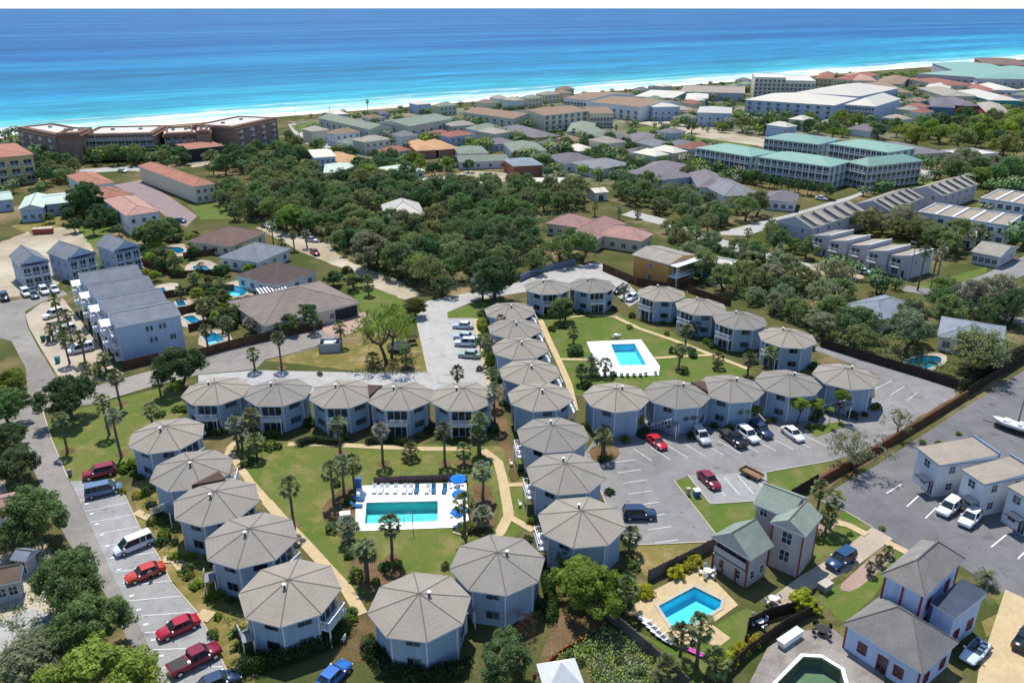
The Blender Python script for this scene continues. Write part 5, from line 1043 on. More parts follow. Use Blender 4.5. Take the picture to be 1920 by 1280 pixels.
for a in ((127, 848, 786), (228, 858, 780), (205, 815, 752), (228, 765, 708), (200, 700, 672), (287, 800, 768), (302, 745, 712), (165, 715, 690), (190, 705, 690), (131, 682, 632), (160, 680, 630), (135, 640, 590), (100, 640, 615), (110, 600, 562),
          (118, 632, 612), (552, 990, 910), (638, 850, 794), (718, 868, 806), (834, 868, 806), (870, 872, 845), (897, 855, 815), (900, 850, 790), (905, 935, 882), (626, 945, 880), (645, 925, 870), (665, 915, 868), (735, 1050, 983), (690, 1085, 1030), (655, 1015, 985), (872, 1010, 940), (905, 990, 965), (455, 845, 812), (447, 840, 795), (482, 860, 828), (478, 830, 780), (770, 860, 845), (925, 760, 700), (915, 690, 640), (928, 800, 730),
          (528, 690, 632), (478, 695, 662), (762, 690, 665), (700, 690, 672), (858, 720, 697), (940, 640, 600), (663, 545, 520), (692, 555, 535), (514, 470, 425), (552, 470, 440), (576, 465, 438), (530, 470, 455), (365, 540, 520), (330, 515, 485), (378, 510, 500), (340, 560, 545), (400, 590, 565), (382, 600, 578), (430, 640, 605), (390, 650, 618), (418, 625, 600), (445, 600, 580), (470, 625, 605), (360, 480, 462), (310, 490, 470), (416, 548, 530), (590, 625, 598), (640, 650, 612),
          (1075, 645, 622), (1110, 705, 685), (1090, 720, 695), (1135, 705, 682), (1272, 690, 655), (1285, 650, 620), (1402, 705, 672), (1440, 700, 660), (1300, 630, 610), (1170, 560, 540), (1345, 690, 672), (1180, 1035, 1003), (1060, 1075, 1045), (1128, 860, 818), (1555, 992, 935), (1532, 960, 915), (1546, 1000, 965), (1306, 1250, 1172), (1275, 1235, 1190), (1172, 1150, 1100), (1340, 1270, 1240), (1250, 1270, 1250), (1720, 545, 470), (1745, 540, 480), (1755, 530, 470), (1560, 425, 412), (1850, 460, 440), (1835, 455, 430), (1800, 440, 420), (1325, 480, 445), (1380, 540, 505), (1400, 460, 435), (1460, 490, 465), (1095, 395, 372), (1115, 405, 385), (1160, 412, 392), (1195, 410, 398), (1062, 395, 376), (1190, 260, 248), (1075, 262, 245), (1155, 250, 238), (720, 268, 252), (740, 285, 262), (765, 288, 268), (690, 215, 190), (1470, 270, 250), (605, 300, 285)):
    palm(*a, tint=random.choice((PG, PG, PGD, PGG)))
for a in ((1630, 1078, 1062), (1648, 1060, 1047), (1664, 1044, 1033), (1532, 1012, 1000)): palm(*a, tint=PGD, s=.5)
for a in ((687, 1090, 1025), (1133, 850, 815), (905, 985, 960), (1108, 700, 672), (345, 700, 690), (1845, 1095, 1078)): palm(*a, tint=PGG, feather=True, s=.95)
YG = (.30, .34, .06, 1); CN[YG] = 'yellow-green'
# single trees
for cx, cy, r, tint, pl, hk in ((122, 742, 47, DK, FINE, 1.05), (334, 684, 43, DK, FINE, 1.1), (130, 1085, 66, MD, FINE, 1.1), (172, 1165, 62, OL, FINE, 1.05), (62, 960, 62, MD, FINE, 1), (28, 868, 42, DK, FINE, .9), (180, 1275, 100, YG, FINE, .8), (55, 1235, 70, GY, FINE, .8), (20, 712, 30, BR, FINE, .9), (8, 760, 40, MD, FINE, 1), (12, 815, 34, DK, FINE, .8), (30, 1010, 38, OL, FINE, 1), (722, 618, 62, BR, OPEN, 1.1), (730, 612, 52, BR, OPEN, 1.2), (575, 588, 24, DK, FINE, 1), (540, 605, 22, MD, FINE, 1), (778, 575, 25, (.115, .10, .022, 1), FINE, .8), (927, 517, 45, DK, FINE, 1.05), (905, 535, 30, GY, FINE, 1), (1108, 1105, 60, BR, FINE, 1), (1080, 1075, 40, LI, FINE, 1.1), (1160, 1105, 34, BR, FINE, 1), (945, 1228, 52, MD, FINE, .9), (985, 1168, 27, (.12, .075, .05, 1), OPEN, 1), (1610, 838, 52, GY, OPEN, .95), (1595, 845, 40, OL, OPEN, .9), (1688, 788, 32, OL, OPEN, 1), (1842, 650, 60, GY, OPEN, .9), (1835, 655, 58, OL, OAKS, .8), (1880, 545, 50, GY, OAKS, .9), (1905, 570, 40, DK, OAKS, 1), (548, 405, 32, BR, FINE, .9), (760, 490, 30, GY, FINE, 1.1), (780, 500, 26, LI, FINE, 1.1), (690, 465, 40, GY, FINE, 1), (160, 370, 30, DK, FINE, 1.3), (655, 293, 12, MD, FINE, 1.1), (690, 320, 22, LI, OAKS, .8), (710, 308, 22, DK, OAKS, .8), (815, 316, 18, DK, OAKS, .9), (290, 435, 28, OL, FINE, 1.1), (270, 440, 20, MD, FINE, 1.1), (320, 425, 22, DK, FINE, 1), (1050, 578, 20, OL, FINE, 1.4), (625, 520, 18, DK, FINE, .9), (640, 410, 24, MD, OAKS, 1)):
    CN.setdefault(tint, 'russet brown' if tint[0] > tint[1] * 1.3 else 'brownish yellow'); tree_px(cx, cy, r, tint, pl, hk, name='shade_tree')
def stem_tree(bx, by, cy, rpx, tint):
    p = G(bx, by); h = .5
    while P((p.x, p.y, h))[1] > cy and h < 9: h += .05
    r = rpx / PPM((p.x, p.y, h)); t = thing('garden_tree', None, 'tree', (p.x, p.y, 0), random.uniform(0, 6), 'garden trees'); cm, tm = random.choice(FINE)
    place('crown', cm, t, (0, 0, h - 1.05 * r), 0, tint, r); place('trunk', tm, t, scale=(r * 1.2, r * 1.2, h / .9))
    tag(t, 'slim %s tree by %s' % (CN[tint], near(p)), auto=True)
for a in ((1197, 808, 788, 13, LI), (1242, 803, 785, 9, BR), (1287, 808, 780, 14, OL), (1388, 797, 768, 13, LI), (1414, 797, 768, 11, BR), (1493, 797, 757, 15, LI), (1526, 793, 757, 13, LI), (1573, 788, 742, 14, BR), (1553, 800, 768, 7, LI), (1625, 760, 748, 8, MD), (1060, 600, 570, 16, OL), (900, 660, 640, 10, MD), (985, 780, 765, 8, BR)): stem_tree(*a)
# woods and tree belts: every tree its own object
WOODT = [MD, MD, DK, OL, OL, MD, (.16, .20, .10, 1)]; CN[(.16, .20, .10, 1)] = 'dull green'
scatter([(500, 352), (600, 350), (720, 345), (820, 352), (960, 352), (1080, 362), (1110, 392), (1075, 392), (985, 402), (985, 430), (1060, 452), (1130, 462), (1180, 455), (1190, 470), (1120, 490), (1030, 503), (975, 520), (890, 548), (800, 562), (757, 540), (700, 512), (650, 478), (630, 455), (600, 445), (530, 430), (490, 420), (470, 405), (480, 375)], 6.1, 3.4, 5.2, WOODT, group='scrub oaks of the wood', foot=2, name='scrub_oak')
scatter([(1140, 372), (1200, 352), (1310, 385), (1430, 408), (1380, 438), (1330, 438), (1250, 415), (1190, 392)], 7.5, 3.2, 5.0, WOODT, group='oaks beyond the pink house', cap=34)
scatter([(1290, 505), (1340, 520), (1420, 505), (1500, 530), (1585, 555), (1570, 600), (1680, 640), (1770, 690), (1690, 700), (1600, 655), (1545, 635), (1480, 600), (1400, 565), (1330, 540)], 6.2, 3.0, 5.0, [GY, OL, OL, GY, MD], group='grey-green oaks on the right', cap=60, name='live_oak')
scatter([(1690, 610), (1760, 575), (1830, 600), (1900, 610), (1740, 625), (1720, 650)], 6.0, 3.0, 4.6, [GY, OL, MD], group='grey-green oaks on the right', cap=14, name='live_oak')
scatter([(1600, 440), (1660, 412), (1730, 440), (1800, 470), (1780, 482), (1700, 455), (1640, 440)], 6.0, 3.6, 5.2, [GY, OL], group='oaks behind the stepped townhouses', cap=14, name='live_oak')
scatter([(1770, 345), (1810, 318), (1940, 330), (1960, 365), (1850, 352)], 8.0, 4.0, 6.4, [OL, GY, BR, MD], group='oaks upper right', cap=22)
scatter([(1690, 262), (1730, 240), (1940, 225), (1960, 300), (1800, 302), (1780, 270), (1710, 285)], 10.5, 4.5, 7.0, [OL, BR, MD, LI, DK], group='oaks upper right', cap=40)
scatter([(400, 330), (440, 300), (540, 290), (600, 315), (700, 335), (560, 340), (480, 335)], 7.5, 3.4, 5.0, [DK, MD, OL], group='trees between the hotel and the wood', cap=26)
scatter([(160, 305), (260, 298), (350, 300), (400, 296), (400, 310), (260, 312), (170, 318)], 8.0, 3.6, 5.2, [DK, MD, OL], group='trees in front of the hotel', cap=16)
scatter([(60, 345), (65, 310), (130, 315), (150, 335), (110, 352)], 7.0, 3.2, 4.8, [DK, MD, OL], cap=12, group='trees by the yellow building')
scatter([(130, 395), (150, 360), (190, 400), (230, 440), (200, 425), (150, 410)], 5.5, 2.4, 4.0, [DK, MD], cap=10, group='trees by the terracotta apartments')
scatter([(320, 355), (365, 362), (400, 372), (440, 350), (460, 380), (445, 420), (405, 375), (360, 378)], 6.0, 2.6, 4.2, [DK, MD, OL], cap=18, group='trees by the long terracotta roof')
A_, B_ = G(1302, 325), G(1562, 376)
for i in range(26):
    q = A_.lerp(B_, (i + .5) / 26); tree((q.x + random.gauss(0, .6), q.y + random.gauss(0, .6), 0), random.uniform(1.7, 2.4), random.choice((DK, DK, MD)), OAKS, 1.45, 'dark evergreens in front of the green condos', 'evergreen_tree', noun='evergreen')
scatter([(960, 262), (1180, 282), (1300, 292), (1300, 345), (1160, 335), (1060, 320), (960, 320)], 10.0, 3.0, 4.8, [DK, MD, OL], cap=34, group='garden trees among the grey roofs', name='garden_tree', noun='garden tree')
scatter([(1290, 250), (1440, 235), (1560, 235), (1700, 245), (1690, 260), (1560, 262), (1440, 258)], 10.0, 3.4, 5.4, [DK, MD, OL, BR], cap=26, group='trees below the white roofs', name='garden_tree', noun='garden tree')
scatter([(540, 262), (640, 292), (760, 305), (860, 312), (900, 325), (760, 335), (640, 320), (540, 290)], 9.5, 2.8, 4.4, [DK, MD, OL, BR], cap=24, group='garden trees among the orange roofs', name='garden_tree', noun='garden tree')
# far belts of trees that read as one mass
def far_trees(px, n, tints, rmin, rmax):
    poly = wpoly(px); xs = [p.x for p in poly]; ys = [p.y for p in poly]; b = MB(); k = t_ = 0; rnd = random.Random(n)
    while k < n and t_ < 20000:
        t_ += 1; x, y = rnd.uniform(min(xs), max(xs)), rnd.uniform(min(ys), max(ys))
        if not inside((x, y), poly) or in_foot(x, y, 1.5) or blocked(x, y, .5): continue
        k += 1; r = rnd.uniform(rmin, rmax); mi = rnd.randrange(len(tints)); b.tube([(x, y, 0), (x, y, r)], .2, 5, len(tints))
        for _ in range(150):
            d = Vector((rnd.gauss(0, 1), rnd.gauss(0, 1), rnd.gauss(.1, .9))).normalized(); q = Vector((x, y, r * 1.15)) + Vector((d.x, d.y, d.z * .7)) * r * rnd.uniform(.55, 1.05); nn = (d + Vector((rnd.gauss(0, .5), rnd.gauss(0, .5), .4))).normalized(); e1 = nn.orthogonal().normalized(); e2 = nn.cross(e1); s_ = r * .17
            b.poly([q - e1 * s_, q - e2 * s_ * .7, q + e1 * s_, q + e2 * s_ * .7], mi)
    ms = [surf('cover_%s' % CN[t].replace(' ', '_'), t, .8, .5, 3, .3, .1) for t in tints] + [BARK]
    tag(b.build('distant_trees', ms), kind='stuff')
for q, n in (([(1530, 150), (1720, 142), (1740, 160), (1960, 150), (1960, 235), (1700, 240), (1660, 180)], 120), ([(1180, 186), (1310, 186), (1300, 240), (1280, 240)], 22), ([(1270, 178), (1420, 160), (1420, 180), (1300, 200)], 14), ([(560, 262), (720, 262), (860, 240), (1000, 232), (1010, 262), (880, 300), (760, 300)], 46), ([(1300, 240), (1420, 205), (1500, 232), (1700, 232), (1690, 262), (1440, 262)], 46), ([(0, 290), (30, 262), (60, 290), (150, 300), (300, 290), (300, 300), (70, 312)], 26), ([(960, 262), (1300, 268), (1430, 345), (1360, 372), (1180, 345), (960, 330)], 60), ([(1560, 352), (1700, 340), (1940, 330), (1980, 370), (1850, 400), (1800, 420)], 20), ([(1800, 420), (1960, 440), (1960, 480), (1900, 470)], 8)): far_trees(q, n, [DK, MD, OL, GY, BR], 2.0, 4.2)
far_trees([(540, 224), (760, 208), (1000, 188), (1240, 168), (1420, 154), (1420, 162), (1240, 176), (1000, 197), (760, 217), (545, 234)], 110, [DK, OL, GY, MD], 1.0, 2.4)
far_trees([(-40, 262), (30, 246), (40, 262), (-40, 285)], 10, [DK, MD], 1.5, 3)
scatter([(1250, 428), (1330, 462), (1450, 495), (1400, 510), (1300, 505), (1240, 470)], 5.6, 2.4, 4.0, [DK, MD, OL, GY], group='oaks by the teal building', name='live_oak', cap=24)
scatter([(1440, 440), (1520, 450), (1540, 490), (1460, 480)], 5.6, 2.2, 3.4, [DK, MD, OL], group='trees by the rooflight rows', name='garden_tree', cap=8)
scatter([(250, 455), (340, 440), (480, 470), (480, 600), (400, 645), (360, 640), (330, 545), (270, 520)], 4.0, 1.2, 2.0, [DK, MD, OL, LI], 'small garden tree', FINE, 1.0, 'garden trees', 30, 'garden_tree', .6)
scatter([(60, 400), (140, 400), (240, 440), (220, 455), (100, 430)], 6, 1.6, 2.8, [DK, MD], 'garden tree', FINE, 1.0, 'garden trees', 8, 'garden_tree', .6)
for q, n in (([(560, 235), (1000, 200), (1420, 170), (1420, 240), (1180, 262), (1000, 262), (860, 300), (600, 300)], 170), ([(1420, 160), (1960, 130), (1960, 235), (1440, 262)], 170), ([(960, 262), (1300, 268), (1430, 345), (1180, 350), (960, 335)], 90), ([(400, 330), (440, 285), (600, 300), (860, 310), (860, 335), (560, 340)], 26), ([(1560, 335), (1700, 300), (1960, 300), (1960, 420), (1800, 420), (1850, 340)], 60), ([(0, 330), (130, 330), (160, 400), (0, 400)], 14), ([(200, 300), (460, 280), (420, 330), (330, 330)], 18), ([(1500, 505), (1680, 520), (1700, 560), (1600, 545)], 12)): far_trees(q, n, [DK, MD, OL, MD], 1.4, 3.4)
# small gardens
for q, sp, n in (([(250, 470), (300, 450), (345, 480), (300, 500), (330, 520), (300, 545)], 3, 10), ([(345, 575), (400, 560), (470, 580), (470, 605), (420, 618)], 3.2, 10), ([(640, 520), (680, 525), (700, 545), (670, 550)], 3, 4), ([(900, 600), (915, 600), (935, 720), (922, 720)], 3.2, 8)):
    scatter(q, sp, 1.3, 2.1, [OL, MD, LI, DK], 'small garden tree', FINE, 1.0, 'garden trees', n, 'garden_tree', .3)
# shrubs: clipped balls, hedges, foundation planting
for a in ((285, 977, 10, BR, 1), (310, 1003, 13, BR, 1), (245, 868, 14, BR, 0), (232, 878, 12, BR, 0), (310, 975, 9, MD, 0), (330, 1040, 13, LI, 0), (348, 1065, 14, MD, 0), (368, 1093, 13, LI, 0), (352, 1078, 10, BR, 0), (408, 1155, 9, BR, 1), (400, 1190, 12, MD, 1), (440, 1185, 11, MD, 0), (445, 1210, 12, MD, 0), (460, 1255, 12, BR, 0), (230, 920, 8, YE, 1), (257, 928, 9, YE, 1), (275, 920, 12, DK, 0), (282, 945, 10, DK, 0), (300, 1015, 12, DK, 0), (326, 1015, 9, DK, 0),
          (668, 1078, 16, BR, 1), (745, 1057, 10, BR, 1), (706, 1090, 9, BR, 1), (873, 990, 15, BR, 1), (622, 990, 12, MD, 1), (835, 1060, 9, OL, 1), (652, 1160, 15, BR, 0), (640, 1180, 14, BR, 0), (660, 1145, 12, MD, 0), (690, 1225, 13, BR, 0), (695, 1190, 8, LI, 0), (720, 1060, 12, MD, 0), (655, 1040, 10, DK, 0), (505, 835, 12, BR, 1), (522, 835, 9, MD, 0), (470, 862, 12, DK, 0), (455, 870, 10, MD, 0), (630, 905, 10, MD, 0), (650, 940, 9, DK, 0),
          (1268, 1072, 18, YE, 0), (1300, 1050, 19, YE, 0), (1290, 1062, 14, YE, 0), (1202, 1105, 18, YE, 0), (1215, 1112, 14, YE, 0), (1505, 1125, 29, YE, 0), (1365, 1235, 20, YE, 0), (1390, 1215, 19, YE, 0), (1415, 1200, 18, YE, 0), (1180, 1085, 16, DK, 0), (1190, 1060, 12, MD, 0), (1172, 1075, 14, DK, 0), (1275, 1258, 16, BR, 0), (1030, 1125, 10, BR, 0), (1040, 1150, 8, LI, 0), (1345, 1215, 10, OL, 0), (1120, 1260, 10, BR, 0), (1090, 1240, 9, OL, 0), (1160, 1235, 10, OL, 0), (1200, 1260, 12, MD, 0), (1230, 1280, 14, OL, 0), (1100, 1215, 9, LI, 0), (1070, 1225, 8, MD, 0), (1140, 1195, 10, DK, 0), (1110, 1190, 9, DK, 0),
          (1080, 655, 16, MD, 0), (1075, 660, 10, DK, 0), (1180, 613, 6, BR, 1), (1250, 625, 6, BR, 1), (1325, 640, 7, BR, 1), (1283, 695, 10, BR, 1), (1262, 655, 10, DK, 0), (1300, 665, 9, DK, 0), (1345, 680, 8, MD, 0), (1060, 610, 9, DK, 0), (1035, 615, 8, DK, 0), (1185, 590, 8, DK, 0), (1090, 690, 9, LI, 0), (1100, 720, 12, DK, 0), (1150, 700, 8, MD, 0), (1130, 860, 9, DK, 0), (1020, 985, 12, DK, 0), (995, 975, 9, BR, 0), (990, 1010, 10, DK, 0), (975, 880, 7, MD, 0), (1142, 920, 10, DK, 0), (1165, 985, 10, MD, 0),
          (210, 700, 14, DK, 0), (180, 695, 10, LI, 0), (335, 720, 12, LI, 0), (300, 775, 10, MD, 0), (345, 765, 10, BR, 0), (330, 765, 9, MD, 0), (1760, 830, 8, BR, 0), (1730, 828, 7, BR, 0), (1797, 812, 6, BR, 0), (1520, 800, 7, BR, 1), (1470, 800, 6, BR, 1), (1440, 790, 6, MD, 0), (600, 700, 6, DK, 0), (1595, 1000, 6, MD, 0), (1525, 968, 9, DK, 0), (1655, 990, 6, BR, 0), (1715, 1035, 6, BR, 0), (740, 575, 9, MD, 0), (690, 540, 9, OL, 0), (900, 690, 8, MD, 0), (905, 640, 11, MD, 0), (912, 615, 9, LI, 0), (520, 1000, 8, MD, 0), (870, 800, 9, DK, 0), (1425, 495, 10, OL, 0), (1520, 650, 10, DK, 0)):
    shrub_px(*a[:4], ball=bool(a[4]))
# planting round the foot of the octagons
for o in octs:
    for k in range(5):
        a = R(-90 + random.uniform(-85, 85)); rr_ = random.uniform(5.5, 6.3); x, y = o.location.x + rr_ * math.cos(a), o.location.y + rr_ * math.sin(a)
        if any((x - q.location.x) ** 2 + (y - q.location.y) ** 2 < 30 for q in octs): continue
        r = random.uniform(.55, 1.05); tn = random.choice((DK, MD, DK, BR)); t = place('shrub', random.choice(BUSH), None, (x, y, 0), random.uniform(0, 6), tuple(v * random.uniform(.85, 1.1) for v in tn[:3]) + (1,), r)
        tag(t, '%s %s foundation shrub by %s' % (szw(r, .7, .95), CN[tn], near(t.location)), 'bush', 'shrubs planted round the octagons', auto=True)
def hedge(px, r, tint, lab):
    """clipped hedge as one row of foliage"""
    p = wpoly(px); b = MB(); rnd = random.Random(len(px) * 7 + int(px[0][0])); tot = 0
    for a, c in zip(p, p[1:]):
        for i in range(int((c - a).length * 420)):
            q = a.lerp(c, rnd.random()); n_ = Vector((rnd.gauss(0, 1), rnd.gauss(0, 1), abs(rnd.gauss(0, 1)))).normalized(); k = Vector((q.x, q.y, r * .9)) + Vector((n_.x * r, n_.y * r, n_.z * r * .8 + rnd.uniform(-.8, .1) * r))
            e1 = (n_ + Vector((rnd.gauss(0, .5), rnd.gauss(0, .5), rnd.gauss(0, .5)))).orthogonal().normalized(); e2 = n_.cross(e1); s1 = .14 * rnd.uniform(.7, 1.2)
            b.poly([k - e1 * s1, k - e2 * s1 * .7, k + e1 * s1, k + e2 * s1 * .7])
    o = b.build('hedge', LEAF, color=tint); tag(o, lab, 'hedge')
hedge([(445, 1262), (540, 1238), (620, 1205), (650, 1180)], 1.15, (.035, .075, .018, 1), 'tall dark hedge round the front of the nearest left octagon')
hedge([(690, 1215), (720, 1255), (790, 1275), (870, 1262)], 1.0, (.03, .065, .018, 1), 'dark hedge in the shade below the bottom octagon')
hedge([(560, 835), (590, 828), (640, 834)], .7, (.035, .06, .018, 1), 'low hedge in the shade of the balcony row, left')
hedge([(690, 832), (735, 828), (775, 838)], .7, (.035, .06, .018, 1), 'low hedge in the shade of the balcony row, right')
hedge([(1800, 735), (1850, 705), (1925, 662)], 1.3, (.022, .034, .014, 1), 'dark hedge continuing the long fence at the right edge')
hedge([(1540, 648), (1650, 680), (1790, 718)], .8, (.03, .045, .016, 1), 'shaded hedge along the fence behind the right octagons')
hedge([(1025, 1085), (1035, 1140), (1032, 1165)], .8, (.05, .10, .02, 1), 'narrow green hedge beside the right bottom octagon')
# ground cover in the rough lot at the bottom and under the wood
def cover(px, n, tints, name, size):
    poly = wpoly(px); xs = [p.x for p in poly]; ys = [p.y for p in poly]; b = MB(); k = 0
    while k < n:
        x, y = random.uniform(min(xs), max(xs)), random.uniform(min(ys), max(ys))
        if not inside((x, y), poly) or in_foot(x, y, .3): continue
        k += 1; mi = random.randrange(len(tints)); hh = random.uniform(.3, 1.0) * size
        for _ in range(16):
            q = Vector((x + random.gauss(0, .35) * size, y + random.gauss(0, .35) * size, abs(random.gauss(0, .5)) * hh)); d = Vector((random.gauss(0, 1), random.gauss(0, 1), random.gauss(.6, 1))).normalized(); e1 = d.orthogonal().normalized(); e2 = d.cross(e1); s_ = .16 * size
            b.poly([q - e1 * s_, q - e2 * s_ * .6, q + e1 * s_, q + e2 * s_ * .6], mi)
    ms = [surf('cover_%s' % CN[t].replace(' ', '_'), t, .8, .5, 3, .3, .1) for t in tints]
    tag(b.build(name, ms), kind='stuff')
cover([(1030, 1235), (1130, 1172), (1200, 1210), (1290, 1290), (1120, 1290), (1100, 1240)], 420, [OL, MD, GY, LI], 'undergrowth', .8)
cover([(440, 410), (600, 452), (700, 515), (800, 560), (890, 546), (985, 515), (1180, 465), (1080, 400), (1080, 365), (800, 352), (420, 350)], 2600, [OL, DK, MD, GY], 'undergrowth', 1.5)
cover([(1290, 510), (1500, 520), (1600, 560), (1780, 690), (1690, 698), (1480, 605)], 900, [OL, GY, MD, DK], 'undergrowth', 1.2)
cover([(-40, 890), (40, 900), (110, 1060), (130, 1180), (-40, 1290), (-40, 1000)], 260, [OL, MD, GY, DK], 'undergrowth', .9)
# leaf litter and low planting round the houses
cover([(250, 905), (330, 960), (400, 1080), (470, 1180), (450, 1190), (370, 1120), (290, 1010)], 150, [MD, BR, DK], 'bed_foliage', .6)
# ------------------------------------------------------------------ vehicles
PAINT = paintmat('car_paint', None, .22); TYRE = surf('tyre_rubber', (.015, .015, .016, 1), .8, .5, 5, .2, .2); RIM = paintmat('wheel_rim', (.45, .46, .48, 1), .3, .8)
CGLASS = glassmat('car_glass', (.015, .025, .03, 1)); HEADL = paintmat('headlight_lens', (.75, .78, .8, 1), .1); TAILL = paintmat('taillight_lens', (.35, .02, .02, 1), .15); BLACKP = surf('black_plastic', (.02, .02, .022, 1), .6, .5, 5, .1, .3)
def loft(b, secs, mi=0, smooth=True):
    """secs: list of equal rings"""
    n = len(secs[0]); vs = [p for s in secs for p in s]; fs = []
    for i in range(len(secs) - 1):
        for j in range(n): fs.append((i * n + j, (i + 1) * n + j, (i + 1) * n + (j + 1) % n, i * n + (j + 1) % n))
    b.faces(vs, fs, mi, smooth); b.poly(secs[0], mi); b.poly(secs[-1][::-1], mi)
def car_meshes(kind):
    m = {}
    L, W = dict(sedan=(4.7, 1.8), suv=(4.7, 1.9), van=(5.0, 1.95), pickup=(5.6, 1.98), coupe=(4.5, 1.78), convertible=(4.4, 1.78))[kind]
    belt, top = dict(sedan=(.92, 1.44), suv=(1.05, 1.74), van=(1.05, 1.80), pickup=(1.08, 1.80), coupe=(.86, 1.32), convertible=(.86, 1.0))[kind]
    hw = W / 2; x0, x1 = -L / 2, L / 2
    # rear to front: (x, top of body, half width, bottom)
    prof = dict(sedan=[(x0, .80, .82, .38), (x0 + .12, .93, .93, .26), (x0 + 1.0, .96, 1, .22), (-.2, belt, 1, .2), (x1 - 1.35, .93, 1, .22), (x1 - .25, .78, .93, .26), (x1, .64, .78, .36)],
                suv=[(x0, .95, .86, .42), (x0 + .1, 1.05, .96, .32), (x0 + .8, belt, 1, .28), (0, belt, 1, .26), (x1 - 1.2, 1.03, 1, .28), (x1 - .2, .93, .94, .32), (x1, .78, .82, .42)])
    prof['coupe'] = prof['convertible'] = [(a, z * .94, w_, q) for a, z, w_, q in prof['sedan']]; prof['van'] = [(x0, 1.0, .9, .4), (x0 + .08, 1.05, .98, .3), (x0 + .8, belt, 1, .26), (0, belt, 1, .25), (x1 - 1.1, 1.0, 1, .27), (x1 - .25, .85, .92, .3), (x1, .68, .8, .4)]
    prof['pickup'] = [(x0, 1.05, .94, .5), (x0 + .06, 1.08, .98, .42), (x0 + 1.2, 1.08, 1, .36), (-.1, belt, 1, .34), (x1 - 1.2, 1.08, 1, .36), (x1 - .15, 1.0, .95, .42), (x1, .85, .86, .5)]
    b = MB(); secs = []
    for x, z, k, q in prof[kind]:
        w_ = hw * k; secs.append([(x, -w_ * .92, q), (x, -w_, q + .12), (x, -w_, (q + z) * .55), (x, -w_ * .97, z - .1), (x, -w_ * .86, z), (x, w_ * .86, z), (x, w_ * .97, z - .1), (x, w_, (q + z) * .55), (x, w_, q + .12), (x, w_ * .92, q)])
    loft(b, secs); m['body'] = b.mesh('body', [PAINT])
    cab = dict(sedan=(-1.75, -1.15, .35, 1.15), suv=(-2.25, -2.0, .35, 1.1), van=(-2.4, -2.2, .75, 1.75), pickup=(-.55, -.4, .95, 1.65), coupe=(-1.9, -.95, .2, 1.0), convertible=(.25, .3, .35, .95))[kind]
    b = MB(); wb, wt = hw * .90, hw * .72; z0 = belt - .08
    ring_ = lambda w_, xs, z: [(xs[0], -w_, z), (xs[1], -w_, z), (xs[1], w_, z), (xs[0], w_, z)]
    lo, hi = ring_(wb, (cab[0], cab[3]), z0), ring_(wt, (cab[1], cab[2]), top)
    b.faces(lo + hi, [(0, 1, 5, 4), (1, 2, 6, 5), (2, 3, 7, 6), (3, 0, 4, 7), (4, 5, 6, 7)], 0)
    m['windows'] = b.mesh('windows', [CGLASS])
    b = MB()
    if kind != 'convertible':
        xs = (cab[1] - .05, cab[2] + .08); b.box(((xs[0] + xs[1]) / 2, 0, top + .015), (xs[1] - xs[0], wt * 2 + .06, .06))
        for sy in (-1, 1):
            b.tube([(cab[3], sy * wb, z0), (cab[2], sy * wt, top)], .05, 4, 0, False); b.tube([(cab[0], sy * wb, z0), (cab[1], sy * wt, top)], .09, 4, 0, False)
            xm = (cab[1] + cab[2]) / 2; b.tube([(xm, sy * (wb + .005), z0), (xm, sy * (wt + .01), top)], .045, 4, 0, False)
            if kind in ('suv', 'van'): xm = cab[1] + .75; b.tube([(xm, sy * (wb + .005), z0), (xm, sy * (wt + .01), top)], .06, 4, 0, False)
        m['roof'] = b.mesh('roof', [PAINT])
    if kind == 'pickup':
        b = MB(); b.box((x0 + 1.05, 0, 1.095), (1.75, W * .78, .03)); m['load_bed'] = b.mesh('load_bed', [BLACKP])
    if kind == 'convertible':
        b = MB(); b.box((-.5, 0, .9), (1.7, W * .74, .06), 0)
        for x in (-.1, -.95):
            for y in (-.4, .4): b.box((x, y, 1.0), (.5, .5, .2), 1); b.box((x - .3, y, 1.15), (.14, .5, .45), 1)
        m['seats'] = b.mesh('seats', [BLACKP, surf('seat_leather', (.09, .13, .2, 1), .6, .5, 4, .1, .3)])
    r = dict(suv=.36, van=.34, pickup=.40).get(kind, .32)
    b = MB()
    b.tube([(0, -.11, 0), (0, .11, 0)], r, 18, 0, False); m['wheel'] = b.mesh('wheel', [TYRE])
    b = MB(); b.tube([(0, -.125, 0), (0, .125, 0)], r * .62, 12, 0, False); m['rim'] = b.mesh('rim', [RIM])
    b = MB(); b.box((0, 0, 0), (.16, .36, .14)); m['headlight'] = b.mesh('headlight', [HEADL])
    b = MB(); b.box((0, 0, 0), (.12, .3, .18)); m['taillight'] = b.mesh('taillight', [TAILL])
    b = MB(); b.box((0, 0, 0), (.16, .2, .13)); m['mirror'] = b.mesh('mirror', [PAINT])
    m['dims'] = (L, W, r, prof[kind], cab, belt); return m
CARS = {}
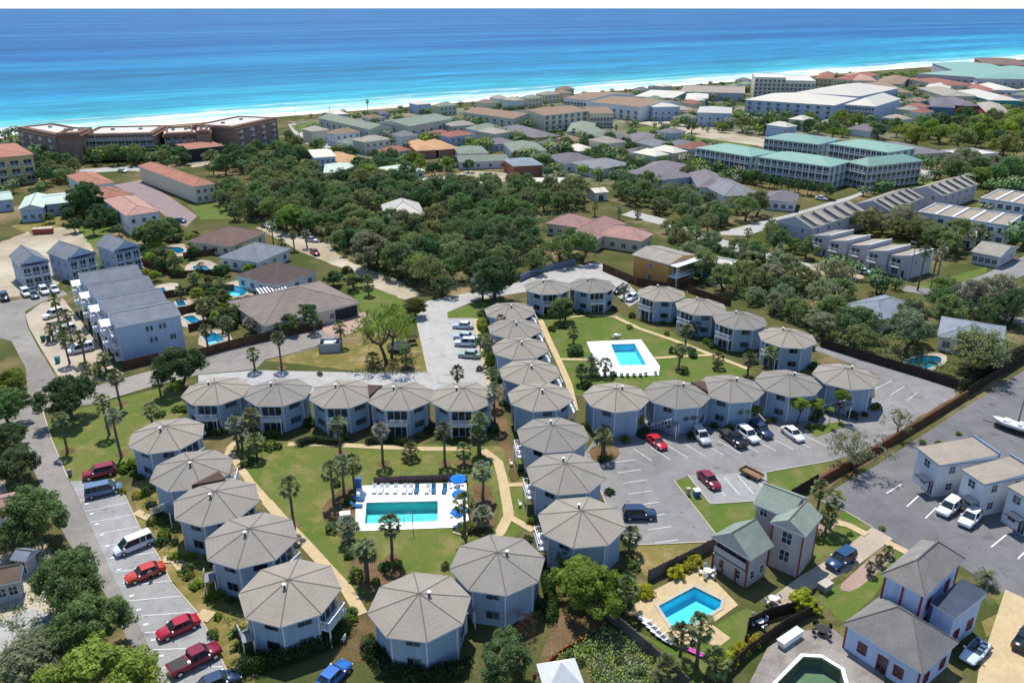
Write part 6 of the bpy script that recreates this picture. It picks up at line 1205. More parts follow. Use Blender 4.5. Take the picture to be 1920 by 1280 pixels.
def car(kind, a, c, color, label, small=False, group='parked cars', z=.06, roofc=None):
    """a: tail, c: nose, ground positions in the photograph"""
    if kind not in CARS: CARS[kind] = car_meshes(kind)
    m = CARS[kind]; L, W, r, prof, cab, belt = m['dims']; A, Bq = G(*a), G(*c); d = Bq - A; o = (A + Bq) / 2; col_ = (*color, 1)
    t = thing('parked_car' if kind != 'pickup' else 'pickup_truck', label, 'car' if kind not in ('pickup', 'van') else 'truck' if kind == 'pickup' else 'van', (o.x, o.y, z), math.atan2(d.y, d.x), group)
    place('body', m['body'], t, color=col_); place('windows', m['windows'], t)
    for k in ('roof', 'load_bed', 'seats'):
        if k in m: place(k, m[k], t, color=(*(roofc or color), 1))
    for x in (-L / 2 + .85, L / 2 - .9):
        for y in (-W / 2 + .06, W / 2 - .06):
            w_ = place('wheel', m['wheel'], t, (x, y, r)); place('rim', m['rim'], w_)
    if small: return t
    for y in (-.62, .62):
        place('headlight', m['headlight'], t, (L / 2 - .1, y * W / 1.8 * .95, prof[-1][1] - .06)); place('taillight', m['taillight'], t, (-L / 2 + .03, y * W / 1.8 * 1.05, prof[0][1] - .08)); place('mirror', m['mirror'], t, (cab[3] - .35, math.copysign(W / 2 + .06, y), belt + .05))
    return t
RD, MR, BK, WH, SV, NV, BL, OR, GR = (.38, .015, .035), (.20, .012, .03), (.016, .017, .02), (.72, .73, .74), (.42, .45, .50), (.022, .045, .10), (.03, .13, .45), (.48, .05, .025), (.15, .2, .19)
car('suv', (214, 886), (160, 898), (.26, .015, .04), 'dark red car at the top of the left car park')
car('van', (165, 932), (226, 918), (.12, .19, .31), 'dark blue van second from the top of the left car park')
car('van', (282, 1016), (222, 1040), (.62, .66, .74), 'silver white van in the middle of the left car park', roofc=WH)
car('sedan', (306, 1068), (240, 1093), OR, 'orange red saloon with a person standing beside it')
car('sedan', (370, 1168), (300, 1198), RD, 'bright red saloon in the lower left car park')
car('pickup', (322, 1266), (410, 1222), MR, 'maroon pickup with grey bed cover in the lower left car park')
car('sedan', (375, 1300), (443, 1272), NV, 'dark navy car cut by the bottom edge in the left car park')
car('sedan', (600, 1300), (650, 1250), BL, 'bright blue car at the bottom edge between the octagons')
car('sedan', (888, 616), (848, 614), (.5, .58, .72), 'pale blue car, topmost on the pale parking strip', roofc=WH)
car('sedan', (890, 637), (850, 634), (.4, .5, .62), 'silver blue car second from the top on the pale parking strip')
car('suv', (893, 648), (852, 647), (.6, .66, .74), 'white car third from the top on the pale parking strip')
car('sedan', (898, 671), (862, 668), (.34, .42, .40), 'green grey car lowest on the pale parking strip')
car('coupe', (1216, 822), (1246, 846), (.50, .015, .03), 'bright red coupe in the right car park')
car('suv', (1303, 812), (1326, 838), (.45, .47, .50), 'silver grey car between the red coupe and the black pickup')
car('pickup', (1352, 812), (1398, 846), BK, 'black pickup in the right car park')
car('suv', (1386, 810), (1418, 834), WH, 'white car touching the black pickup in the right car park')
car('suv', (1415, 806), (1436, 820), (.03, .05, .12), 'dark blue car half hidden in the shade of the octagon row', True)
car('sedan', (1468, 806), (1504, 832), WH, 'white saloon at the right end of the car park row')
car('sedan', (1312, 890), (1346, 922), MR, 'maroon saloon beside the triangular lawn')
car('suv', (1172, 970), (1225, 970), NV, 'dark navy car alone in the near corner of the car park')
car('suv', (1800, 940), (1754, 978), WH, 'white car nearest the parking line by the gravel roofed units')
car('suv', (1838, 958), (1796, 1000), (.74, .74, .73), 'white car parked closest to the gravel roofed units')
car('suv', (1598, 1042), (1552, 1072), (.02, .06, .14), 'dark blue car on the concrete drive between the villas')
car('convertible', (1846, 1208), (1806, 1250), (.6, .7, .8), 'open white convertible beside the sky blue villa', z=.08)
car('sedan', (1905, 1230), (1935, 1180), BK, 'black car cut by the right edge at the bottom')
car('suv', (118, 588), (82, 600), WH, 'white car parked nearest the cul-de-sac on the cream pavers')
car('suv', (140, 620), (104, 630), (.62, .65, .7), 'white car parked in the middle of the cream pavers')
car('van', (172, 655), (132, 664), (.66, .7, .75), 'white van parked nearest the side road on the cream pavers')
car('suv', (44, 548), (56, 560), WH, 'white car in front of the left gabled house', True)
car('sedan', (62, 552), (68, 562), (.1, .14, .18), 'dark grey car in front of the left gabled house', True)
car('suv', (80, 545), (88, 555), WH, 'white car right of the dark grey one by the gabled house', True)
car('sedan', (100, 543), (106, 550), (.6, .62, .64), 'silver car at the right corner of the left gabled house', True)
car('suv', (5, 552), (14, 572), (.02, .035, .06), 'dark blue car cut by the left edge', True)
car('suv', (262, 510), (264, 522), BK, 'black car below the gabled house by the terracotta flats', True)
car('sedan', (1168, 545), (1156, 552), BK, 'black car on the lot above the slanting octagon row', True, z=.09)
car('sedan', (1190, 558), (1178, 566), WH, 'white car on the lot above the slanting octagon row', True, z=.09)
car('sedan', (582, 470), (600, 484), (.2, .02, .03), 'dark red car parked on the sandy lane', True)
car('sedan', (498, 424), (508, 430), WH, 'white car at the top end of the sandy lane', True)
car('sedan', (520, 422), (530, 432), BK, 'black car at the top end of the sandy lane', True)
for i, (x, y, c_, n_) in enumerate(((482, 338, NV, 'dark blue'), (498, 337, (.1, .12, .14), 'charcoal'), (516, 333, WH, 'white'), (533, 333, BK, 'black'), (541, 322, RD, 'red'), (553, 330, SV, 'silver'))): car('sedan' if i != 2 else 'van', (x - 5, y - 3), (x + 5, y + 4), c_, '%s car in the grassy lot above the wood' % n_, True)
for x, y, c_, n_ in ((672, 268, NV, 'dark blue'), (688, 271, WH, 'white'), (655, 263, SV, 'silver')): car('sedan', (x - 6, y), (x + 6, y + 2), c_, '%s car in front of the sage condo with dark bays' % n_, True)
for a, c_, l_ in (((1610, 352), BK, 'black car in the lot by the green condo corner'), ((1662, 352), WH, 'white car in the lot by the green condo corner'), ((1725, 334), BK, 'black car on the diagonal street by the rooflight rows'), ((1715, 322), NV, 'dark blue car at the far end of the diagonal street'), ((1540, 374), WH, 'white car beside the grey hipped house on the diagonal street'), ((880, 338), RD, 'red car on the sandy lot at the top of the wood'), ((585, 452), SV, 'silver car halfway up the sandy lane'), ((338, 416), NV, 'dark blue car at the end of the mauve lane'), ((230, 322), WH, 'white car in front of the hotel'), ((1618, 512), WH, 'white car on the sandy lot by the stepped townhouses'), ((1240, 232), SV, 'silver car by the open grass'), ((1900, 556), RD, 'red car by the street at the right edge')):
    car('sedan', (a[0] - 8, a[1]), (a[0] + 8, a[1] + 2), c_, l_, True)
# boat on a trailer, right
t = thing('motor_boat', 'white motor boat on a trailer near the right edge', 'boat', (*G(1895, 808).to_2d(), 0), math.atan2((G(1868, 800) - G(1925, 818)).y, (G(1868, 800) - G(1925, 818)).x))
b = MB(); secs = []
for x, w_, z0, z1 in ((-3, 1.05, .75, 1.5), (-1, 1.15, .7, 1.5), (1, 1.05, .7, 1.55), (2.3, .65, .9, 1.65), (3.1, .08, 1.4, 1.75)): secs.append([(x, -w_ * .35, z0), (x, -w_, z1 - .25), (x, -w_, z1), (x, w_, z1), (x, w_, z1 - .25), (x, w_ * .35, z0)])
loft(b, secs, 0, False); b.build('hull', surf('boat_hull', (.6, .61, .62, 1), .35, .4, 2, .08, .4), t)
b = MB(); b.box((-.9, 0, 1.58), (3.6, 1.9, .12)); b.box((.9, 0, 1.75), (.9, 1.3, .35)); b.box((-1.2, -.5, 1.8), (.6, .5, .4)); b.box((-1.2, .5, 1.8), (.6, .5, .4)); b.build('deck', WHITE, t)
b = MB(); b.box((-.2, 0, .5), (5.6, 1.5, .1)); b.tube([(-1, -1, .33), (-1, 1, .33)], .33, 14, 0, False); b.box((3.4, 0, .5), (2, .1, .1)); b.build('trailer', BLACKP, t)
# low utility trailer in the shade
t = thing('utility_trailer', 'brown open utility trailer at the end of the short bay row', 'trailer', (*G(1408, 893).to_2d(), 0), -.9)
b = MB(); b.box((0, 0, .55), (3.4, 1.7, .1)); [b.box((0, s_ * .82, .75), (3.4, .06, .35)) for s_ in (-1, 1)]; b.box((-1.67, 0, .75), (.06, 1.6, .35)); b.build('bed', surf('trailer_bed', (.22, .14, .08, 1), .8, .5, 4, .2, .1), t)
for y in (-.9, .9): b = MB(); b.tube([(0, y - .1, .32), (0, y + .1, .32)], .32, 14, 0, False); b.build('wheel', TYRE, t)
b = MB(); b.box((2.3, 0, .5), (1.3, .1, .1)); b.build('drawbar', BLACKP, t)

# ------------------------------------------------------------------ pools
WATER = watermat(); TILE = surf('pool_plaster', (.11, .64, .80, 1), .7, .3, 1, .08, .2); TILED = surf('pool_plaster_teal', (.13, .56, .56, 1), .7, .3, 1, .08, .2); TILEG = surf('pool_plaster_murky', (.15, .18, .09, 1), .7, .3, 1, .15, .2)
PLAB = dict(main='large rectangular pool in the white deck on the main lawn', lawn='rectangular pool in the white deck on the small upper lawn', near='blue pool with clipped corners behind the backyard fence', green='murky green pool in the grey timber deck', oak='angular pool half hidden under the oaks', brown='small round pool beside the red-brown roofed bungalow', grey='kidney shaped pool between two fenced yards', hip='pool with green mat beside the brown roofed bungalow', rowa='plunge pool farthest up behind the terraced row', rowb='second plunge pool behind the terraced row', rowc='third plunge pool behind the terraced row', rowd='largest plunge pool behind the terraced row, nearest the road', teal='small teal pool in the garden of the teal building')
def offset(poly, d):
    n = len(poly); c = sum(((poly[i - 1].x * poly[i].y - poly[i].x * poly[i - 1].y) for i in range(n))); sg = 1 if c > 0 else -1; o = []
    for i in range(n):
        a, b_, e = Vector(poly[i - 1]), Vector(poly[i]), Vector(poly[(i + 1) % n]); n1 = (b_ - a).normalized(); n2 = (e - b_).normalized(); m1 = Vector((n1.y, -n1.x)) * sg; m2 = Vector((n2.y, -n2.x)) * sg; k = (m1 + m2)
        k = k / max(.35, k.length_squared / 2); o.append(b_ + k * d)
    return o
for k, p in POOLS.items():
    cx = sum(q.x for q in p) / len(p); cy = sum(q.y for q in p) / len(p); ctr = Vector((cx, cy)); t = thing('swimming_pool', PLAB[k], 'pool', (cx, cy, 0)); p = [Vector(q) - ctr for q in p]
    if sum(p[i - 1].x * p[i].y - p[i].x * p[i - 1].y for i in range(len(p))) < 0: p = p[::-1]
    zt = .13 if k == 'green' else .09; m = TILEG if k == 'green' else TILED if k == 'main' else TILE; n = len(p); b = MB()
    for i in range(n): b.poly([(*p[i], zt), (*p[(i + 1) % n], zt), (*p[(i + 1) % n], -1.5), (*p[i], -1.5)][::-1])
    b.poly([(*q, -1.5) for q in p]); b.build('basin', m, t)
    b = MB(); b.poly([(*q, -.12) for q in offset(p, -.005)]); b.build('water', WATER, t)
    o = offset(p, .42); b = MB()
    for i in range(n):
        j = (i + 1) % n; a, c_, d_, e = p[i], p[j], o[j], o[i]; b.poly([(*a, zt + .06), (*e, zt + .06), (*d_, zt + .06), (*c_, zt + .06)]); b.poly([(*e, zt + .06), (*e, .0), (*d_, .0), (*d_, zt + .06)]); b.poly([(*a, zt + .06), (*c_, zt + .06), (*c_, zt - .3), (*a, zt - .3)])
    b.build('coping', DECKW if k in ('main', 'lawn', 'green') else KERB, t)
    if k in ('main', 'lawn', 'near'):
        e = (p[0] + p[1]) / 2; dn = e.normalized(); sd_ = Vector((-dn.y, dn.x)); b = MB()
        for s_ in (-.3, .3):
            q = e + sd_ * s_ * 1.2; b.tube([(*(q + dn * .5), .1), (*(q + dn * .45), .9), (*(q - dn * .1), .95), (*(q - dn * .3), -.2)], .03, 6)
        b.build('ladder', RIM, t)
# ------------------------------------------------------------------ pool furniture
BLUEC = surf('canvas_blue', (.015, .17, .62, 1), .8, .5, 3, .08, .1); SLING = surf('sling_white', (.6, .62, .64, 1), .8, .5, 3, .08, .1); SLINGB = surf('sling_blue', (.03, .12, .25, 1), .8, .5, 3, .1, .1)
def umbrella(px, py, lab, r=1.15, z=2.5):
    p = G(px, py, z); t = thing('parasol', lab, 'parasol', (p.x, p.y, .08), random.random(), 'blue pool parasols'); b = MB(); n = 8
    e = [(r * math.cos(i * 6.283 / n), r * math.sin(i * 6.283 / n), z - .35) for i in range(n)]
    for i in range(n): b.poly([e[i], e[(i + 1) % n], (0, 0, z + .15)]); b.poly([e[(i + 1) % n], e[i], (0, 0, z + .10)]); b.poly([e[i], (e[i][0], e[i][1], z - .5), (e[(i + 1) % n][0], e[(i + 1) % n][1], z - .5), e[(i + 1) % n]])
    b.build('canopy', BLUEC, t); b = MB(); b.tube([(0, 0, 0), (0, 0, z + .1)], .03, 6); b.build('pole', RIM, t); b = MB(); b.tube([(0, 0, 0), (0, 0, .1)], .3, 10, 0, False); b.build('base', KERB, t)
umbrella(859, 894, 'blue parasol outside the top right corner of the main pool deck', 1.25); umbrella(862, 922, 'blue parasol inside the top right corner of the main pool deck'); umbrella(860, 955, 'blue parasol half hidden by a palm, right of the main pool')
def lounger(m2):
    t = thing('sun_lounger', 'x', 'sun lounger'); b = MB()
    b.box((0, 0, .3), (.66, 1.25, .06)); b.build('seat', m2, t); b = MB(); b.faces([(-.33, .62, .30), (.33, .62, .30), (.33, 1.15, .78), (-.33, 1.15, .78), (-.33, .62, .36), (.33, .62, .36), (.33, 1.1, .83), (-.33, 1.1, .83)], [(3, 2, 1, 0), (4, 5, 6, 7), (0, 1, 5, 4), (1, 2, 6, 5), (2, 3, 7, 6), (3, 0, 4, 7)]); b.build('backrest', m2, t)
    for x in (-.3, .3):
        for y in (-.55, .55): b = MB(); b.box((x, y, .14), (.05, .05, .28)); b.build('leg', RIM, t)
    return t
LP = [lounger(SLING), lounger(SLINGB)]; first = [True, True]
def put_lounger(px, py, i, rz, lab, group):
    global first
    o = LP[i] if first[i] else copy_tree(LP[i]); first[i] = False; p = G(px, py, .08); o.location = p; o.rotation_euler = (0, 0, rz); o['label'] = lab; o['group'] = group; REG.append(o)
for px in (702, 714, 726, 741, 758, 770, 801): put_lounger(px, 922, 0, random.uniform(-.1, .1), 'white sun lounger along the far side of the main pool', 'white loungers at the main pool')
for px in (781, 813, 833): put_lounger(px, 922, 1, random.uniform(-.1, .1), 'blue sun lounger along the far side of the main pool', 'blue loungers at the main pool')
for px, py in ((676, 938), (672, 950)): put_lounger(px, py, 1, 1.5, 'blue sun lounger at the left side of the main pool', 'blue loungers at the main pool')
for px, py in ((1134, 702), (1152, 702), (1165, 702), (1176, 702), (1188, 702), (1200, 702), (1210, 700), (1228, 698)): put_lounger(px, py, 0, 3.1, 'white sun lounger along the near side of the small lawn pool', 'white loungers at the small pool')
for px, py, rz in ((1230, 1188, .9), (1222, 1180, .9), (1214, 1172, .9), (1206, 1164, .9), (1240, 1196, .9), (1252, 1204, .9)): put_lounger(px, py, 0, rz + 3.1, 'white sun lounger in the row beside the backyard pool', 'white loungers at the backyard pool')
def table(px, py, lab, m=None, r=.55, chairs=4, grp='garden tables'):
    p = G(px, py); t = thing('garden_table', lab, 'table', (p.x, p.y, .08), random.random(), grp); b = MB(); b.tube([(0, 0, .70), (0, 0, .74)], r, 16, 0, False); b.build('tabletop', m or SLING, t); b = MB(); b.tube([(0, 0, 0), (0, 0, .7)], .05, 6); b.tube([(0, 0, 0), (0, 0, .04)], .28, 10, 0, False); b.build('pedestal', RIM, t)
    for i in range(chairs):
        a = i * 6.283 / chairs + .4; c_ = thing('garden_chair', 'garden chair at the ' + lab.replace('table ', 'table, ', 1) if False else 'garden chair round the ' + ' '.join(lab.split()[:9]), 'chair', (p.x + math.cos(a) * (r + .35), p.y + math.sin(a) * (r + .35), .08), a - math.pi / 2, 'garden chairs', auto=True)
        b = MB(); b.box((0, 0, .44), (.46, .44, .05)); b.build('seat', m or SLING, c_); b = MB(); b.box((0, .21, .7), (.46, .05, .5)); b.build('backrest', m or SLING, c_)
        for x in (-.2, .2):
            for y in (-.18, .18): b = MB(); b.box((x, y, .21), (.04, .04, .42)); b.build('leg', RIM, c_)
table(856, 912, 'white table beside the top right parasols'); table(858, 966, 'white table by the palm right of the main pool', chairs=2); table(1326, 1078, 'pale table at the villa end of the backyard pool', chairs=5); table(1422, 1172, 'white table behind the clipped yellow bushes'); table(1540, 1188, 'dark table on the grey timber deck', BLACKP, .7); table(1155, 633, 'pale table above the small lawn pool', chairs=2); table(1448, 1130, 'small table in the shade of the villa', chairs=2)
# white chairs left on the balconies and patios
for o, ph in [(octs[k], 'left car park row') for k in (1, 2, 3, 4)] + [(octs[k], 'central row') for k in (17, 18, 19)] + [(octs[k], 'balcony row') for k in (7, 9, 10)]:
    n_ = o['label'].split(',')[1].split()[0] if ',' in o['label'] else o['label'].split()[0]; n_ = 'left end' if n_ == 'octagonal' else n_
    for k, (dx, zz) in enumerate(((-.8, 2.72), (.7, 2.72), (-.3, .1))):
        a = o.rotation_euler.z + math.pi / 8; ax = O_W * math.cos(math.pi / 8) + (.75 if k < 2 else 1.9); x, y = o.location.x + math.cos(a) * ax - math.sin(a) * dx, o.location.y + math.sin(a) * ax + math.cos(a) * dx
        c_ = thing('garden_chair', 'white chair on the %s of the %s octagon, %s' % ('balcony' if k < 2 else 'patio', n_, ph), 'chair', (x, y, zz), a - math.pi / 2, 'white chairs at the octagons', auto=True)
        b = MB(); b.box((0, 0, .44), (.5, .48, .06)); b.build('seat', WHITE, c_); b = MB(); b.box((0, .23, .72), (.5, .06, .54)); b.build('backrest', WHITE, c_)
        for x in (-.2, .2):
            for y in (-.18, .18): b = MB(); b.box((x, y, .21), (.05, .05, .42)); b.build('leg', WHITE, c_)
# blue covered grill at the main pool, bins
def crate(name, px, py, dims, m, lab, cat, lid=None, rz=.2):
    p = G(px, py); t = thing(name, lab, cat, (p.x, p.y, .06), rz); x, y, z = dims; b = MB(); b.faces([(-x * .43, -y * .43, 0), (x * .43, -y * .43, 0), (x * .43, y * .43, 0), (-x * .43, y * .43, 0), (-x / 2, -y / 2, z), (x / 2, -y / 2, z), (x / 2, y / 2, z), (-x / 2, y / 2, z)], [(3, 2, 1, 0), (4, 5, 6, 7), (0, 1, 5, 4), (1, 2, 6, 5), (2, 3, 7, 6), (3, 0, 4, 7)]); b.build('body', m, t)
    b = MB(); b.box((0, .02, z + .04), (x + .06, y + .1, .08)); b.box((0, y / 2 + .06, z), (x * .7, .06, .05)); b.build('lid', lid or m, t)
GRNB = surf('bin_green', (.02, .10, .07, 1), .5, .5, 3, .1, .3); BLUB = surf('bin_blue', (.03, .14, .36, 1), .5, .5, 3, .1, .3); TEALB = surf('bin_teal', (.02, .22, .22, 1), .5, .5, 3, .1, .3)
crate('wheelie_bin', 82, 640, (.75, .8, 1.15), GRNB, 'dark green bin, left of a pair on the cream pavers', 'bin'); crate('wheelie_bin', 92, 640, (.75, .8, 1.15), GRNB, 'dark green bin, right of a pair on the cream pavers', 'bin'); crate('wheelie_bin', 109, 680, (.8, .9, 1.2), TEALB, 'teal bin alone on the lower cream pavers', 'bin')
crate('storage_box', 1306, 930, (.9, .9, 1.0), BLUB, 'blue drum shaped bin on the triangular lawn', 'bin', WHITE); crate('storage_box', 1290, 928, (.5, .4, 1.1), KERB, 'grey utility cabinet on the triangular lawn', 'cabinet'); crate('storage_box', 672, 912, (1.0, .9, 1.2), BLUB, 'blue covered box at the top left corner of the main pool', 'box'); crate('storage_box', 648, 975, (1.4, .9, 1.1), WHITE, 'white pump cabinet left of the main pool', 'cabinet'); crate('storage_box', 1546, 1106, (1.6, 1.1, 1.0), GREYT, 'grey utility box on the lawn by the drive', 'cabinet', KERB, .6); crate('storage_box', 132, 892, (.5, .4, 1.0), GREYT, 'small grey utility box on the corner grass', 'cabinet')
crate('storage_box', 1480, 1203, (3.6, .9, .9), WHITE, 'row of white outdoor seating on the timber deck', 'bench', SLING, .62)
# pink float on the backyard lawn
p = G(1300, 1226); b = MB(); b.tube([(-1.2, 0, .18), (1.2, 0, .18)], .16, 10); b.tube([(-1.2, .34, .18), (1.2, .34, .18)], .16, 10); b.tube([(-1.1, .17, .3), (-.7, .17, .32)], .2, 10)
tag(b.build('pool_float', surf('float_pink', (.62, .05, .42, 1), .4, .5, 3, .05, .4), loc=(p.x, p.y, .05), rz=-.6), 'bright pink inflatable float on the backyard lawn', 'pool float')
# trampoline, canopy and fenced enclosure in the small park
p = G(748, 648, .9); t = thing('trampoline', 'round black trampoline under the bright green tree', 'trampoline', (p.x, p.y, 0)); b = MB(); b.tube([(0, 0, .86), (0, 0, .9)], 2.3, 24, 0, False); b.build('mat', DARK, t)
b = MB(); n = 24; b.tube([(2.4 * math.cos(i * 6.283 / n), 2.4 * math.sin(i * 6.283 / n), .9) for i in range(n + 1)], .09, 6, cap=False); b.build('rim', DARK, t)
for i in range(6): b = MB(); b.tube([(2.35 * math.cos(i * 1.047), 2.35 * math.sin(i * 1.047), 0), (2.35 * math.cos(i * 1.047), 2.35 * math.sin(i * 1.047), .85)], .05, 6); b.build('leg', GREYT, t)
p = G(772, 632, 1.6); t = thing('garden_swing', 'dark plum covered garden swing right of the trampoline', 'swing', (p.x, p.y, 0), .4); b = MB(); b.box((0, 0, 1.75), (2.2, 1.5, .1)); b.build('canopy', surf('canvas_plum', (.07, .03, .045, 1), .9, .5, 3, .1, .05), t); b = MB(); b.box((0, 0, .5), (1.7, .6, .1)); b.box((0, .3, .8), (1.7, .08, .5)); b.build('seat', MATS['canvas_plum'], t)
for x in (-1, 1): b = MB(); b.tube([(x, -.7, 0), (x, 0, 1.7), (x, .7, 0)], .05, 6); b.build('leg', GREYT, t)
p = G(620, 655); t = thing('bin_enclosure', 'grey blue fenced enclosure holding a white topped skip', 'enclosure', (p.x, p.y, 0), .12); b = MB()
for c_, d_ in (((0, -1.7, .95), (4.2, .12, 1.9)), ((0, 1.7, .95), (4.2, .12, 1.9)), ((-2.1, 0, .95), (.12, 3.28, 1.9)), ((2.1, 0, .95), (.12, 3.28, 1.9))): b.box(c_, d_)
b.build('fence_wall', W_GREY, t)
for x in (-2.1, 2.1):
    for y in (-1.7, 1.7): b = MB(); b.box((x, y, 1.05), (.2, .2, 2.1)); b.build('post', GREYT, t)
crate('skip', 620, 652, (2.4, 1.8, 1.3), GREYT, 'white topped skip inside the grey blue enclosure', 'skip', WHITE, .12)
crate('skip', 82, 438, (6.0, 2.3, 1.7), W_RED, 'long dark red open skip on the sandy lot', 'skip', surf('skip_load', (.5, .4, .32, 1), .95, .5, 3, .25, .05), .25)
# ------------------------------------------------------------------ fences and walls
def fence(name, px, h, m, lab, cat='fence', thick=.08, step=2.4, postm=None, cap=False, z0=0):
    p = wpoly(px); o = p[0]; t = thing(name, lab, cat, (o.x, o.y, 0)); b = MB(); posts = []
    for a, c_ in zip(p, p[1:]):
        a, c_ = a - o, c_ - o; d = c_ - a; an = math.atan2(d.y, d.x); m_ = (a + c_) / 2; L = d.length; k = max(1, int(L / .3)) if h < 2.6 else 1
        for i in range(k):                     # boards with slightly uneven tops
            q = a + d * (i + .5) / k; hh = h - random.uniform(0, .05); b.box((q.x, q.y, z0 + hh / 2), (L / k * (.96 if k > 1 else 1), thick, hh), 0, an)
        if cap: b.box((m_.x, m_.y, h + .07), (L, thick * 1.6, .14), 0, an)
        for i in range(int(L / step) + 1): posts.append(a + d * min(1, i * step / L))
    b.build('panel', m, t)
    pm = MB(); pm.box((0, 0, h / 2 + .05), (.14, .14, h + .1)); pm = pm.mesh('post', postm or m)
    for q in posts[:60]: place('post', pm, t, (q.x, q.y, z0), 0)
MAS = surf('brown_masonry', lin(128, 92, 74, .55), .9, .3, 3, .18, .05); GREYF = surf('fence_grey', lin(150, 142, 138, .5), .9, .3, 4, .2, .05, c2=lin(118, 110, 106, .5))
fence('boundary_wall', [(1532, 912), (1640, 850), (1740, 790), (1812, 745)], 1.5, MAS, 'long brown boundary wall between the two car parks', 'wall', .35, 6)
fence('timber_fence', [(1812, 745), (1870, 708), (1930, 670)], 2.2, WOODD, 'dark fence continuing the brown boundary wall to the right edge')
fence('timber_fence', [(1538, 650), (1640, 682), (1720, 706), (1795, 730)], 2.0, WOODD, 'dark fence behind the right end octagons')
fence('timber_fence', [(1482, 938), (1532, 908)], 1.9, WOODD, 'short dark fence between the triangular lawns')
fence('timber_fence', [(1215, 1090), (1300, 1048), (1338, 1028)], 1.8, GREYF, 'weathered fence above the backyard pool')
fence('timber_fence', [(1338, 1028), (1362, 1015)], 1.9, WOOD, 'short tan fence at the corner of the lavender villa')
fence('timber_fence', [(1125, 1150), (1190, 1205), (1250, 1258), (1290, 1295)], 1.8, GREYF, 'long weathered fence running down to the bottom edge')
fence('timber_fence', [(1395, 1215), (1402, 1180), (1440, 1160), (1490, 1148)], 1.7, WOODD, 'dark fence round the seating behind the yellow bushes')
fence('timber_fence', [(1340, 1290), (1400, 1230), (1470, 1180), (1530, 1150)], 1.6, WOODD, 'dark fence between the backyard lawn and the timber deck')
fence('timber_fence', [(232, 694), (300, 678)], 2.0, WOOD, 'brown fence below the terraced row, left of the dark tree')
fence('timber_fence', [(370, 672), (430, 655), (490, 641), (605, 615)], 2.0, WOOD, 'brown fence along the side road below the pools')
for q, lb in (([(300, 560), (350, 552), (440, 545)], 'first'), ([(335, 590), (390, 578), (470, 568)], 'second'), ([(355, 622), (410, 606), (490, 596)], 'third')): fence('timber_fence', q, 1.8, WOOD, 'brown fence between the back gardens, %s from the top' % lb)
fence('timber_fence', [(268, 498), (330, 520), (420, 516), (432, 508)], 1.8, WOOD, 'brown fence below the kidney shaped pool'); fence('timber_fence', [(345, 485), (400, 478), (412, 470)], 1.8, WOOD, 'brown fence between red-brown and blue grey bungalows'); fence('timber_fence', [(468, 415), (525, 408), (540, 420)], 1.8, WOOD, 'brown fence at the top of the sandy lane')
fence('timber_fence', [(1130, 508), (1195, 536), (1250, 545), (1300, 536)], 2.2, WOOD, 'brown fence around the orange timber house'); fence('boundary_wall', [(975, 528), (1010, 512), (1078, 496)], 1.8, surf('wall_slate_blue', (.16, .2, .26, 1), .8, .3, 2, .1, .1), 'grey blue wall between the wood and the top car park', 'wall', .25, 8)
fence('timber_fence', [(1290, 548), (1330, 562), (1370, 575)], 1.8, WOOD, 'brown fence behind the slanting octagon row')
fence('pool_railing', [(702, 906), (760, 903), (830, 901), (876, 903), (881, 980)], 1.1, surf('railing_plum', (.09, .06, .08, 1), .7, .4, 3, .1, .1), 'dark railing along the far side of the main pool', 'railing', .05, 2.0)
fence('pool_railing', [(666, 998), (700, 996), (780, 993), (853, 990)], .9, GREYT, 'thin grey railing along the near side of the main pool', 'railing', .02, 3) if False else None
fence('edging_fence', [(1000, 1272), (1050, 1225), (1100, 1195), (1130, 1170)], .55, surf('edging_red', lin(190, 84, 62, .55), .8, .4, 3, .15, .1), 'low red edging strip across the rough ground', 'edging', .06, 3)
fence('block_wall', [(245, 690), (262, 686)], 1.0, KERB, 'short pale wall at the end of the cream pavers', 'wall', .2, 3)
# ------------------------------------------------------------------ poles, wires, lamp posts
def pole(px, py, h, lab, lamp=False, m=None, k=1.0):
    p = G(px, py); t = thing('street_lamp' if lamp else 'utility_pole', lab, 'street lamp' if lamp else 'utility pole', (p.x, p.y, 0)); b = MB(); b.tube([(0, 0, 0), (0, 0, h)], [.14 * k, .09 * k], 8); b.build('pole', m or GREYT, t)
    b = MB()
    if lamp: b.box((-.5 * k, 0, h), (1.1 * k, .08 * k, .08 * k)); b.box((-1.1 * k, 0, h + .02), (.6 * k, .28 * k, .14 * k)); b.build('lamp_head', GREYT, t)
    else: b.box((0, 0, h - .5), (2.2, .1, .12)); [b.tube([(x, 0, h - .44), (x, 0, h - .22)], .05, 6) for x in (-1, 0, 1)]; b.build('crossarm', GREYT, t)
    return Vector((p.x, p.y, h))
pole(1703, 530, 11, 'tall grey pole with lamp in front of the stepped townhouses', True); pole(1908, 795, 7, 'grey lamp post beside the boat at the right edge', True); pole(936, 991, 5.0, 'slim lamp post at the near edge of the main pool', True) if False else None
pole(775, 998, 3.2, 'slim lamp post between the main pool and the planting bed', True, None, .45)
P1 = pole(1122, 372, 12, 'utility pole left of the street beyond the wood'); P2 = pole(1290, 420, 12, 'utility pole in the oaks beyond the pink house'); P3 = pole(1440, 470, 12, 'utility pole beside the crossing streets')
for k, dz in enumerate((-.25, -.9)):
    b = MB()
    for a, c_ in ((P1, P2), (P2, P3)): b.tube([a.lerp(c_, i / 10) + Vector((0, 0, dz - 1.2 * 4 * (i / 10) * (1 - i / 10))) for i in range(11)], .035, 4, 0, False)
    tag(b.build('overhead_wire', GREYT), '%s overhead wire across the oaks beyond the pink house' % ('upper', 'lower')[k], 'wire')
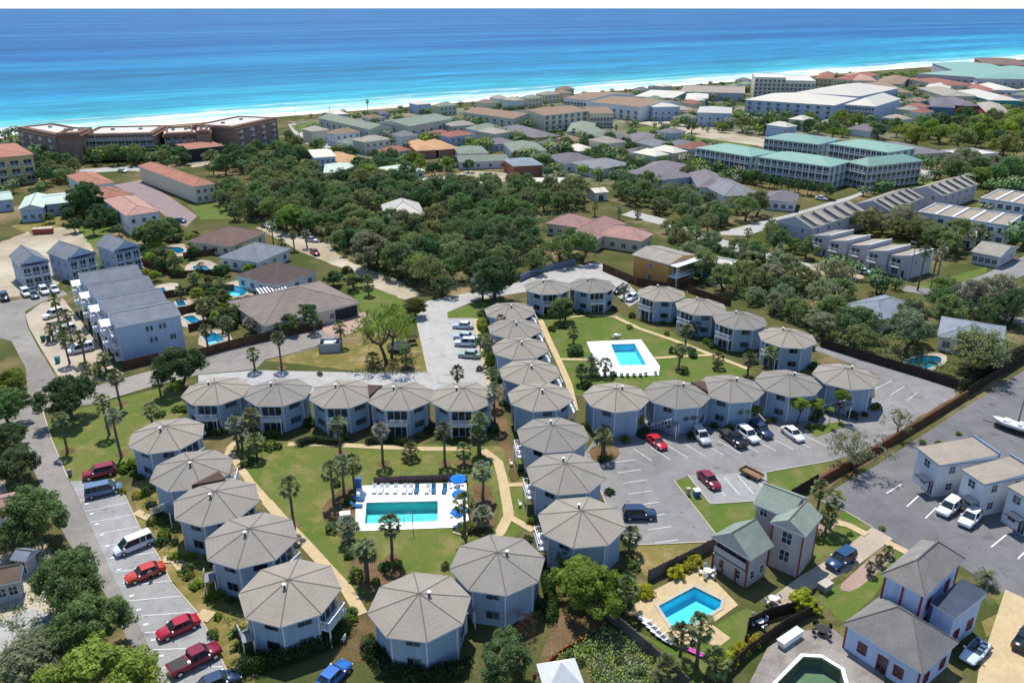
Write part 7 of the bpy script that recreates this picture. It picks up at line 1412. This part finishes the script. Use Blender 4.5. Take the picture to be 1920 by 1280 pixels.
for a in ((556, 240), (620, 232), (562, 262), (690, 262)): pole(a[0], a[1], 10, 'utility pole by the sandy road behind the beach, %s' % {556: 'leftmost', 620: 'in front of the sage condo', 562: 'nearest the hotel', 690: 'right of the sage condo'}[a[0]])
# ------------------------------------------------------------------ person by the orange car
def person(px, py, rz, lab):
    p = G(px, py); t = thing('person', lab, 'person', (p.x, p.y, .06), rz)
    skin = surf('skin', (.5, .3, .21, 1), .6, .5, 6, .05, .3, world=False); top = surf('shirt_pink', (.62, .16, .36, 1), .8, .5, 6, .08, .1, world=False); pants = surf('trousers_black', (.02, .02, .024, 1), .8, .5, 6, .1, .1, world=False); hair = surf('hair_brown', (.05, .03, .02, 1), .7, .5, 8, .15, .2, world=False)
    def skinned(name, vs, es, rad, m, root=0):
        me = bpy.data.meshes.new(name); me.from_pydata(vs, es, []); me.materials.append(m); o = place(name, me, t); md = o.modifiers.new('skin', 'SKIN'); md.use_smooth_shade = True
        for i, r_ in enumerate(rad): me.skin_vertices[0].data[i].radius = r_ if hasattr(r_, '__len__') else (r_, r_)
        me.skin_vertices[0].data[root].use_root = True; sm = o.modifiers.new('sub', 'SUBSURF'); sm.levels = 1; sm.render_levels = 1; return o
    vs = [(0, 0, .92), (0, .01, 1.15), (0, 0, 1.38), (0, .0, 1.48), (0, -.01, 1.56), (0, -.02, 1.64), (0, -.01, 1.70)]; es = [(i, i + 1) for i in range(6)]; rd = [(.15, .11), (.13, .10), (.15, .10), .055, .07, .085, .07]
    for s_ in (-1, 1):
        n = len(vs); vs += [(s_ * .19, 0, 1.38), (s_ * .25, .02, 1.1), (s_ * .24, -.12, .88), (s_ * .24, -.17, .80)]; es += [(2, n), (n, n + 1), (n + 1, n + 2), (n + 2, n + 3)]; rd += [.055, .042, .032, .035]
        for f, (dx, dy, dz) in enumerate(((-.03, -.01, -.07), (-.012, -.02, -.085), (.008, -.02, -.08), (.026, -.01, -.065), (-.05, -.04, -.03))):
            k = len(vs); vs += [(s_ * .24 + dx * .6, -.17 + dy, .80 + dz * .5), (s_ * .24 + dx * .7, -.19 + dy, .80 + dz)]; es += [(n + 3, k), (k, k + 1)]; rd += [.009, .008]
        n = len(vs); st = .12 * s_; vs += [(s_ * .09, 0, .86), (s_ * .10, -st * .6, .48), (s_ * .10, st * .2 - .02, .09), (s_ * .10, st * .2 - .17, .04)]; es += [(0, n), (n, n + 1), (n + 1, n + 2), (n + 2, n + 3)]; rd += [.09, .058, .042, .035]
    skinned('body', vs, es, rd, skin)
    skinned('shirt', [(0, 0, .98), (0, .01, 1.2), (0, 0, 1.39), (.2, 0, 1.38), (.235, .01, 1.2), (-.2, 0, 1.38), (-.235, .01, 1.2)], [(0, 1), (1, 2), (2, 3), (3, 4), (2, 5), (5, 6)], [(.175, .135), (.155, .125), (.165, .12), .075, .06, .075, .06], top)
    skinned('trousers', [(0, 0, .93), (.09, 0, .82), (.10, -.07, .48), (.10, 0, .12), (-.09, 0, .82), (-.10, .07, .48), (-.10, -.04, .12)], [(0, 1), (1, 2), (2, 3), (0, 4), (4, 5), (5, 6)], [(.165, .125), .105, .075, .06, .105, .075, .06], pants)
    b = MB(); bmv = []
    for i in range(7):
        th = i * math.pi / 8
        for j in range(12): ph = j * 6.283 / 12; bmv.append((.098 * math.sin(th) * math.cos(ph), .012 + .105 * math.sin(th) * math.sin(ph) + .015 * (i > 3), 1.67 + .105 * math.cos(th) - (.04 * (i > 4) if math.sin(ph) > 0 else 0)))
    b.faces(bmv, [(i * 12 + j, (i + 1) * 12 + j, (i + 1) * 12 + (j + 1) % 12, i * 12 + (j + 1) % 12) for i in range(6) for j in range(12) if i < 3 or math.sin((j + .5) * 6.283 / 12) > -.3], 0, True); b.build('hair', hair, t)
    b = MB()
    for s_ in (-1, 1): b.tube([(s_ * .032, -.092, 1.645), (s_ * .032, -.100, 1.645)], .011, 6, 0); b.tube([(s_ * .086, -.01, 1.645), (s_ * .1, 0, 1.65)], .02, 6, 1)
    b.tube([(0, -.09, 1.64), (0, -.115, 1.61)], .014, 6, 1); b.box((0, -.088, 1.575), (.05, .012, .012), 2); b.build('face', [hair, skin, W_RED], t)
person(284, 1088, .5, 'person in pink top and black trousers beside the orange red car')
# small rocks in the pink gravel bed and mulch circles round palms are part of the beds
MZ = .05
for q, r_ in (((718, 869), 1.0), ((834, 869), 1.0), ((638, 848), .8), ((127, 846), 1.1), ((205, 800), 1.0), ((228, 756), 1.0), ((228, 850), 1.0), ((552, 985), .8), ((870, 868), 1.6), ((528, 690), 1.0), ((762, 690), 1.2), ((1272, 690), 1.2), ((1402, 705), 1.0), ((735, 1048), 1.0)):
    p = G(*q); MZ += .003; sheet('mulch_bed', [(p.x + r_ * math.cos(i * .449) * (1 + .12 * math.sin(i * 2.1)), p.y + r_ * math.sin(i * .449)) for i in range(14)], MZ, MULCH)
# ------------------------------------------------------------------ finish the labels of repeated things
LAB = {}
for o in REG: LAB.setdefault(o['label'], []).append(o)
NUM = ['', 'first', 'second', 'third', 'fourth', 'fifth', 'sixth', 'seventh', 'eighth', 'ninth', 'tenth', 'eleventh', 'twelfth', 'thirteenth', 'fourteenth', 'fifteenth', 'sixteenth', 'seventeenth', 'eighteenth']
WN = ['', 'one', 'two', 'three', 'four', 'five', 'six', 'seven', 'eight', 'nine', 'ten', 'eleven', 'twelve']
for lab, os_ in LAB.items():
    if len(os_) == 1: continue
    if len(os_) <= 18:
        os_.sort(key=lambda o: P(o.location)[0]); n = len(os_)
        for i, o in enumerate(os_): o['label'] = lab + (', left one' if n == 2 and i == 0 else ', right one' if n == 2 else ', %s from left' % NUM[i + 1])
for o in REG:
    for a in ('medium ', 'small ', 'broad ', 'foundation ', 'garden '):
        if len(o['label'].split()) > 16: o['label'] = o['label'].replace(a, '', 1)
for o in REG:
    if '_tint' in o: del o['_tint']
